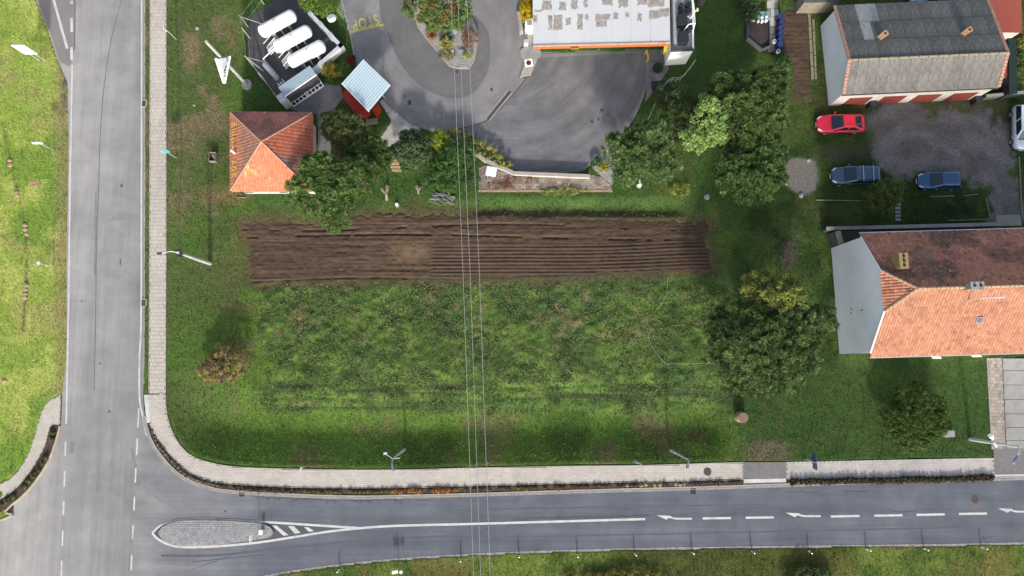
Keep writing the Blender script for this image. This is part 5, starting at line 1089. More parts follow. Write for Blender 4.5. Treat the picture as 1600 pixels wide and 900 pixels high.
for k, (u0, um_, u1) in enumerate(((705, 723.5, 740), (715.5, 734.5, 751), (729.5, 749, 766))):
    v = (0, 425, 900); pts = [Vector((*Wn(u0-58, -1000, ZW), ZW))]+[Vector((*Wn(u, vv, ZW), ZW)) for u, vv in ((u0, 0), (um_, 425), (u1, 900))]+[Vector((*Wn(u1+38, 1800, ZW), ZW))]
    cable('power_line', pts, .019, M['wire'], ('leftmost of the three pale power lines crossing the field', 'middle one of the three pale power lines crossing the field', 'rightmost of the three pale power lines crossing the field')[k], 'power line', sag=.05)
M['blue_s'] = mat('sign_blue', A(60, 96, 150), .4, .05)
def sign(b_, h, w_, ph, yaw, lb, col=None, legs=1, back=M['galv'], name='traffic_sign', gap=.5, lean=(0, 0)):
    z = W(*b_); hm_ = hard_mask(np.array([z.x]), np.array([z.y]))[0]; z.z = gz(z.x, z.y) if hm_ > .1 else .1
    t = thing(name, z, lb, 'sign'); X_ = Vector((math.cos(yaw), math.sin(yaw), 0)); Yv = Vector((-X_.y, X_.x, 0)); L_ = Vector((lean[0], lean[1], 0))
    offs = [0] if legs == 1 else [-gap/2, gap/2]
    for s in offs: mb = MB(); mb.cyl(z+X_*s, z+X_*s+Vector((0, 0, h))+L_, .035, .035, 8); mb.build('post', M['galv'], t)
    c = z+Vector((0, 0, h-ph/2))+L_*((h-ph/2)/h); mb = MB(); mb.box(c-Yv*.06, (w_, .03, ph), yaw); p_ = mb.build('plate', back, t); mb = MB(); mb.box(c-Yv*.079, (w_*.92, .008, ph*.92), yaw); mb.build('sign_face', col or M['white'], p_); return t
sign((68, 96), 3.6, 1.25, 1.9, math.radians(0), 'tall white direction board on two posts in the bright western verge', M['white'], 2, M['white'])
sign((85, 235), 2.6, .85, .45, math.radians(2), 'white name plate on a thin post on the western verge halfway up the road', M['white'], 1, M['white'])
sign((84, 416.5), 2.4, .3, .4, math.radians(80), 'thin post sign on the western verge below the row of stones', M['white'])
sign((276, 62), 2.7, .55, .6, math.radians(100), 'small white plate sign edge-on beside the top of the pavement', M['white'], 1, M['white'])
sign((276, 247), 2.6, .7, .7, math.radians(10), 'pale blue traffic sign at the right edge of the pavement', mat('sign_cyan', A(120, 205, 225), .4), 1, mat('sign_cyan2', A(150, 215, 230), .4))
sign((1258, 717.5), 2.3, 1.3, .9, math.radians(92), 'blue notice board sign standing by the pavement right of the crossing', M['blue_s'], 1, M['blue_s'])
sign((991, 718), 2.2, .7, .9, math.radians(-20), 'small sign with a blue grey plate at the pavement edge left of the street lamp', mat('sign_bluegrey', A(140, 160, 190), .4))
sign((739, 727), 2.0, .45, .5, math.radians(0), 'small white plate sign at the pavement edge beneath the power lines', M['white'], 1, M['white'])
sign((476.5, 729), 1.6, .3, .5, math.radians(90), 'short white sign post at the pavement edge left of the street lamp', M['white'], 1, M['white'])
sign((405, 832), 2.4, .6, .6, math.radians(90), 'traffic sign with a white base on the right end of the cobbled island', M['white'], 1, M['white'])
z = W(411, 829.5, .14); t = thing('marker_box', (z.x, z.y, .14), 'low grey marker box beside the sign on the cobbled island', 'box'); mb = MB(); mb.box((z.x, z.y, .45), (.3, .35, .6)); mb.build('body', M['galv'], t); mb = MB(); mb.box((z.x, z.y, .78), (.34, .39, .05)); mb.build('lid', M['white'], t)
for k, (u, v) in enumerate(((226.5, 161.5), (226, 473))):
    z = W(u, v); t = thing('kerb_inlet', z, ('square framed drain inlet at the road edge in the upper part of the road', 'square framed drain inlet at the road edge above the pavement bend')[k], 'drain'); mb = MB(); mb.box(z+Vector((-.05, 0, .03)), (.42, .5, .05)); mb.build('grate', M['iron'], t); mb = MB()
    for (dx, dy, w2, h2) in ((.18, 0, .1, .8), (-.02, .36, .5, .1), (-.02, -.36, .5, .1)): mb.box(z+Vector((dx, dy, .05)), (w2, h2, .08))
    mb.build('frame', M['kerb'], t)
# roadside delineators
def delineator_mesh():
    mb = MB(); mb.hexa([Vector(q) for q in ((-.06, -.05, 0), (.06, -.05, 0), (.06, .05, 0), (-.06, .05, 0))], [Vector(q) for q in ((-.05, -.04, .8), (.05, -.04, .8), (.05, .04, .85), (-.05, .04, .85))]); return mb
first = None
for k, (u, v) in enumerate(((530.5, 890), (720, 873.5), (811, 868), (902, 866.5), (991, 864.5), (1081, 863), (1174, 861), (1263, 860.5), (1353, 858), (1443, 857), (1532, 855), (1622, 853))):
    z = W(u, v); z.z = gz(z.x, z.y)
    if first is None:
        first = thing('delineator', z, 'white roadside post with a dark band on the southern verge', 'roadside post', 'white roadside posts along the southern verge')
        pm = delineator_mesh().build('post', M['white'], first, local=True); mb = MB(); mb.box((0, 0, .64), (.125, .105, .14)); bm_ = mb.build('band', M['black'], first, local=True); continue
    c = first.copy(); COL.objects.link(c); c.location = z; c.rotation_euler = (random.uniform(-.06, .06), random.uniform(-.06, .06), random.uniform(-.3, .3))
    for ch in (pm, bm_): d = ch.copy(); COL.objects.link(d); d.parent = c
z = W(623, 885.5); z.z = .05; t = thing('traffic_sign', z, 'two low white plates on a post in the southern verge below the junction', 'sign'); mb = MB(); mb.cyl(z, z+Vector((0, 0, 1.4)), .035); mb.build('post', M['galv'], t)
for dx, w_, an in ((-.12, .5, .2), (.42, .22, 1.2)): mb = MB(); mb.box(z+Vector((dx, -.1, 1.2)), (w_, .25, .3), an); mb.build('plate', M['white'], t)
# ================================================================ small things in the plots
z = W(1155.5, 651); z.z = gz(z.x, z.y); t = thing('well', z, 'round concrete well ring with a reddish lid standing alone in the lawn', 'well'); mb = MB(); mb.cyl(z-Vector((0, 0, .1)), z+Vector((0, 0, .9)), .5, .48, 28); mb.build('ring', M['stone'], t); mb = MB(); mb.cyl(z+Vector((0, 0, .9)), z+Vector((0, 0, .96)), .43, .43, 28); mb.build('lid', mat('well_lid', A(150, 128, 118), .8, .1), t)
z = W(1479, 677); z.z = .05; t = thing('stone_block', z, 'grey flat topped stone block on the lawn beside the dark yew bush', 'stone'); mb = MB(); mb.box(z+Vector((0, 0, .2)), (1.0, .6, .45), .05); mb.build('stone', M['conc'], t, bevel=.05)
z = W(336, 248); z.z = gz(z.x, z.y); t = thing('crate', z, 'small open topped pale crate standing in the grass left of the cabin', 'crate')
for dx, dy, w_, d_ in ((-.3, 0, .05, .9), (.3, 0, .05, .9), (0, -.42, .55, .05), (0, .42, .55, .05)): mb = MB(); mb.box(z+Vector((dx, dy, .35)), (w_, d_, .6)); mb.build('side_panel', M['wood'], t)
mb = MB(); mb.box(z+Vector((0, 0, .12)), (.55, .8, .06)); mb.build('bottom', M['dark'], t); mb = MB(); mb.box(z+Vector((.05, .05, .4)), (.25, .5, .1), .5); mb.build('board', M['stone'], t)
for k, (u, v, s) in enumerate(((309, 45, .35), (304, 165, .2), (1104, 308, .5), (1263, 251, .35), (1251, 306, .4), (1228, 288, .25))):
    z = W(u, v); z.z = gz(z.x, z.y); lb = ('small pale stone in the worn grass near the top of the lawn', 'tiny pale stone in the worn grass left of the tank yard', 'rough pale concrete lump in the grass left of the tall trees', 'white scrap lying on the round gravel patch', 'pale stone at the lower edge of the round gravel patch', 'small pale stone at the left edge of the round gravel patch')[k]
    mb = MB(); ico = [];
    bm = bmesh.new(); bmesh.ops.create_icosphere(bm, subdivisions=2, radius=s*.6)
    for v_ in bm.verts: v_.co *= random.uniform(.75, 1.15); v_.co.z *= .5
    me = bpy.data.meshes.new('stone'); bm.to_mesh(me); bm.free(); me.materials.append(M['conc']); o_ = bpy.data.objects.new('stone', me); COL.objects.link(o_); o_.location = z+Vector((0, 0, .05)); tag(o_, lb, 'stone')
def rock(u, v, sx, sy, sz, m, lb, name='boulder', cat='stone', group=None, h=0, rz=0, seed=0, zz=None):
    rr = random.Random(seed+int(u*7+v)); bm = bmesh.new(); bmesh.ops.create_icosphere(bm, subdivisions=2, radius=1)
    for v_ in bm.verts: v_.co *= rr.uniform(.82, 1.1)
    for v_ in bm.verts: v_.co = Vector((v_.co.x*sx, v_.co.y*sy, v_.co.z*sz))
    me = bpy.data.meshes.new(name); bm.to_mesh(me); bm.free(); me.materials.append(m); o_ = bpy.data.objects.new(name, me); COL.objects.link(o_); z = W(u, v); o_.location = (z.x, z.y, (gz(z.x, z.y) if zz is None else zz)+sz*.3); o_.rotation_euler.z = rz; return tag(o_, lb, cat, group)
for k, (u, v) in enumerate(((16.5, 251), (17, 258), (26, 301), (27, 305), (40, 352), (41, 359), (42.5, 366), (42, 446), (40.5, 452), (40, 459), (39.5, 465), (7, 595))):
    rock(u, v, .28, .24, .12, M['stone'], 'flat buff stone in the line of stones crossing the bright western verge', 'stepping_stone', 'stone', 'buff stones strung across the western verge', seed=k)
for k, v in enumerate((313.5, 319.5, 325.5, 331.5, 337.5, 343.5)):
    z = W(1402, v); t = MB(); t.box((z.x, z.y, .09), (.52, .26, .1), random.uniform(-.1, .1)); tag(t.build('stepping_stone', M['conc'], origin=z), 'grey stepping slab in the short column behind the small dark tree', 'stepping stone', 'grey stepping slabs in the dark lawn')
for k in range(5):
    z = W(613+k*1.8, 246+5.2*k); mb = MB(); mb.box((z.x, z.y, .05+.06*(4-k)), (.95, .24, .14), -.05); tag(mb.build('step', mat('step_stone', A(205, 180, 140), .9, .12, 3, 20) if k == 0 else bpy.data.materials['step_stone'], origin=z), 'buff garden step in the short flight beside the round dark bush', 'step', 'buff garden steps going down to the lawn')
# timber edging around the sloping lawn east of the small tree
M['edge'] = mat('timber_edge', A(165, 168, 150), .9, .2, 2, 20)
for k, (a_, b_) in enumerate((((1274, 313), (1345, 314)), ((1452, 307.5), (1490, 306.5)), ((1504, 306.5), (1526, 304)), ((1539, 310), (1546, 340)), ((1480, 345), (1540, 343.5)), ((1591, 245), (1596, 345)), ((370, 309), (385, 309)))):
    a_, b_ = W(*a_), W(*b_); d = b_-a_; mb = MB(); mb.box((a_+b_)/2+Vector((0, 0, .1)), (d.length, .07, .12), math.atan2(d.y, d.x)); tag(mb.build('edging_board', M['edge'], origin=(a_+b_)/2), ('pale edging board in the lawn left of the small dark tree', 'thin edging board below the blue hatchback', 'short pale edging board at the rounded lawn corner', 'upright running edging board at the curve of the gravel drive', 'edging board just north of the tiled house roof', 'long edging board along the far side of the gravel drive', 'short white board lying in the grass below the cabin')[k], 'edging board')
z = W(1575, 344.5); mb = MB(); mb.box((z.x, z.y, .04), (2.4, 1.05, .1), .02); tag(mb.build('concrete_slab', M['conc'], origin=z), 'pale concrete slab at the end of the gravel drive north of the house', 'slab')
# concrete drive slabs
dr = [W(1566, 560), W(1700, 558), W(1700, 700), W(1572, 701)]
tag_drive = MB(); tag_drive.prism([(p.x, p.y) for p in dr], -.1, .02); drv = tag(tag_drive.build('driveway', M['joint']), kind='structure'); ys = [560, 579, 601.5, 624, 646.5, 668, 688, 701]
for r in range(len(ys)-1):
    for c_ in range(3):
        u0 = 1566+(ys[r]-560)*.045+c_*45; q = [W(u, v) for u, v in ((u0+.4, ys[r+1]-.4), (u0+44.6, ys[r+1]-.4), (u0+44.6, ys[r]+.4), (u0+.4, ys[r]+.4))]
        mb = MB(); h_ = .065+random.uniform(-.006, .006); v_ = random.uniform(.92, 1.06); mb.hexa([p+Vector((0, 0, .022)) for p in q], [p+Vector((0, 0, h_)) for p in q]); mb.build('slab', M['conc'], drv)
# white kerbed retaining wall, terrace of rough stone
t = thing('retaining_wall', W(830, 270), 'white coped retaining wall curving below the station yard', 'wall')
pts = [(703, 213), (724, 226), (745, 240.5), (757, 249), (775, 258), (790, 264), (803, 270), (833, 271.5), (863, 272.5), (893, 274), (922, 275)]
for a_, b_ in zip(pts[:-1], pts[1:]):
    a_, b_ = W(*a_, .75), W(*b_, .75); d = b_-a_; an = math.atan2(d.y, d.x); c = (a_+b_)/2; mb = MB(); mb.box((c.x, c.y, .1), (d.length, .22, 1.2), an); w_ = mb.build('wall_panel', M['render_w'], t); mb = MB(); mb.box((c.x, c.y, .735), (d.length-.03, .33, .07), an); mb.build('coping', M['kerb'], w_)
M['rubble'] = mat('rubble_stone', A(176, 164, 150), .9, .35, 1.5, 8, tone=True, bmp=.6, dirt=A(150, 110, 96), dirt_amt=.6)
b_ = paving('terrace', terrace, .5, .22, .10, M['rubble'], M['mortar'], .03, 0, .18); 
mb = MB(); a_, c_ = W(747, 299), W(957, 298.5); d = c_-a_; mb.box((a_+c_)/2+Vector((0, 0, -.05)), (d.length, .2, .36)); mb.build('terrace_edge', M['stone'], None); bpy.data.objects['terrace_edge']['kind'] = 'structure'
sheet('pebble_bed', gravel_e, .07, M['pebble'], -.1); sheet('pebble_bed', [(x, y) for x, y in isl], .10, M['pebble'], -.1)
z = W(768, 271.5); t = thing('garden_table', z, 'square white table top standing on the stone terrace', 'table'); mb = MB(); mb.box(z+Vector((0, 0, .78)), (.95, .9, .05), -.2); mb.build('tabletop', M['white'], t)
for sx, sy in ((-1, -1), (1, -1), (1, 1), (-1, 1)): mb = MB(); mb.cyl(z+Vector((sx*.36, sy*.34, .08)), z+Vector((sx*.36, sy*.34, .76)), .03); mb.build('leg', M['galv'], t)
# step strip of the rockery
z = W(722, 94); t = thing('rockery_steps', z, 'small flight of mottled stone steps in the planted island', 'steps')
for k in range(6): q = W(722+.4*k, 82+4.4*k); mb = MB(); mb.box((q.x, q.y, .15+.03*(5-k)), (.72, .24, .12)); mb.build('step', M['cobble'] if 'x' == 'y' else M['conc'], t)
for k, (u, v, s, lb) in enumerate(((707, 50, .55, 'pale angular boulder beside the orange grass on the island'), (703, 81, .55, 'bluish white boulder below the yellow green shrub on the island'), (731.5, 78, .38, 'pinkish white boulder right of the island steps'))): rock(u, v, s, s*.75, s*.5, mat('boulder', A(196, 204, 214), .9, .12, 2, 10) if k == 0 else bpy.data.materials['boulder'], lb, zz=.1)
# woodpile, stumps, bench, tarpaulin
z = W(691, 312); z.z = gz(z.x, z.y); t = thing('wood_pile', z, 'heap of grey weathered boards lying north of the ploughed strip', 'wood pile'); rr = random.Random(4)
for k in range(26): mb = MB(); c = z+Vector((rr.uniform(-.8, .8), rr.uniform(-.4, .4), .1+.035*(k//3))); mb.box(c, (rr.uniform(.7, 1.6), rr.uniform(.06, .14), .05), -.25+rr.uniform(-.45, .35)); mb.build('plank', mat('board%s' % k, tuple(x*rr.uniform(.45, 1.25) for x in A(180, 165, 155)), .9, .2, 3, 20) if k < 4 else bpy.data.materials['board%s' % (k % 4)], t)
for k, (u, v, s, lb) in enumerate(((605, 303, 1.0, 'forked pale dead trunk beside the spreading pine'), (654, 297, .6, 'pale dead brushwood above the heap of boards'), (1280/1, 9999, 0, ''))):
    if v > 900: continue
    z = W(u, v); z.z = gz(z.x, z.y); t = thing('dead_stump', z, lb, 'stump'); rr = random.Random(k); mb = MB(); mb.cyl(z+Vector((0, -.6*s, 0)), z+Vector((0, -.1, .5*s)), .16*s, .12*s, 8); mb.build('trunk', M['wood'], t)
    for q in range(7): an = rr.uniform(.3, 2.8); mb = MB(); a_ = z+Vector((0, -.2, .4*s)); b_ = a_+Vector((math.cos(an)*.6*s, math.sin(an)*.9*s, rr.uniform(.1, .5))); mb.cyl(a_, b_, .07*s, .02, 6); mb.build('branch', M['wood'], t)
z = W(621, 321); z.z = gz(z.x, z.y); mb = MB(); mb.cyl(z, z+Vector((0, 0, .35)), .2, .17, 14); t = thing('bucket', z, 'small pale upturned bucket in the grass beside the dead trunk', 'bucket'); mb.build('body', M['conc'], t); mb = MB(); mb.cyl(z+Vector((0, 0, .35)), z+Vector((0, 0, .37)), .15, .15, 14); mb.build('bottom', M['white'], t)
z = W(580, 193); t = thing('picnic_bench', z, 'worn wooden bench in the shaded garden south of the red kiosk', 'bench')
for s in (-1, 0, 1): mb = MB(); mb.box(z+Vector((0, s*.2, .48)), (1.5, .16, .05), .15); mb.build('plank', M['wood'], t)
for s in (-1, 1): mb = MB(); mb.box(z+Vector((s*.55, s*.08, .24)), (.08, .5, .44), .15); mb.build('leg', M['bark'], t)
z = W(566, 256); mb = MB(); vs = []; n = 10; rr = random.Random(2)
for j in range(n+1):
    for i in range(n+1): vs.append((z.x+(i/n-.5)*1.5+.1*math.sin(j), z.y+(j/n-.5)*.8+.1*math.sin(i*2), 1.35+.12*math.sin(i*1.3)+.1*math.cos(j*1.7)))
mb.add(vs, [(j*(n+1)+i, j*(n+1)+i+1, (j+1)*(n+1)+i+1, (j+1)*(n+1)+i) for j in range(n) for i in range(n)])
t = thing('tarpaulin_cover', (z.x, z.y, 0), 'crumpled light blue tarpaulin over a frame under the pine edge', 'tarpaulin'); o_ = mb.build('sheet', mat('tarp', A(130, 180, 215), .5, .15, 4, 12), t); sm = o_.modifiers.new('solid', 'SOLIDIFY'); sm.thickness = .02
for sx in (-1, 1):
    for sy in (-1, 1): mb = MB(); mb.cyl((z.x+sx*.6, z.y+sy*.3, 0), (z.x+sx*.6, z.y+sy*.3, 1.3), .03); mb.build('post', M['galv'], t)
# garden behind: trailer box, barrels, planks, buckets
z = W(1182, 48); t = thing('cart', z, 'dark open cart bed with low board sides behind the trees at the top', 'cart')
mb = MB(); mb.prism(wp([(1166, 37), (1197, 37), (1200, 60), (1198, 74), (1188, 81), (1176, 72), (1166, 62)]), .3, .45); mb.build('bed', mat('cart_earth', A(78, 70, 72), .9, .25, 2, 10), t)
for a_, b_ in (((1165, 36), (1165, 64)), ((1198, 36), (1200, 76)), ((1165, 64), (1187, 82)), ((1187, 82), (1200, 76))): a_, b_ = W(*a_), W(*b_); d = b_-a_; mb = MB(); mb.box((a_+b_)/2+Vector((0, 0, .45)), (d.length, .1, .6), math.atan2(d.y, d.x)); mb.build('side_board', mat('cart_side', A(110, 112, 118), .7, .1) if 'cart_side' not in bpy.data.materials else bpy.data.materials['cart_side'], t)
for u, v in ((1168, 62), (1197, 70)): q = W(u, v); mb = MB(); mb.cyl((q.x-.06, q.y, .3), (q.x+.06, q.y, .3), .3, n=16); mb.build('wheel', M['black'], t)
z = W(1187, 31); t = thing('work_table', z, 'pale teal covered work table with white pots above the dark cart', 'table'); mb = MB(); mb.box(z+Vector((0, 0, .8)), (1.4, .85, .06)); mb.build('tabletop', mat('teal_cloth', A(150, 192, 184), .7, .2, 4, 16), t)
for sx in (-1, 1):
    for sy in (-1, 1): mb = MB(); mb.cyl(z+Vector((sx*.62, sy*.35, 0)), z+Vector((sx*.62, sy*.35, .78)), .03); mb.build('leg', M['galv'], t)
for k, (u, v, r_) in enumerate(((1189.5, 29, .13), (1190, 35, .14), (1196, 34, .15), (1196.5, 28, .13), (1184, 35, .11))):
    q = W(u, v, .83); mb = MB(); mb.cyl(q, q+Vector((0, 0, .22)), r_*.8, r_, 12); tag(mb.build('pot', M['white'], origin=q), 'small white pot standing on the teal work table', 'pot', 'white pots on the teal work table')
z = W(1170, 31); t = thing('cold_frame', z, 'white angular bars and board left of the teal work table', 'cold frame'); mb = MB(); mb.box(z+Vector((-.3, .0, .5)), (.16, .8, .16)); mb.box(z+Vector((.05, -.3, .5)), (.75, .2, .16)); mb.box(z+Vector((.1, .32, .5)), (.6, .12, .12)); mb.build('bars', M['white'], t)
mb = MB(); mb.box(z+Vector((-.3, 0, .2)), (.1, .1, .45)); mb.build('leg', M['galv'], t)
for k, (u, v, lb) in enumerate(((1215, 31, 'topmost'), (1217.5, 40, 'second from the top'), (1215.5, 49.5, 'third from the top'), (1215.5, 58, 'fourth from the top'), (1215.5, 67, 'fifth from the top'), (1215, 75, 'lowest'))):
    q = W(u, v); t = thing('barrel', q, 'dark blue barrel %s in the row beside the brown garden bed' % (lb if 'from' in lb else 'that is the '+lb), 'barrel', 'dark blue barrels in a row beside the garden bed'); mb = MB(); 
    for z0, z1, r0, r1 in ((0, .1, .26, .3), (.1, .35, .3, .31), (.35, .6, .31, .3), (.6, .85, .3, .27)): mb.cyl(q+Vector((0, 0, z0)), q+Vector((0, 0, z1)), r0, r1, 20, caps=(z0 == 0))
    mb.build('body', mat('barrel_blue', A(34, 44, 138), .45, .08) if k == 0 else bpy.data.materials['barrel_blue'], t)
    mb = MB(); mb.cyl(q+Vector((0, 0, .78)), q+Vector((0, 0, .80)), .25, .25, 20); mb.build('water', M['glass'], t)
    mb = MB(); ps = [q+Vector((math.cos(a)*.27, math.sin(a)*.27, .86)) for a in np.linspace(0, 2*math.pi, 17)]; mb.tube(ps, .02, 5); mb.build('rim', mat('barrel_rim', A(70, 84, 185), .45) if k == 0 else bpy.data.materials['barrel_rim'], t)
for k, (u, v, lb) in enumerate(((1208.5, 67, 'white bucket on the path left of the blue barrels'), (1214.5, 82, 'white bucket at the lower end of the row of blue barrels'))):
    q = W(u, v, .1); t = thing('bucket', q, lb, 'bucket'); mb = MB(); mb.cyl(q, q+Vector((0, 0, .35)), .16, .2, 14); mb.build('body', M['white'], t); mb = MB(); mb.cyl(q+Vector((0, 0, .35)), q+Vector((0, 0, .36)), .15, .15, 14); mb.build('lid', M['conc'], t)
for side, (u0, v0, u1, v1) in enumerate(((1263.5, 20, 1269, 125), (1270, 30, 1274, 125))):
    n = 5
    for k in range(n):
        a_ = W(u0+(u1-u0)*k/n, v0+(v1-v0)*k/n+.7); b_ = W(u0+(u1-u0)*(k+1)/n, v0+(v1-v0)*(k+1)/n-.7); d = b_-a_; mb = MB(); mb.box((a_+b_)/2+Vector((0, 0, .1)), (d.length, .26 if side == 0 else .2, .06), math.atan2(d.y, d.x)+random.uniform(-.02, .02)); tag(mb.build('plank', mat('plank_pale', A(165, 156, 134), .9, .2, 2, 20) if side+k == 0 else bpy.data.materials['plank_pale'], origin=(a_+b_)/2), ('pale walking plank in the wider line beside the garden bed', 'pale walking plank in the narrow line beside the garden bed')[side], 'plank', ('wide planks laid beside the garden bed', 'narrow planks laid beside the garden bed')[side])
# garden hose / rope across the rough field
for k, pts in enumerate(([(1042, 432), (1042, 450), (1040, 462), (1032, 476), (1024, 486), (1021, 489)], [(1011, 512), (1012, 525), (1018, 541), (1028, 556), (1040, 568), (1052, 568.5), (1116, 567.5)])):
    ps = [];
    for u, v in smooth_line(pts, 6): z = W(u, v); z.z = gz(z.x, z.y)+.16; ps.append(z)
    mb = MB(); mb.tube(ps, .022, 5); tag(mb.build('garden_hose', mat('hose', A(150, 165, 140), .6) if k == 0 else bpy.data.materials['hose'], origin=ps[0]), ('short piece of pale hose coming down from the ploughed strip', 'long pale hose bending through the rough field towards the big pine')[k], 'hose')
# railing along the east side of the station yard
t = thing('railing', W(985, 200), 'thin metal railing along the east rim of the station yard above the trees', 'railing'); pp = smooth_line([(1083, 100), (1062, 126), (1040, 132), (1022, 165), (1008, 195), (990, 222)], 3); tops = []
for k, (u, v) in enumerate(pp): z = W(u, v); mb = MB(); mb.cyl(z, z+Vector((0, 0, 1.1)), .025, n=6); mb.build('post', M['galv'], t); tops.append(z+Vector((0, 0, 1.1)))
for h_ in (0, -.5): mb = MB(); mb.tube([q+Vector((0, 0, h_)) for q in tops], .02, 6); mb.build('rail', M['galv'], t)
z = W(998, 290); t = thing('white_statue', z, 'small white garden ornament under the edge of the pines', 'ornament'); mb = MB(); mb.cyl(z, z+Vector((0, 0, .3)), .3, .25, 12); mb.build('base', M['conc'], t); mb = MB(); mb.dome(z+Vector((0, 0, .3)), (0, 0, 1), .22, .4); mb.cyl(z+Vector((0, 0, .4)), z+Vector((-.05, .35, .9)), .08, .04, 8); mb.build('figure', M['white'], t)
z = W(526, 43); t = thing('round_mirror', z, 'white round backed mirror board beside the cobbled verge of the yard', 'mirror'); mb = MB(); mb.cyl(z, z+Vector((0, 0, 1.8)), .04); mb.build('post', M['dark'], t); mb = MB(); mb.cyl(z+Vector((0, -.06, 1.7)), z+Vector((-.05, .1, 2.0)), .42, .42, 8); mb.build('plate', M['white'], t)
# ================================================================ cars
def paint(name, col, rough=.25, metal=.2):
    m, nt, bs = nodes(name); bs.inputs['Base Color'].default_value = (*col, 1); bs.inputs['Roughness'].default_value = rough; bs.inputs['Metallic'].default_value = metal
    bs.inputs['Coat Weight'].default_value = .6; bs.inputs['Coat Roughness'].default_value = .08
    vec = coords(nt); n = noise_node(nt, vec, 6, 4, .6); nt.links.new(mix(nt, 1.0, tuple(col), ramp(nt, n.outputs[0], [(.3, g(.9)), (.7, g(1.08))]), 'MULTIPLY'), bs.inputs['Base Color']); return m
M['carglass'] = mat('car_glass', (.012, .02, .035), .06, .1, bmp=0, spec=.7); M['lampglass'] = mat('lamp_glass', (.6, .62, .65), .15, .05, bmp=0); M['tail'] = mat('tail_glass', (.4, .02, .02), .2, .05, bmp=0)
M['tyre'] = M['black']; M['alloy'] = mat('alloy', (.5, .51, .53), .3, .05, metal=.6, bmp=0); M['trim'] = mat('black_trim', (.02, .02, .022), .6, .1)
def car(name, u, v, head, L, Wd, Ht, kind, pm, label, rails=False, coupe=False):
    """head: direction of the front, degrees. kind: hatch, wagon, coupe, van."""
    z = W(u, v); t = thing(name, z, label, 'car', 'cars parked on the gravel yard', rz=math.radians(head)); hw = Wd/2; hl = L/2
    def B(mb, nm, m, par=t, **k): return mb.build(nm, m, par, local=True, **k)
    zb = {'coupe': .84, 'hatch': .92, 'wagon': .93, 'van': 1.0}[kind]
    # lower body: cross sections from the tail to the nose
    fr = 1.0
    st = [(-hl, .80, .42, zb-.16), (-hl+.08, .90, .28, zb-.04), (-hl+.35, .97, .22, zb), (-hl*.55, 1.0, .2, zb), (0, 1.0, .2, zb-.01), (hl*.38, 1.0, .2, zb-.03), (hl*.62, .98, .2, zb-.09), (hl*.82, .93, .22, zb-.15), (hl-.16, .84, .27, zb-.25), (hl-.03, .66, .34, zb-.33), (hl, .5, .4, zb-.38)]
    vs = []; fs = []; K = 11
    for x, wf, zl, zt in st:
        w_ = hw*wf; prof = [(-.80, zl), (-.97, zl+.10), (-1.0, (zl+zt)/2), (-.97, zt-.10), (-.86, zt-.01), (0, zt+.045), (.86, zt-.01), (.97, zt-.10), (1.0, (zl+zt)/2), (.97, zl+.10), (.80, zl)]
        vs += [(x, w_*a, b) for a, b in prof]
    n = len(st)
    for i in range(n-1):
        for k in range(K-1): fs.append((i*K+k, i*K+k+1, (i+1)*K+k+1, (i+1)*K+k))
        fs.append((i*K+K-1, i*K, (i+1)*K, (i+1)*K+K-1))
    fs += [tuple(range(K)), tuple(range((n-1)*K+K-1, (n-1)*K-1, -1))]
    mb = MB(); mb.add(vs, [f[::-1] for f in fs]); body = B(mb, 'body', pm, smooth=True)
    sd = body.modifiers.new('sub', 'SUBSURF'); sd.levels = sd.render_levels = 2
    # greenhouse
    P_ = {'coupe': dict(wb=.42, wt=.02, rt=-.48, rb=-.86, tw=.70, bw=.88), 'hatch': dict(wb=.45, wt=.05, rt=-.78, rb=-.97, tw=.76, bw=.90), 'wagon': dict(wb=.50, wt=.12, rt=-.84, rb=-.98, tw=.78, bw=.91), 'van': dict(wb=.60, wt=.30, rt=-.88, rb=-.98, tw=.82, bw=.93)}[kind]
    wb, wt, rt, rb = (P_[k]*hl for k in ('wb', 'wt', 'rt', 'rb')); bw, tw = hw*P_['bw'], hw*P_['tw']; zB = zb-.02; zR = Ht
    def ring(s):      # s 0 at the belt, 1 at the roof rail
        xf = wb+(wt-wb)*s; xr = rb+(rt-rb)*s; w_ = bw+(tw-bw)*s; zz = zB+(zR-.05-zB)*s
        return [(xf, -w_*.86, zz), (xf-.10, -w_, zz), ((xf+xr)/2, -w_*1.02, zz), (xr+.08, -w_, zz), (xr, -w_*.88, zz), (xr, w_*.88, zz), (xr+.08, w_, zz), ((xf+xr)/2, w_*1.02, zz), (xf-.10, w_, zz), (xf, w_*.86, zz)]
    r0, r1 = ring(0), ring(.98); N_ = 10; mb = MB(); mb.add(r0+r1, [(k, (k+1) % N_, (k+1) % N_+N_, k+N_) for k in range(N_)]); cb_ = B(mb, 'cabin', pm)
    # roof with a slight crown
    rr_ = ring(1.0); cx = (wt+rt)/2; mb = MB(); inner = [(cx+(x-cx)*.86, y*.80, zR) for x, y, z_ in rr_]; mb.add([(x, y, z_-.012) for x, y, z_ in rr_]+inner, [(k, (k+1) % N_, (k+1) % N_+N_, k+N_) for k in range(N_)]+[tuple(range(N_, 2*N_))]); rp = B(mb, 'roof', pm, smooth=False)
    def lerp3(a, b, s): return Vector(a).lerp(Vector(b), s)
    def pane(nm, a, b, c, d, m=M['carglass'], s=.07, o_=.012):   # a b bottom, c d top, outward offset
        a, b, c, d = map(Vector, (a, b, c, d)); cen_ = (a+b+c+d)/4; q = [cen_+(p-cen_)*(1-s) for p in (a, b, c, d)]; nn = (q[1]-q[0]).cross(q[3]-q[0]).normalized(); out = cen_-Vector((cx, 0, zb)); nn = nn if nn.dot(out) > 0 else -nn
        mb = MB(); mb.hexa([p-nn*.02 for p in q], [p+nn*o_ for p in q]); return B(mb, nm, m)
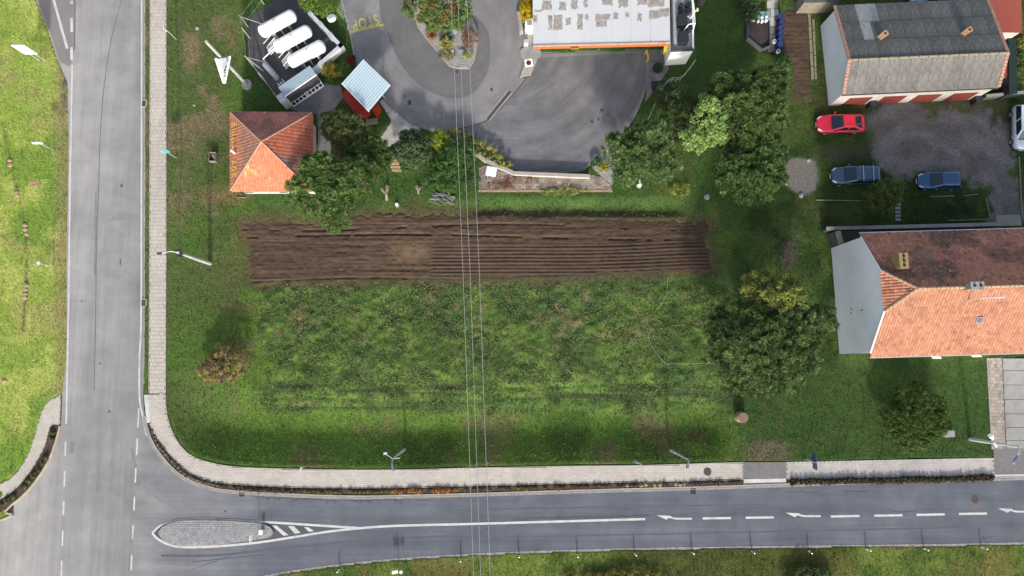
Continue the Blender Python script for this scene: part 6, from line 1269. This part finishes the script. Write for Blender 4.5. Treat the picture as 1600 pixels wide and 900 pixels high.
    pane('windscreen', r0[0], r0[9], r1[9], r1[0], s=.02); pane('rear_window', r0[5], r0[4], r1[4], r1[5], s=.10)
    for a_, b_ in ((1, 2), (2, 3)): pane('side_window', r0[b_], r0[a_], r1[a_], r1[b_], s=.12)
    for a_, b_ in ((6, 7), (7, 8)): pane('side_window', r0[b_], r0[a_], r1[a_], r1[b_], s=.12)
    pane('windscreen_corner', r0[1], r0[0], r1[0], r1[1], pm, .02); pane('windscreen_corner', r0[9], r0[8], r1[8], r1[9], pm, .02)
    for sx in (hl*.64, -hl*.62):
        for sy in (-1, 1):
            mb = MB(); mb.cyl((sx, sy*(hw-.2), .31), (sx, sy*(hw+.005), .31), .31, n=20); wl = B(mb, 'wheel', M['tyre']); mb = MB(); mb.cyl((sx, sy*(hw-.02), .31), (sx, sy*(hw+.02), .31), .2, n=14); B(mb, 'rim', M['alloy'], wl)
    for sy in (-1, 1):
        mb = MB(); q = [(hl-.30, sy*hw*.80, zb-.27), (hl-.06, sy*hw*.56, zb-.33), (hl-.10, sy*hw*.50, zb-.245), (hl-.42, sy*hw*.74, zb-.145)]; q = [Vector(p) for p in q]; mb.hexa([p-Vector((.0, 0, .06)) for p in q], [p+Vector((.035, sy*.02, .045)) for p in q]); B(mb, 'headlight', M['lampglass'])
        mb = MB(); mb.box((-hl+.06, sy*hw*.72, zb-.13), (.1, .28, .16)); B(mb, 'tail_light', M['tail'])
        mb = MB(); mb.box((wb-.32, sy*(hw+.05), zb+.06), (.14, .2, .13)); B(mb, 'mirror', pm)
        mb = MB(); mb.box((-.05, sy*(hw+.003), .5), (L*.42, .03, .06)); B(mb, 'side_trim', M['trim'])
    mb = MB(); mb.box((hl-.02, 0, .42), (.08, Wd*.62, .16)); B(mb, 'bumper_trim', M['trim']); mb = MB(); mb.box((-hl+.02, 0, .38), (.1, Wd*.7, .14)); B(mb, 'bumper_trim', M['trim'])
    mb = MB(); mb.box((hl+.0, 0, .36), (.06, .5, .11)); B(mb, 'number_plate', M['white'])
    for sy in (-.35, .25): mb = MB(); mb.box((wb+.03, sy*hw, zb+.035), (.03, .6, .02)); B(mb, 'wiper', M['trim'])
    if rails:
        for xx in (.02*hl-.35, -.55*hl): mb = MB(); mb.box((xx, 0, Ht+.06), (.07, Wd*.80, .04)); mb.box((xx, -Wd*.39, Ht), (.07, .05, .1)); mb.box((xx, Wd*.39, Ht), (.07, .05, .1)); B(mb, 'roof_bar', M['alloy'])
    return t
car('coupe_car', 1309, 196, 181, 4.5, 1.82, 1.36, 'coupe', paint('paint_red', (.62, .015, .04), .3, .0), 'bright red coupe with a sloping rear window parked left of the gravel')
car('estate_car', 1332, 277, 180, 4.55, 1.78, 1.47, 'wagon', paint('paint_steel_blue', (.045, .095, .16), .22, .4), 'dark steel blue estate car with two roof bars beside the small dark tree', True)
car('hatchback_car', 1461, 285, 180, 3.95, 1.68, 1.45, 'hatch', paint('paint_blue', (.028, .085, .19), .22, .4), 'blue hatchback parked at the lower edge of the gravel above the lawn')
car('people_carrier', 1590, 203, 266, 4.3, 1.8, 1.65, 'van', paint('paint_silver', (.62, .68, .76), .25, .2), 'silver white people carrier half out of the picture at the right edge')
car('saloon_car', 1449, -3, 180, 4.3, 1.75, 1.45, 'hatch', paint('paint_pale_blue', (.22, .32, .48), .3, .3), 'pale blue car showing only its side behind the garage roof')['group'] = 'cars in the back garden'
# ================================================================ vegetation
def rand_dirs(n, zmin=-.2):
    z = RNG.uniform(zmin, 1, n); a = RNG.uniform(0, 2*np.pi, n); r = np.sqrt(1-z*z); return np.stack([r*np.cos(a), r*np.sin(a), z], 1)
def foliage(parent, blobs, nclump, leaves, leaf, rc, ca, cb, style='leaf', cvar=.25, name='crown', cc=None, zmin=-.15, flat=.5, ccp=.1, inner=.5):
    """Leaves grouped in clumps that fill the blobs (cx, cy, cz, rx, ry, rz)."""
    bl = np.array(blobs, float); ar = bl[:, 3]*bl[:, 4]; ch = RNG.choice(len(bl), nclump, p=ar/ar.sum()); b = bl[ch]
    d = rand_dirs(nclump, zmin); rad = RNG.uniform(inner, 1.0, nclump)**.6; lump = 1+.22*(vnoise(d[:, 0]*2+ch*3.1, d[:, 1]*2+d[:, 2], .6, 55)-.5)*2
    cc_ = b[:, :3]+d*b[:, 3:]*(rad*lump)[:, None]; cs = rc*RNG.uniform(.6, 1.35, nclump)
    ct = RNG.random(nclump); base = np.array(ca)[None]*(1-ct[:, None])+np.array(cb)[None]*ct[:, None]; mn = base.mean(1)[:, None]; base = np.clip(mn+(base-mn)*1.1, .004, 1); base = base*(1+RNG.normal(0, cvar*.6, nclump))[:, None]
    if cc is not None: k = RNG.random(nclump) < ccp; base[k] = np.array(cc)
    n = nclump*leaves; ci = np.repeat(np.arange(nclump), leaves); dd = rand_dirs(n, -.5)
    if style == 'needle':
        o = cc_[ci]; dirn = rand_dirs(n, -.1); Lf = cs[ci]*RNG.uniform(.7, 1.2, n); tip = o+dirn*Lf[:, None]; side = np.cross(dirn, RNG.normal(0, 1, (n, 3))); side /= np.linalg.norm(side, axis=1)[:, None]+1e-9; side *= (leaf*.5)
        root = o+dirn*Lf[:, None]*.12; midp = o+dirn*Lf[:, None]*.6
        V = np.stack([root, midp+side, tip, midp-side], 1)
    else:
        pos = cc_[ci]+dd*(cs[ci]*RNG.uniform(.35, 1.0, n))[:, None]*np.array([1, 1, .75])
        nr = dd*(1-flat)+np.array([0, 0, 1])*flat+RNG.normal(0, .35, (n, 3)); nr /= np.linalg.norm(nr, axis=1)[:, None]
        t1 = np.cross(nr, RNG.normal(0, 1, (n, 3))); t1 /= np.linalg.norm(t1, axis=1)[:, None]+1e-9; t2 = np.cross(nr, t1); s = leaf*RNG.uniform(.6, 1.3, n)
        V = np.stack([pos-t1*s[:, None]*.6, pos+t2*s[:, None]*.35, pos+t1*s[:, None]*.6, pos-t2*s[:, None]*.35], 1)
    V[:, :, 2] = np.maximum(V[:, :, 2], .03+ORG[parent.name].z if parent else .03)
    col = base[ci]*1.3*RNG.uniform(1-cvar, 1+cvar, n)[:, None]; col = np.repeat(col, 4, 0)
    return np_mesh(name, V.reshape(-1, 3), np.arange(n*4).reshape(-1, 4), M['leaf'], parent=parent, col=np.clip(col, .003, .8))
def at_h(u, v, h): x, y = Wn(u, v, h); return x, y
def tree(name, lb, cat, u, v, hc, parts, limbs=5, trunk=.16, bush=False, group=None, **kw):
    """u, v: pixel of the crown's middle at height hc. parts: (dx, dy, dz, rx, ry, rz) metres from that point."""
    x, y = at_h(u, v, hc); z0 = gz(x, y) if hard_mask(np.array([x]), np.array([y]))[0] > .3 else .06
    t = thing(name, (x, y, z0), lb, cat, group); bl = [(x+a, y+b, hc+c, rx, ry, rz) for a, b, c, rx, ry, rz in parts]
    foliage(t, bl, **kw)
    rr = random.Random(int(u*3+v)); mb = MB()
    if bush:
        for k in range(limbs): an = rr.uniform(0, 6.28); b_ = bl[k % len(bl)]; mb.cyl((x+.1*math.cos(an), y+.1*math.sin(an), z0), (b_[0]+math.cos(an)*b_[3]*.5, b_[1]+math.sin(an)*b_[4]*.5, max(z0+.2, b_[2])), .04, .015, 5)
        mb.build('stem', M['bark'], t)
    else:
        mb.cyl((x, y, z0-.1), (x+.1, y, hc*.55), trunk, trunk*.7, 9); mb.cyl((x+.1, y, hc*.55), (x, y+.1, hc), trunk*.7, trunk*.35, 8); mb.build('trunk', M['bark'], t); mb = MB()
        for b_ in bl:
            for k in range(limbs): an = rr.uniform(0, 6.28); q = (b_[0]+math.cos(an)*b_[3]*.7, b_[1]+math.sin(an)*b_[4]*.7, b_[2]+rr.uniform(-.1, .4)*b_[5]); mb.cyl((x+.05, y, hc*rr.uniform(.4, .8)), q, trunk*.35, .02, 5)
        mb.build('limb', M['bark'], t)
    return t
pineA, pineB = A(92, 112, 62), A(128, 146, 78); dkA, dkB = A(64, 84, 50), A(92, 112, 62)
pk = dict(style='needle', leaf=.062)
tree('pine_tree', 'big spreading light green pine between the cabin and the ploughed strip', 'tree', 522, 293, 5.2, [(-1.2, .2, 0, 2.6, 2.6, 1.5), (1.4, .8, -.2, 2.2, 1.9, 1.2), (.1, -1.8, -.6, 1.6, 1.8, 1.2), (-1.2, 1.6, .4, 1.7, 1.5, 1.1), (-.2, -3.0, -1.2, .8, 1.0, .8)], nclump=760, leaves=58, rc=.34, ca=A(88, 120, 64), cb=A(138, 166, 100), cc=A(128, 122, 84), ccp=.05, **pk)
tree('pine_tree', 'olive coloured garden tree between the red kiosk and the spreading pine', 'tree', 538, 203, 3.3, [(0, 0, 0, 2.0, 1.5, 1.5), (-.9, .6, .3, 1.1, 1.0, .9), (.7, -.4, .2, 1.2, 1.1, .9)], nclump=330, leaves=56, rc=.34, ca=A(88, 104, 64), cb=A(132, 140, 90), **pk)
tree('pine_tree', 'smaller pine with its crown over the blue tarpaulin', 'tree', 573, 240, 3.4, [(0, .3, 0, 1.8, 1.4, 1.1), (.9, -.7, -.3, 1.3, 1.2, .9)], nclump=260, leaves=56, rc=.34, ca=A(84, 106, 58), cb=A(118, 138, 78), **pk)
tree('evergreen_bush', 'round dark glossy evergreen bush right of the garden steps', 'bush', 643, 234, 1.7, [(0, 0, 0, 1.75, 1.8, 1.3), (.3, .2, .3, 1.2, 1.2, 1.1)], bush=True, nclump=170, leaves=50, leaf=.17, rc=.36, ca=A(54, 72, 50), cb=A(96, 118, 78))
tree('yellow_shrub', 'yellowish green rounded shrub between the dark bush and the white coped wall', 'shrub', 686, 219, 1.1, [(0, 0, 0, .9, .95, .8)], bush=True, nclump=70, leaves=44, leaf=.10, rc=.26, ca=A(120, 140, 56), cb=A(156, 164, 74))
tree('broad_hedge', 'broad flat topped green hedge mass left of the stone terrace', 'hedge', 706, 264, 1.5, [(0, .2, 0, 2.1, 1.7, .7), (-1.2, -.9, -.2, 1.5, 1.2, .6), (.9, -1.1, -.2, 1.6, 1.3, .6), (.7, 1.4, .1, 1.6, 1.3, .7), (-.1, -1.5, -.2, 1.6, .8, .5)], bush=True, limbs=8, nclump=520, leaves=40, leaf=.12, rc=.32, ca=A(60, 88, 46), cb=A(88, 124, 60), flat=.7, inner=.2)
tree('clipped_shrub', 'dense mid green shrub at the top beside the cobbled verge', 'shrub', 503, 9, 1.3, [(0, 0, 0, 1.6, .9, .7), (-1.2, .6, 0, 1.2, .8, .7), (.7, -.4, 0, 1.0, .8, .7)], bush=True, nclump=220, leaves=44, leaf=.10, rc=.28, ca=A(92, 122, 52), cb=A(124, 152, 72))
tree('leafy_tree', 'broad green and bronze tree filling the upper part of the planted island', 'tree', 682, 12, 3.4, [(.6, .3, 0, 2.4, 1.9, 1.3), (-1.6, .3, -.3, 1.6, 1.5, 1.1), (1.8, -.6, -.4, 1.2, 1.2, 1.0), (.2, -1.1, -.4, 1.8, 1.0, .9)], nclump=330, leaves=46, leaf=.15, rc=.36, ca=A(78, 104, 56), cb=A(112, 136, 72), cc=A(134, 112, 62), ccp=.22)
def grass_clump(name, lb, u, v, r, h, ca, cb, n=260, cat='ornamental grass', wdt=.045, up=.15, group=None):
    z = W(u, v); z0 = .08 if hard_mask(np.array([z.x]), np.array([z.y]))[0] < .1 else gz(z.x, z.y); t = thing(name, (z.x, z.y, z0), lb, cat, group); o_ = np.array([z.x, z.y, z0]); d = rand_dirs(n, up); root = o_+d*.08; L = RNG.uniform(.6, 1, n)*r
    tip = o_+np.stack([d[:, 0]*L, d[:, 1]*L, d[:, 2]*h*RNG.uniform(.6, 1, n)+.1], 1); side = np.cross(d, [0, 0, 1.0])*wdt; mid_ = (root+tip)/2+np.array([0, 0, .18*h])
    V = np.stack([root, mid_+side, tip, mid_-side], 1).reshape(-1, 3); tt = RNG.random(n)[:, None]; c = np.array(ca)*(1-tt)+np.array(cb)*tt
    np_mesh('foliage', V, np.arange(n*4).reshape(-1, 4), M['leaf'], parent=t, col=np.repeat(c, 4, 0)); mb = MB(); mb.cyl((z.x, z.y, z0), (z.x, z.y, z0+.15), .12, .08, 8); mb.build('base', M['bark'], t); return t
grass_clump('ornamental_grass', 'orange tinged ornamental grass at the left rim of the planted island', 676, 56, .85, .8, A(196, 140, 92), A(214, 172, 124), 420)
grass_clump('ornamental_grass', 'bright orange ornamental grass under the crown on the planted island', 717.5, 43, .8, .8, A(214, 148, 92), A(226, 180, 130), 420)
tree('brown_shrub', 'russet brown low shrub on the right half of the planted island', 'shrub', 734, 60, .7, [(0, 0, 0, .72, .95, .5)], bush=True, nclump=70, leaves=50, leaf=.07, rc=.22, ca=A(132, 98, 80), cb=A(158, 120, 96))
tree('variegated_shrub', 'yellow green variegated shrub in the middle of the planted island', 'shrub', 698, 66, .6, [(0, 0, 0, .65, .8, .5)], bush=True, nclump=50, leaves=44, leaf=.11, rc=.22, ca=A(130, 140, 76), cb=A(205, 202, 120), cc=A(70, 92, 56), ccp=.3)
tree('low_shrub', 'olive low shrub at the lower left tip of the planted island', 'shrub', 699, 88, .35, [(0, 0, 0, .75, .4, .3)], bush=True, nclump=36, leaves=40, leaf=.08, rc=.18, ca=A(130, 118, 72), cb=A(160, 152, 96))
tree('low_shrub', 'small yellow green shrub right of the rockery steps', 'shrub', 731, 86, .35, [(0, 0, 0, .45, .42, .3)], bush=True, nclump=26, leaves=40, leaf=.08, rc=.16, ca=A(120, 132, 70), cb=A(190, 190, 110))
tree('golden_shrub', 'golden yellow shrub outside the corner of the white yard wall', 'shrub', 518, 111, .9, [(0, 0, 0, .85, .7, .6), (-.3, .5, -.1, .5, .5, .4)], bush=True, nclump=80, leaves=44, leaf=.09, rc=.22, ca=A(150, 138, 62), cb=A(190, 170, 84), cc=A(104, 116, 60), ccp=.25)
tree('green_shrub', 'small mid green shrub between the golden and the red shrub', 'shrub', 538, 109, .7, [(0, 0, 0, .65, .65, .5)], bush=True, nclump=60, leaves=44, leaf=.09, rc=.2, ca=A(82, 108, 54), cb=A(110, 134, 70))
tree('red_shrub', 'dark red shrub at the edge of the station yard above the shelter', 'shrub', 547, 95, .6, [(0, 0, 0, .5, .55, .45)], bush=True, nclump=50, leaves=44, leaf=.08, rc=.18, ca=A(110, 44, 44), cb=A(140, 62, 58))
tree('golden_tree', 'upright golden yellow shrub squeezed against the left end of the canopy', 'shrub', 822, 18, 2.0, [(0, 0, 0, .6, 1.0, .9), (.1, .9, 0, .5, .7, .7)], bush=True, nclump=110, leaves=44, leaf=.08, rc=.25, ca=A(196, 168, 40), cb=A(222, 192, 66), cc=A(130, 130, 50))
tree('pine_tree', 'bluish green pine group at the lower right rim of the station yard', 'tree', 1003, 240, 4.6, [(-.2, .1, 0, 2.6, 2.2, 1.4), (-1.9, .5, -.2, 1.5, 1.7, 1.1), (1.5, -.8, -.4, 1.8, 1.7, 1.1), (.8, 1.5, .1, 2.0, 1.4, 1.1), (-1.3, -1.6, -1.0, 1.2, 1.1, .9)], nclump=760, leaves=58, rc=.34, ca=A(88, 116, 72), cb=A(142, 168, 108), cc=A(126, 120, 84), ccp=.04, **pk)
tree('deciduous_tree', 'pale yellowish green leafy tree in front of the dark pines at the top', 'tree', 1112, 188, 6.0, [(-.2, .6, 0, 1.5, 1.6, 1.4), (.4, -.8, -.2, 1.3, 1.4, 1.2), (-1.2, -1.4, -.8, 1.3, 1.2, .9)], nclump=150, leaves=60, leaf=.17, rc=.42, ca=A(122, 152, 84), cb=A(160, 186, 112), cvar=.18)
tree('dark_shrub', 'shaded dark shrub growing between the railing and the pale leafy tree', 'shrub', 1062, 178, 3.0, [(0, 0, 0, 2.2, 2.0, 1.1), (1.0, -1.6, -.4, 1.6, 1.6, .9), (-.4, 1.8, -.6, 1.6, 1.4, .8)], nclump=260, leaves=44, leaf=.14, rc=.36, ca=A(58, 76, 46), cb=A(92, 112, 66), cc=A(104, 86, 64), ccp=.08)
tree('pine_tree', 'tall dark pine behind the pale leafy tree, nearest the garden bed', 'tree', 1180, 160, 7.0, [(0, .3, 0, 2.5, 2.3, 1.6), (1.2, 1.8, -.3, 1.7, 1.5, 1.2), (-1.6, 1.6, -.8, 1.6, 1.6, 1.2), (1.0, -1.4, -.2, 2.0, 1.6, 1.2), (-.8, -2.2, -.8, 1.9, 1.6, 1.1), (-2.6, .6, -1.6, 1.4, 1.8, 1.0)], nclump=900, leaves=56, rc=.34, ca=A(76, 100, 58), cb=A(128, 150, 90), **pk)
tree('pine_tree', 'broad dark pine just left of the round gravel patch', 'tree', 1172, 255, 5.6, [(0, 0, 0, 2.8, 2.1, 1.5), (.9, -1.3, -.4, 2.2, 1.4, 1.2), (-1.6, -1.0, -.8, 1.5, 1.6, 1.1), (1.7, .9, .0, 1.6, 1.6, 1.2), (-.6, 2.0, -.4, 1.8, 1.3, 1.0), (.6, -2.4, -1.3, 1.8, 1.0, .8)], nclump=900, leaves=56, rc=.33, ca=A(74, 102, 60), cb=A(118, 144, 88), **pk)
tree('pine_tree', 'largest dark pine standing in the middle right of the rough field', 'tree', 1196, 534, 6.2, [(0, .2, 0, 3.4, 3.0, 1.9), (-1.9, -.9, -.8, 2.6, 2.6, 1.5), (1.7, -1.6, -.7, 2.7, 2.5, 1.5), (2.2, 1.6, -.3, 2.4, 2.2, 1.4), (-.5, -3.0, -1.5, 3.2, 1.7, 1.2), (-1.6, 1.8, -.4, 2.0, 1.8, 1.3), (3.6, .6, -1.2, 1.6, 2.2, 1.2), (5.0, 1.9, -.8, 1.5, 1.5, 1.0), (-3.4, 1.0, -1.4, 1.4, 1.8, .9)], nclump=1500, leaves=56, rc=.36, trunk=.3, limbs=4, ca=A(72, 98, 58), cb=A(134, 156, 98), cc=A(140, 160, 104), ccp=.08, **pk)
tree('deciduous_tree', 'yellowish leafed tree rising from the upper side of the largest dark pine', 'tree', 1213, 457, 6.9, [(.3, 0, 0, 1.9, 1.4, 1.1), (-1.2, .6, -.6, 1.4, 1.2, .9), (-.4, -.8, -.5, 1.6, 1.0, .8)], nclump=190, leaves=50, leaf=.16, rc=.36, ca=A(112, 122, 60), cb=A(148, 156, 80), cc=A(70, 86, 48), ccp=.2)
tree('yew_bush', 'large dark oval yew bush on the lawn south of the tiled house', 'bush', 1427, 651, 1.7, [(0, 0, 0, 2.7, 2.9, 1.35), (.4, -.8, 0, 2.2, 2.1, 1.2)], bush=True, nclump=900, leaves=46, leaf=.10, rc=.24, ca=A(54, 76, 32), cb=A(84, 108, 46), cc=A(98, 104, 54), ccp=.04, flat=.4, inner=.78)
tree('autumn_bush', 'round brownish purple bush with yellow rim casting a long shadow on the west lawn', 'bush', 350, 571, 1.5, [(.2, 0, 0, 1.9, 1.75, 1.2), (-.9, -.4, -.3, 1.4, 1.3, .8)], bush=True, nclump=230, leaves=44, leaf=.11, rc=.30, ca=A(104, 92, 78), cb=A(140, 116, 92), cc=A(176, 166, 84), ccp=.34)
tree('small_tree', 'small dark olive tree in front of the steel blue estate car', 'tree', 1380, 304, 2.6, [(0, 0, 0, 1.5, 1.4, 1.0), (.7, .5, 0, 1.0, .9, .8), (-.5, -.8, -.2, 1.1, 1.0, .8)], nclump=170, leaves=46, leaf=.12, rc=.30, ca=A(66, 84, 44), cb=A(104, 118, 58))
tree('verge_bush', 'dark green bush on the southern verge cut by the bottom edge', 'bush', 1262, 895, .6, [(0, -.3, 0, 1.6, .9, .35), (1.2, -.5, -.1, 1.1, .8, .3), (-.9, -.7, 0, 1.2, .8, .3)], bush=True, nclump=170, leaves=44, leaf=.12, rc=.28, ca=A(58, 80, 42), cb=A(96, 114, 62))
tree('verge_bush', 'straw and green tangle of weeds on the southern verge in the middle', 'bush', 985, 902, .3, [(0, 0, 0, 3.2, .9, .35), (-4, -.2, 0, 2.2, .7, .3)], bush=True, nclump=170, leaves=40, leaf=.10, rc=.24, ca=A(112, 108, 54), cb=A(140, 126, 66), cc=A(92, 104, 50), ccp=.4)
tree('low_shrub', 'small dark green round shrub among the white pebbles', 'shrub', 932, 255, .5, [(0, 0, 0, .42, .5, .4)], bush=True, nclump=30, leaves=44, leaf=.08, rc=.16, ca=A(60, 96, 52), cb=A(84, 122, 64))
tree('yellow_shrub', 'small yellow green shrub below the dark one among the white pebbles', 'shrub', 943, 263, .4, [(0, 0, 0, .5, .42, .35)], bush=True, nclump=30, leaves=44, leaf=.08, rc=.16, ca=A(150, 148, 60), cb=A(180, 170, 76))
tree('yellow_weeds', 'yellow leaved young shoots in the grass left of the dark pines', 'shrub', 1063, 297, .35, [(0, 0, 0, 1.0, .7, .25)], bush=True, nclump=34, leaves=16, leaf=.10, rc=.2, ca=A(130, 140, 66), cb=A(176, 174, 90))
tree('ivy_growth', 'yellow green ivy spilling over the north face of the white coped wall', 'ivy', 742, 226, .8, [(-1.9, 1.15, .1, .8, .35, .3), (-1.3, .75, 0, 1.1, .42, .35), (-.2, .1, 0, 1.0, .45, .35), (.9, -.6, 0, 1.1, .42, .35), (1.9, -1.3, 0, 1.0, .38, .3), (2.8, -1.85, -.1, .8, .3, .3)], bush=True, nclump=190, leaves=40, leaf=.09, rc=.2, ca=A(120, 138, 58), cb=A(188, 184, 96), cc=A(80, 104, 50), ccp=.3)
tree('creeper', 'reddish creeper trailing over the stone terrace', 'creeper', 800, 286, .15, [(.4, .3, 0, 1.9, .4, .12), (-1.3, -.3, 0, 1.2, .35, .1)], bush=True, nclump=60, leaves=22, leaf=.07, rc=.22, ca=A(132, 74, 58), cb=A(150, 104, 80), zmin=0)
tree('creeper', 'greenish weeds hanging over the lower edge of the stone terrace', 'creeper', 880, 299, .15, [(0, 0, 0, 2.2, .35, .15)], bush=True, nclump=60, leaves=24, leaf=.09, rc=.22, ca=A(128, 142, 70), cb=A(160, 160, 92), zmin=0)
for k, (u, v, rx, ry, a_, b_, lb) in enumerate(((1596, 105, 1.0, 1.6, (84, 104, 60), (120, 134, 74), 'green garden shrub at the right edge beside the green shelter'), (1597, 60, .8, 1.2, (96, 112, 60), (150, 146, 80), 'yellow flecked shrub at the right edge below the red roof'), (1180, 18, 1.0, .9, (52, 74, 42), (80, 104, 58), 'dark shrub at the top edge left of the concrete path'), (1172, 5, .9, .8, (70, 96, 56), (96, 124, 72), 'lighter green shrub at the very top beside the concrete path'), (1222, 100, .7, .7, (58, 88, 46), (84, 116, 58), 'low green plant at the foot of the row of blue barrels'))):
    if k == 2: u, v = 1168, 20
    tree('garden_shrub', lb, 'shrub', u, v, .9, [(0, 0, 0, rx, ry, .7)], bush=True, nclump=70, leaves=40, leaf=.11, rc=.25, ca=A(*a_), cb=A(*b_))
foliage(PLANTER, [(ORG[PLANTER.name].x, ORG[PLANTER.name].y, .5, .38, .38, .3)], 30, 40, .07, .14, A(60, 82, 50), A(92, 112, 66), name='foliage')
# ---- rows of small plants in the kerbside beds
def bed_plants(pts, step, kinds, lat=.0, jit=.05):
    pw = wp(pts); seg = np.hypot(*np.diff(pw, axis=0).T); cum = np.concatenate([[0], np.cumsum(seg)]); out = []; s = step/2
    while s < cum[-1]: out.append((np.interp(s, cum, pw[:, 0])+random.uniform(-jit, jit), np.interp(s, cum, pw[:, 1])+random.uniform(-jit, jit))); s += step*random.uniform(.85, 1.15)
    return out
protos = {}
def plant_proto(key, ca, cb, r, h, n, lb, group, style):
    t = thing('bedding_plant', (0, 0, -50), lb, 'plant', group); d = rand_dirs(n, .0); s = .09 if style == 'leaf' else .05
    pos = d*np.array([r, r, h])*RNG.uniform(.3, 1, n)[:, None]; nr = d+RNG.normal(0, .4, (n, 3)); nr /= np.linalg.norm(nr, axis=1)[:, None]; t1 = np.cross(nr, RNG.normal(0, 1, (n, 3))); t1 /= np.linalg.norm(t1, axis=1)[:, None]; t2 = np.cross(nr, t1)
    V = np.stack([pos-t1*s, pos+t2*s*.6, pos+t1*s, pos-t2*s*.6], 1).reshape(-1, 3); tt = RNG.random(n)[:, None]; c = np.array(ca)*(1-tt)+np.array(cb)*tt
    f = np_mesh('foliage', V, np.arange(n*4).reshape(-1, 4), M['leaf'], parent=t, col=np.repeat(c, 4, 0), local=True); protos[key] = [t, f, False]
plant_proto('brown', A(92, 74, 62), A(128, 104, 88), .24, .22, 60, 'bare brownish bedding plant in the dark kerbside bed', 'brownish plants in the kerbside bed', 'leaf')
plant_proto('grey', A(150, 142, 130), A(176, 168, 150), .22, .16, 50, 'pale greyish cushion plant in the curve of the kerbside bed', 'pale cushion plants in the curved part of the kerbside bed', 'leaf')
plant_proto('olive', A(104, 98, 50), A(140, 128, 70), .27, .25, 70, 'olive green bedding plant in the kerbside bed above the road', 'olive plants in the kerbside bed', 'leaf')
plant_proto('orange', A(176, 122, 66), A(206, 152, 92), .34, .28, 100, 'orange brown cushion in the kerbside bed below the street lamp', 'orange cushions in the kerbside bed', 'leaf')
plant_proto('yellow', A(214, 200, 140), A(232, 220, 170), .22, .2, 60, 'cream flowering plant in the kerbside bed left of the crossing', 'cream flowering plants in the kerbside bed', 'leaf')
plant_proto('hedge', A(70, 62, 46), A(104, 96, 66), .28, .38, 90, 'dark low box plant in the bed between the two driveways', 'dark low plants in the bed between the driveways', 'leaf')
plant_proto('green', A(72, 84, 48), A(118, 122, 70), .32, .3, 90, 'green low shrub in the curved bed of the western pavement', 'green shrubs in the western kerbside bed', 'leaf')
def put(key, x, y, z=.1, s=1.0):
    pr = protos[key]; t, f, used = pr
    if not used: o_ = t; pr[2] = True
    else:
        o_ = t.copy(); COL.objects.link(o_); c = f.copy(); COL.objects.link(c); c.parent = o_
    o_.location = (x, y, z); o_.rotation_euler.z = random.uniform(0, 6.28); o_.scale = (s, s, s)
mid = smooth_line([(237, 672), (248, 694), (264, 715), (284, 735), (305, 749), (345, 759), (400, 765), (480, 767.5), (610, 767), (740, 764.5), (900, 760), (1060, 756.5), (1156, 753)])
for x, y in bed_plants(mid, .42, None):
    u, v = P(x, y); k = 'grey' if u < 345 else 'brown'
    if 470 < u < 612 and random.random() < .75: k = 'olive'
    if 612 <= u < 655 or 672 < u < 712: k = 'orange'
    if 800 < u < 850 and random.random() < .7: k = 'olive'
    if 978 < u < 1070 and random.random() < .7: k = 'yellow'
    if random.random() < .12: continue
    put(k, x, y, s=random.uniform(.8, 1.15))
for off in (0, 3.6):
    for x, y in bed_plants([(1234, 751+off*.9), (1400, 748+off*.9), (1549, 744.5+off*.9)], .40, None): put('hedge', x, y, s=random.uniform(.85, 1.15))
for x, y in bed_plants(smooth_line([(86, 670), (80, 695), (70, 720), (52, 745), (32, 768), (2, 788), (-30, 800)]), .62, None):
    if random.random() < .85: put('green', x, y, s=random.uniform(.7, 1.3))
for key in protos:
    if not protos[key][2]: put(key, *W(600, 766).xy)
# scattered broad weeds round the field margin and fallen leaves
def leafy(x, y): return lerp(C3(120, 140, 70), C3(170, 170, 96), RNG.random(len(x)))
tag(scatter('fallen_leaves', 2600, 960, 1320, 640, 735, (.06, .12), lambda x, y, u, v: v > 690, lambda x, y: lerp(C3(150, 120, 60), C3(190, 170, 110), RNG.random(len(x))), z_off=.05, blades=1, wide=1.2), None, None)
# labels of countable repeats follow their order in the row
ORD = ['first', 'second', 'third', 'fourth', 'fifth', 'sixth', 'seventh', 'eighth', 'ninth', 'tenth', 'eleventh', 'twelfth', 'thirteenth', 'fourteenth', 'fifteenth', 'sixteenth', 'seventeenth', 'eighteenth', 'nineteenth', 'twentieth']
bpy.context.view_layer.update()
def order(group, key, fmt):
    obs = sorted([o_ for o_ in sc.objects if o_.get('group') == group and o_.parent is None], key=key)
    if len(obs) <= 20:
        for k, o_ in enumerate(obs): o_['label'] = fmt % ORD[k]
left = lambda o_: o_.location.x
up_ = lambda o_: -o_.location.y
order('white roadside posts along the southern verge', left, '%s white banded roadside post from the junction along the southern verge')
order('round fans on the plant room roof', lambda o_: (-round(o_.location.y*1.5), o_.location.x), 'round dark fan, %s counted downwards on the white plant room roof')
order('buff stones strung across the western verge', up_, '%s buff stone counted downwards in the line crossing the bright western verge')
order('cream flowering plants in the kerbside bed', left, '%s cream flowering plant from the left in the kerbside bed before the crossing')
order('green shrubs in the western kerbside bed', up_, '%s green shrub counted downwards in the curved bed of the western pavement')
order('orange cushions in the kerbside bed', left, '%s orange brown cushion from the left in the kerbside bed below the street lamp')
order('grey stepping slabs in the dark lawn', up_, '%s grey stepping slab counted downwards behind the small dark tree')
order('buff garden steps going down to the lawn', up_, '%s buff garden step counted downwards beside the round dark bush')
order('wide planks laid beside the garden bed', up_, '%s plank counted downwards in the wider line beside the garden bed')
order('narrow planks laid beside the garden bed', up_, '%s plank counted downwards in the narrower line beside the garden bed')
order('white pots on the teal work table', left, '%s small white pot from the left on the teal work table')
order('olive plants in the kerbside bed', left, '%s olive green plant from the left in the kerbside bed above the road')
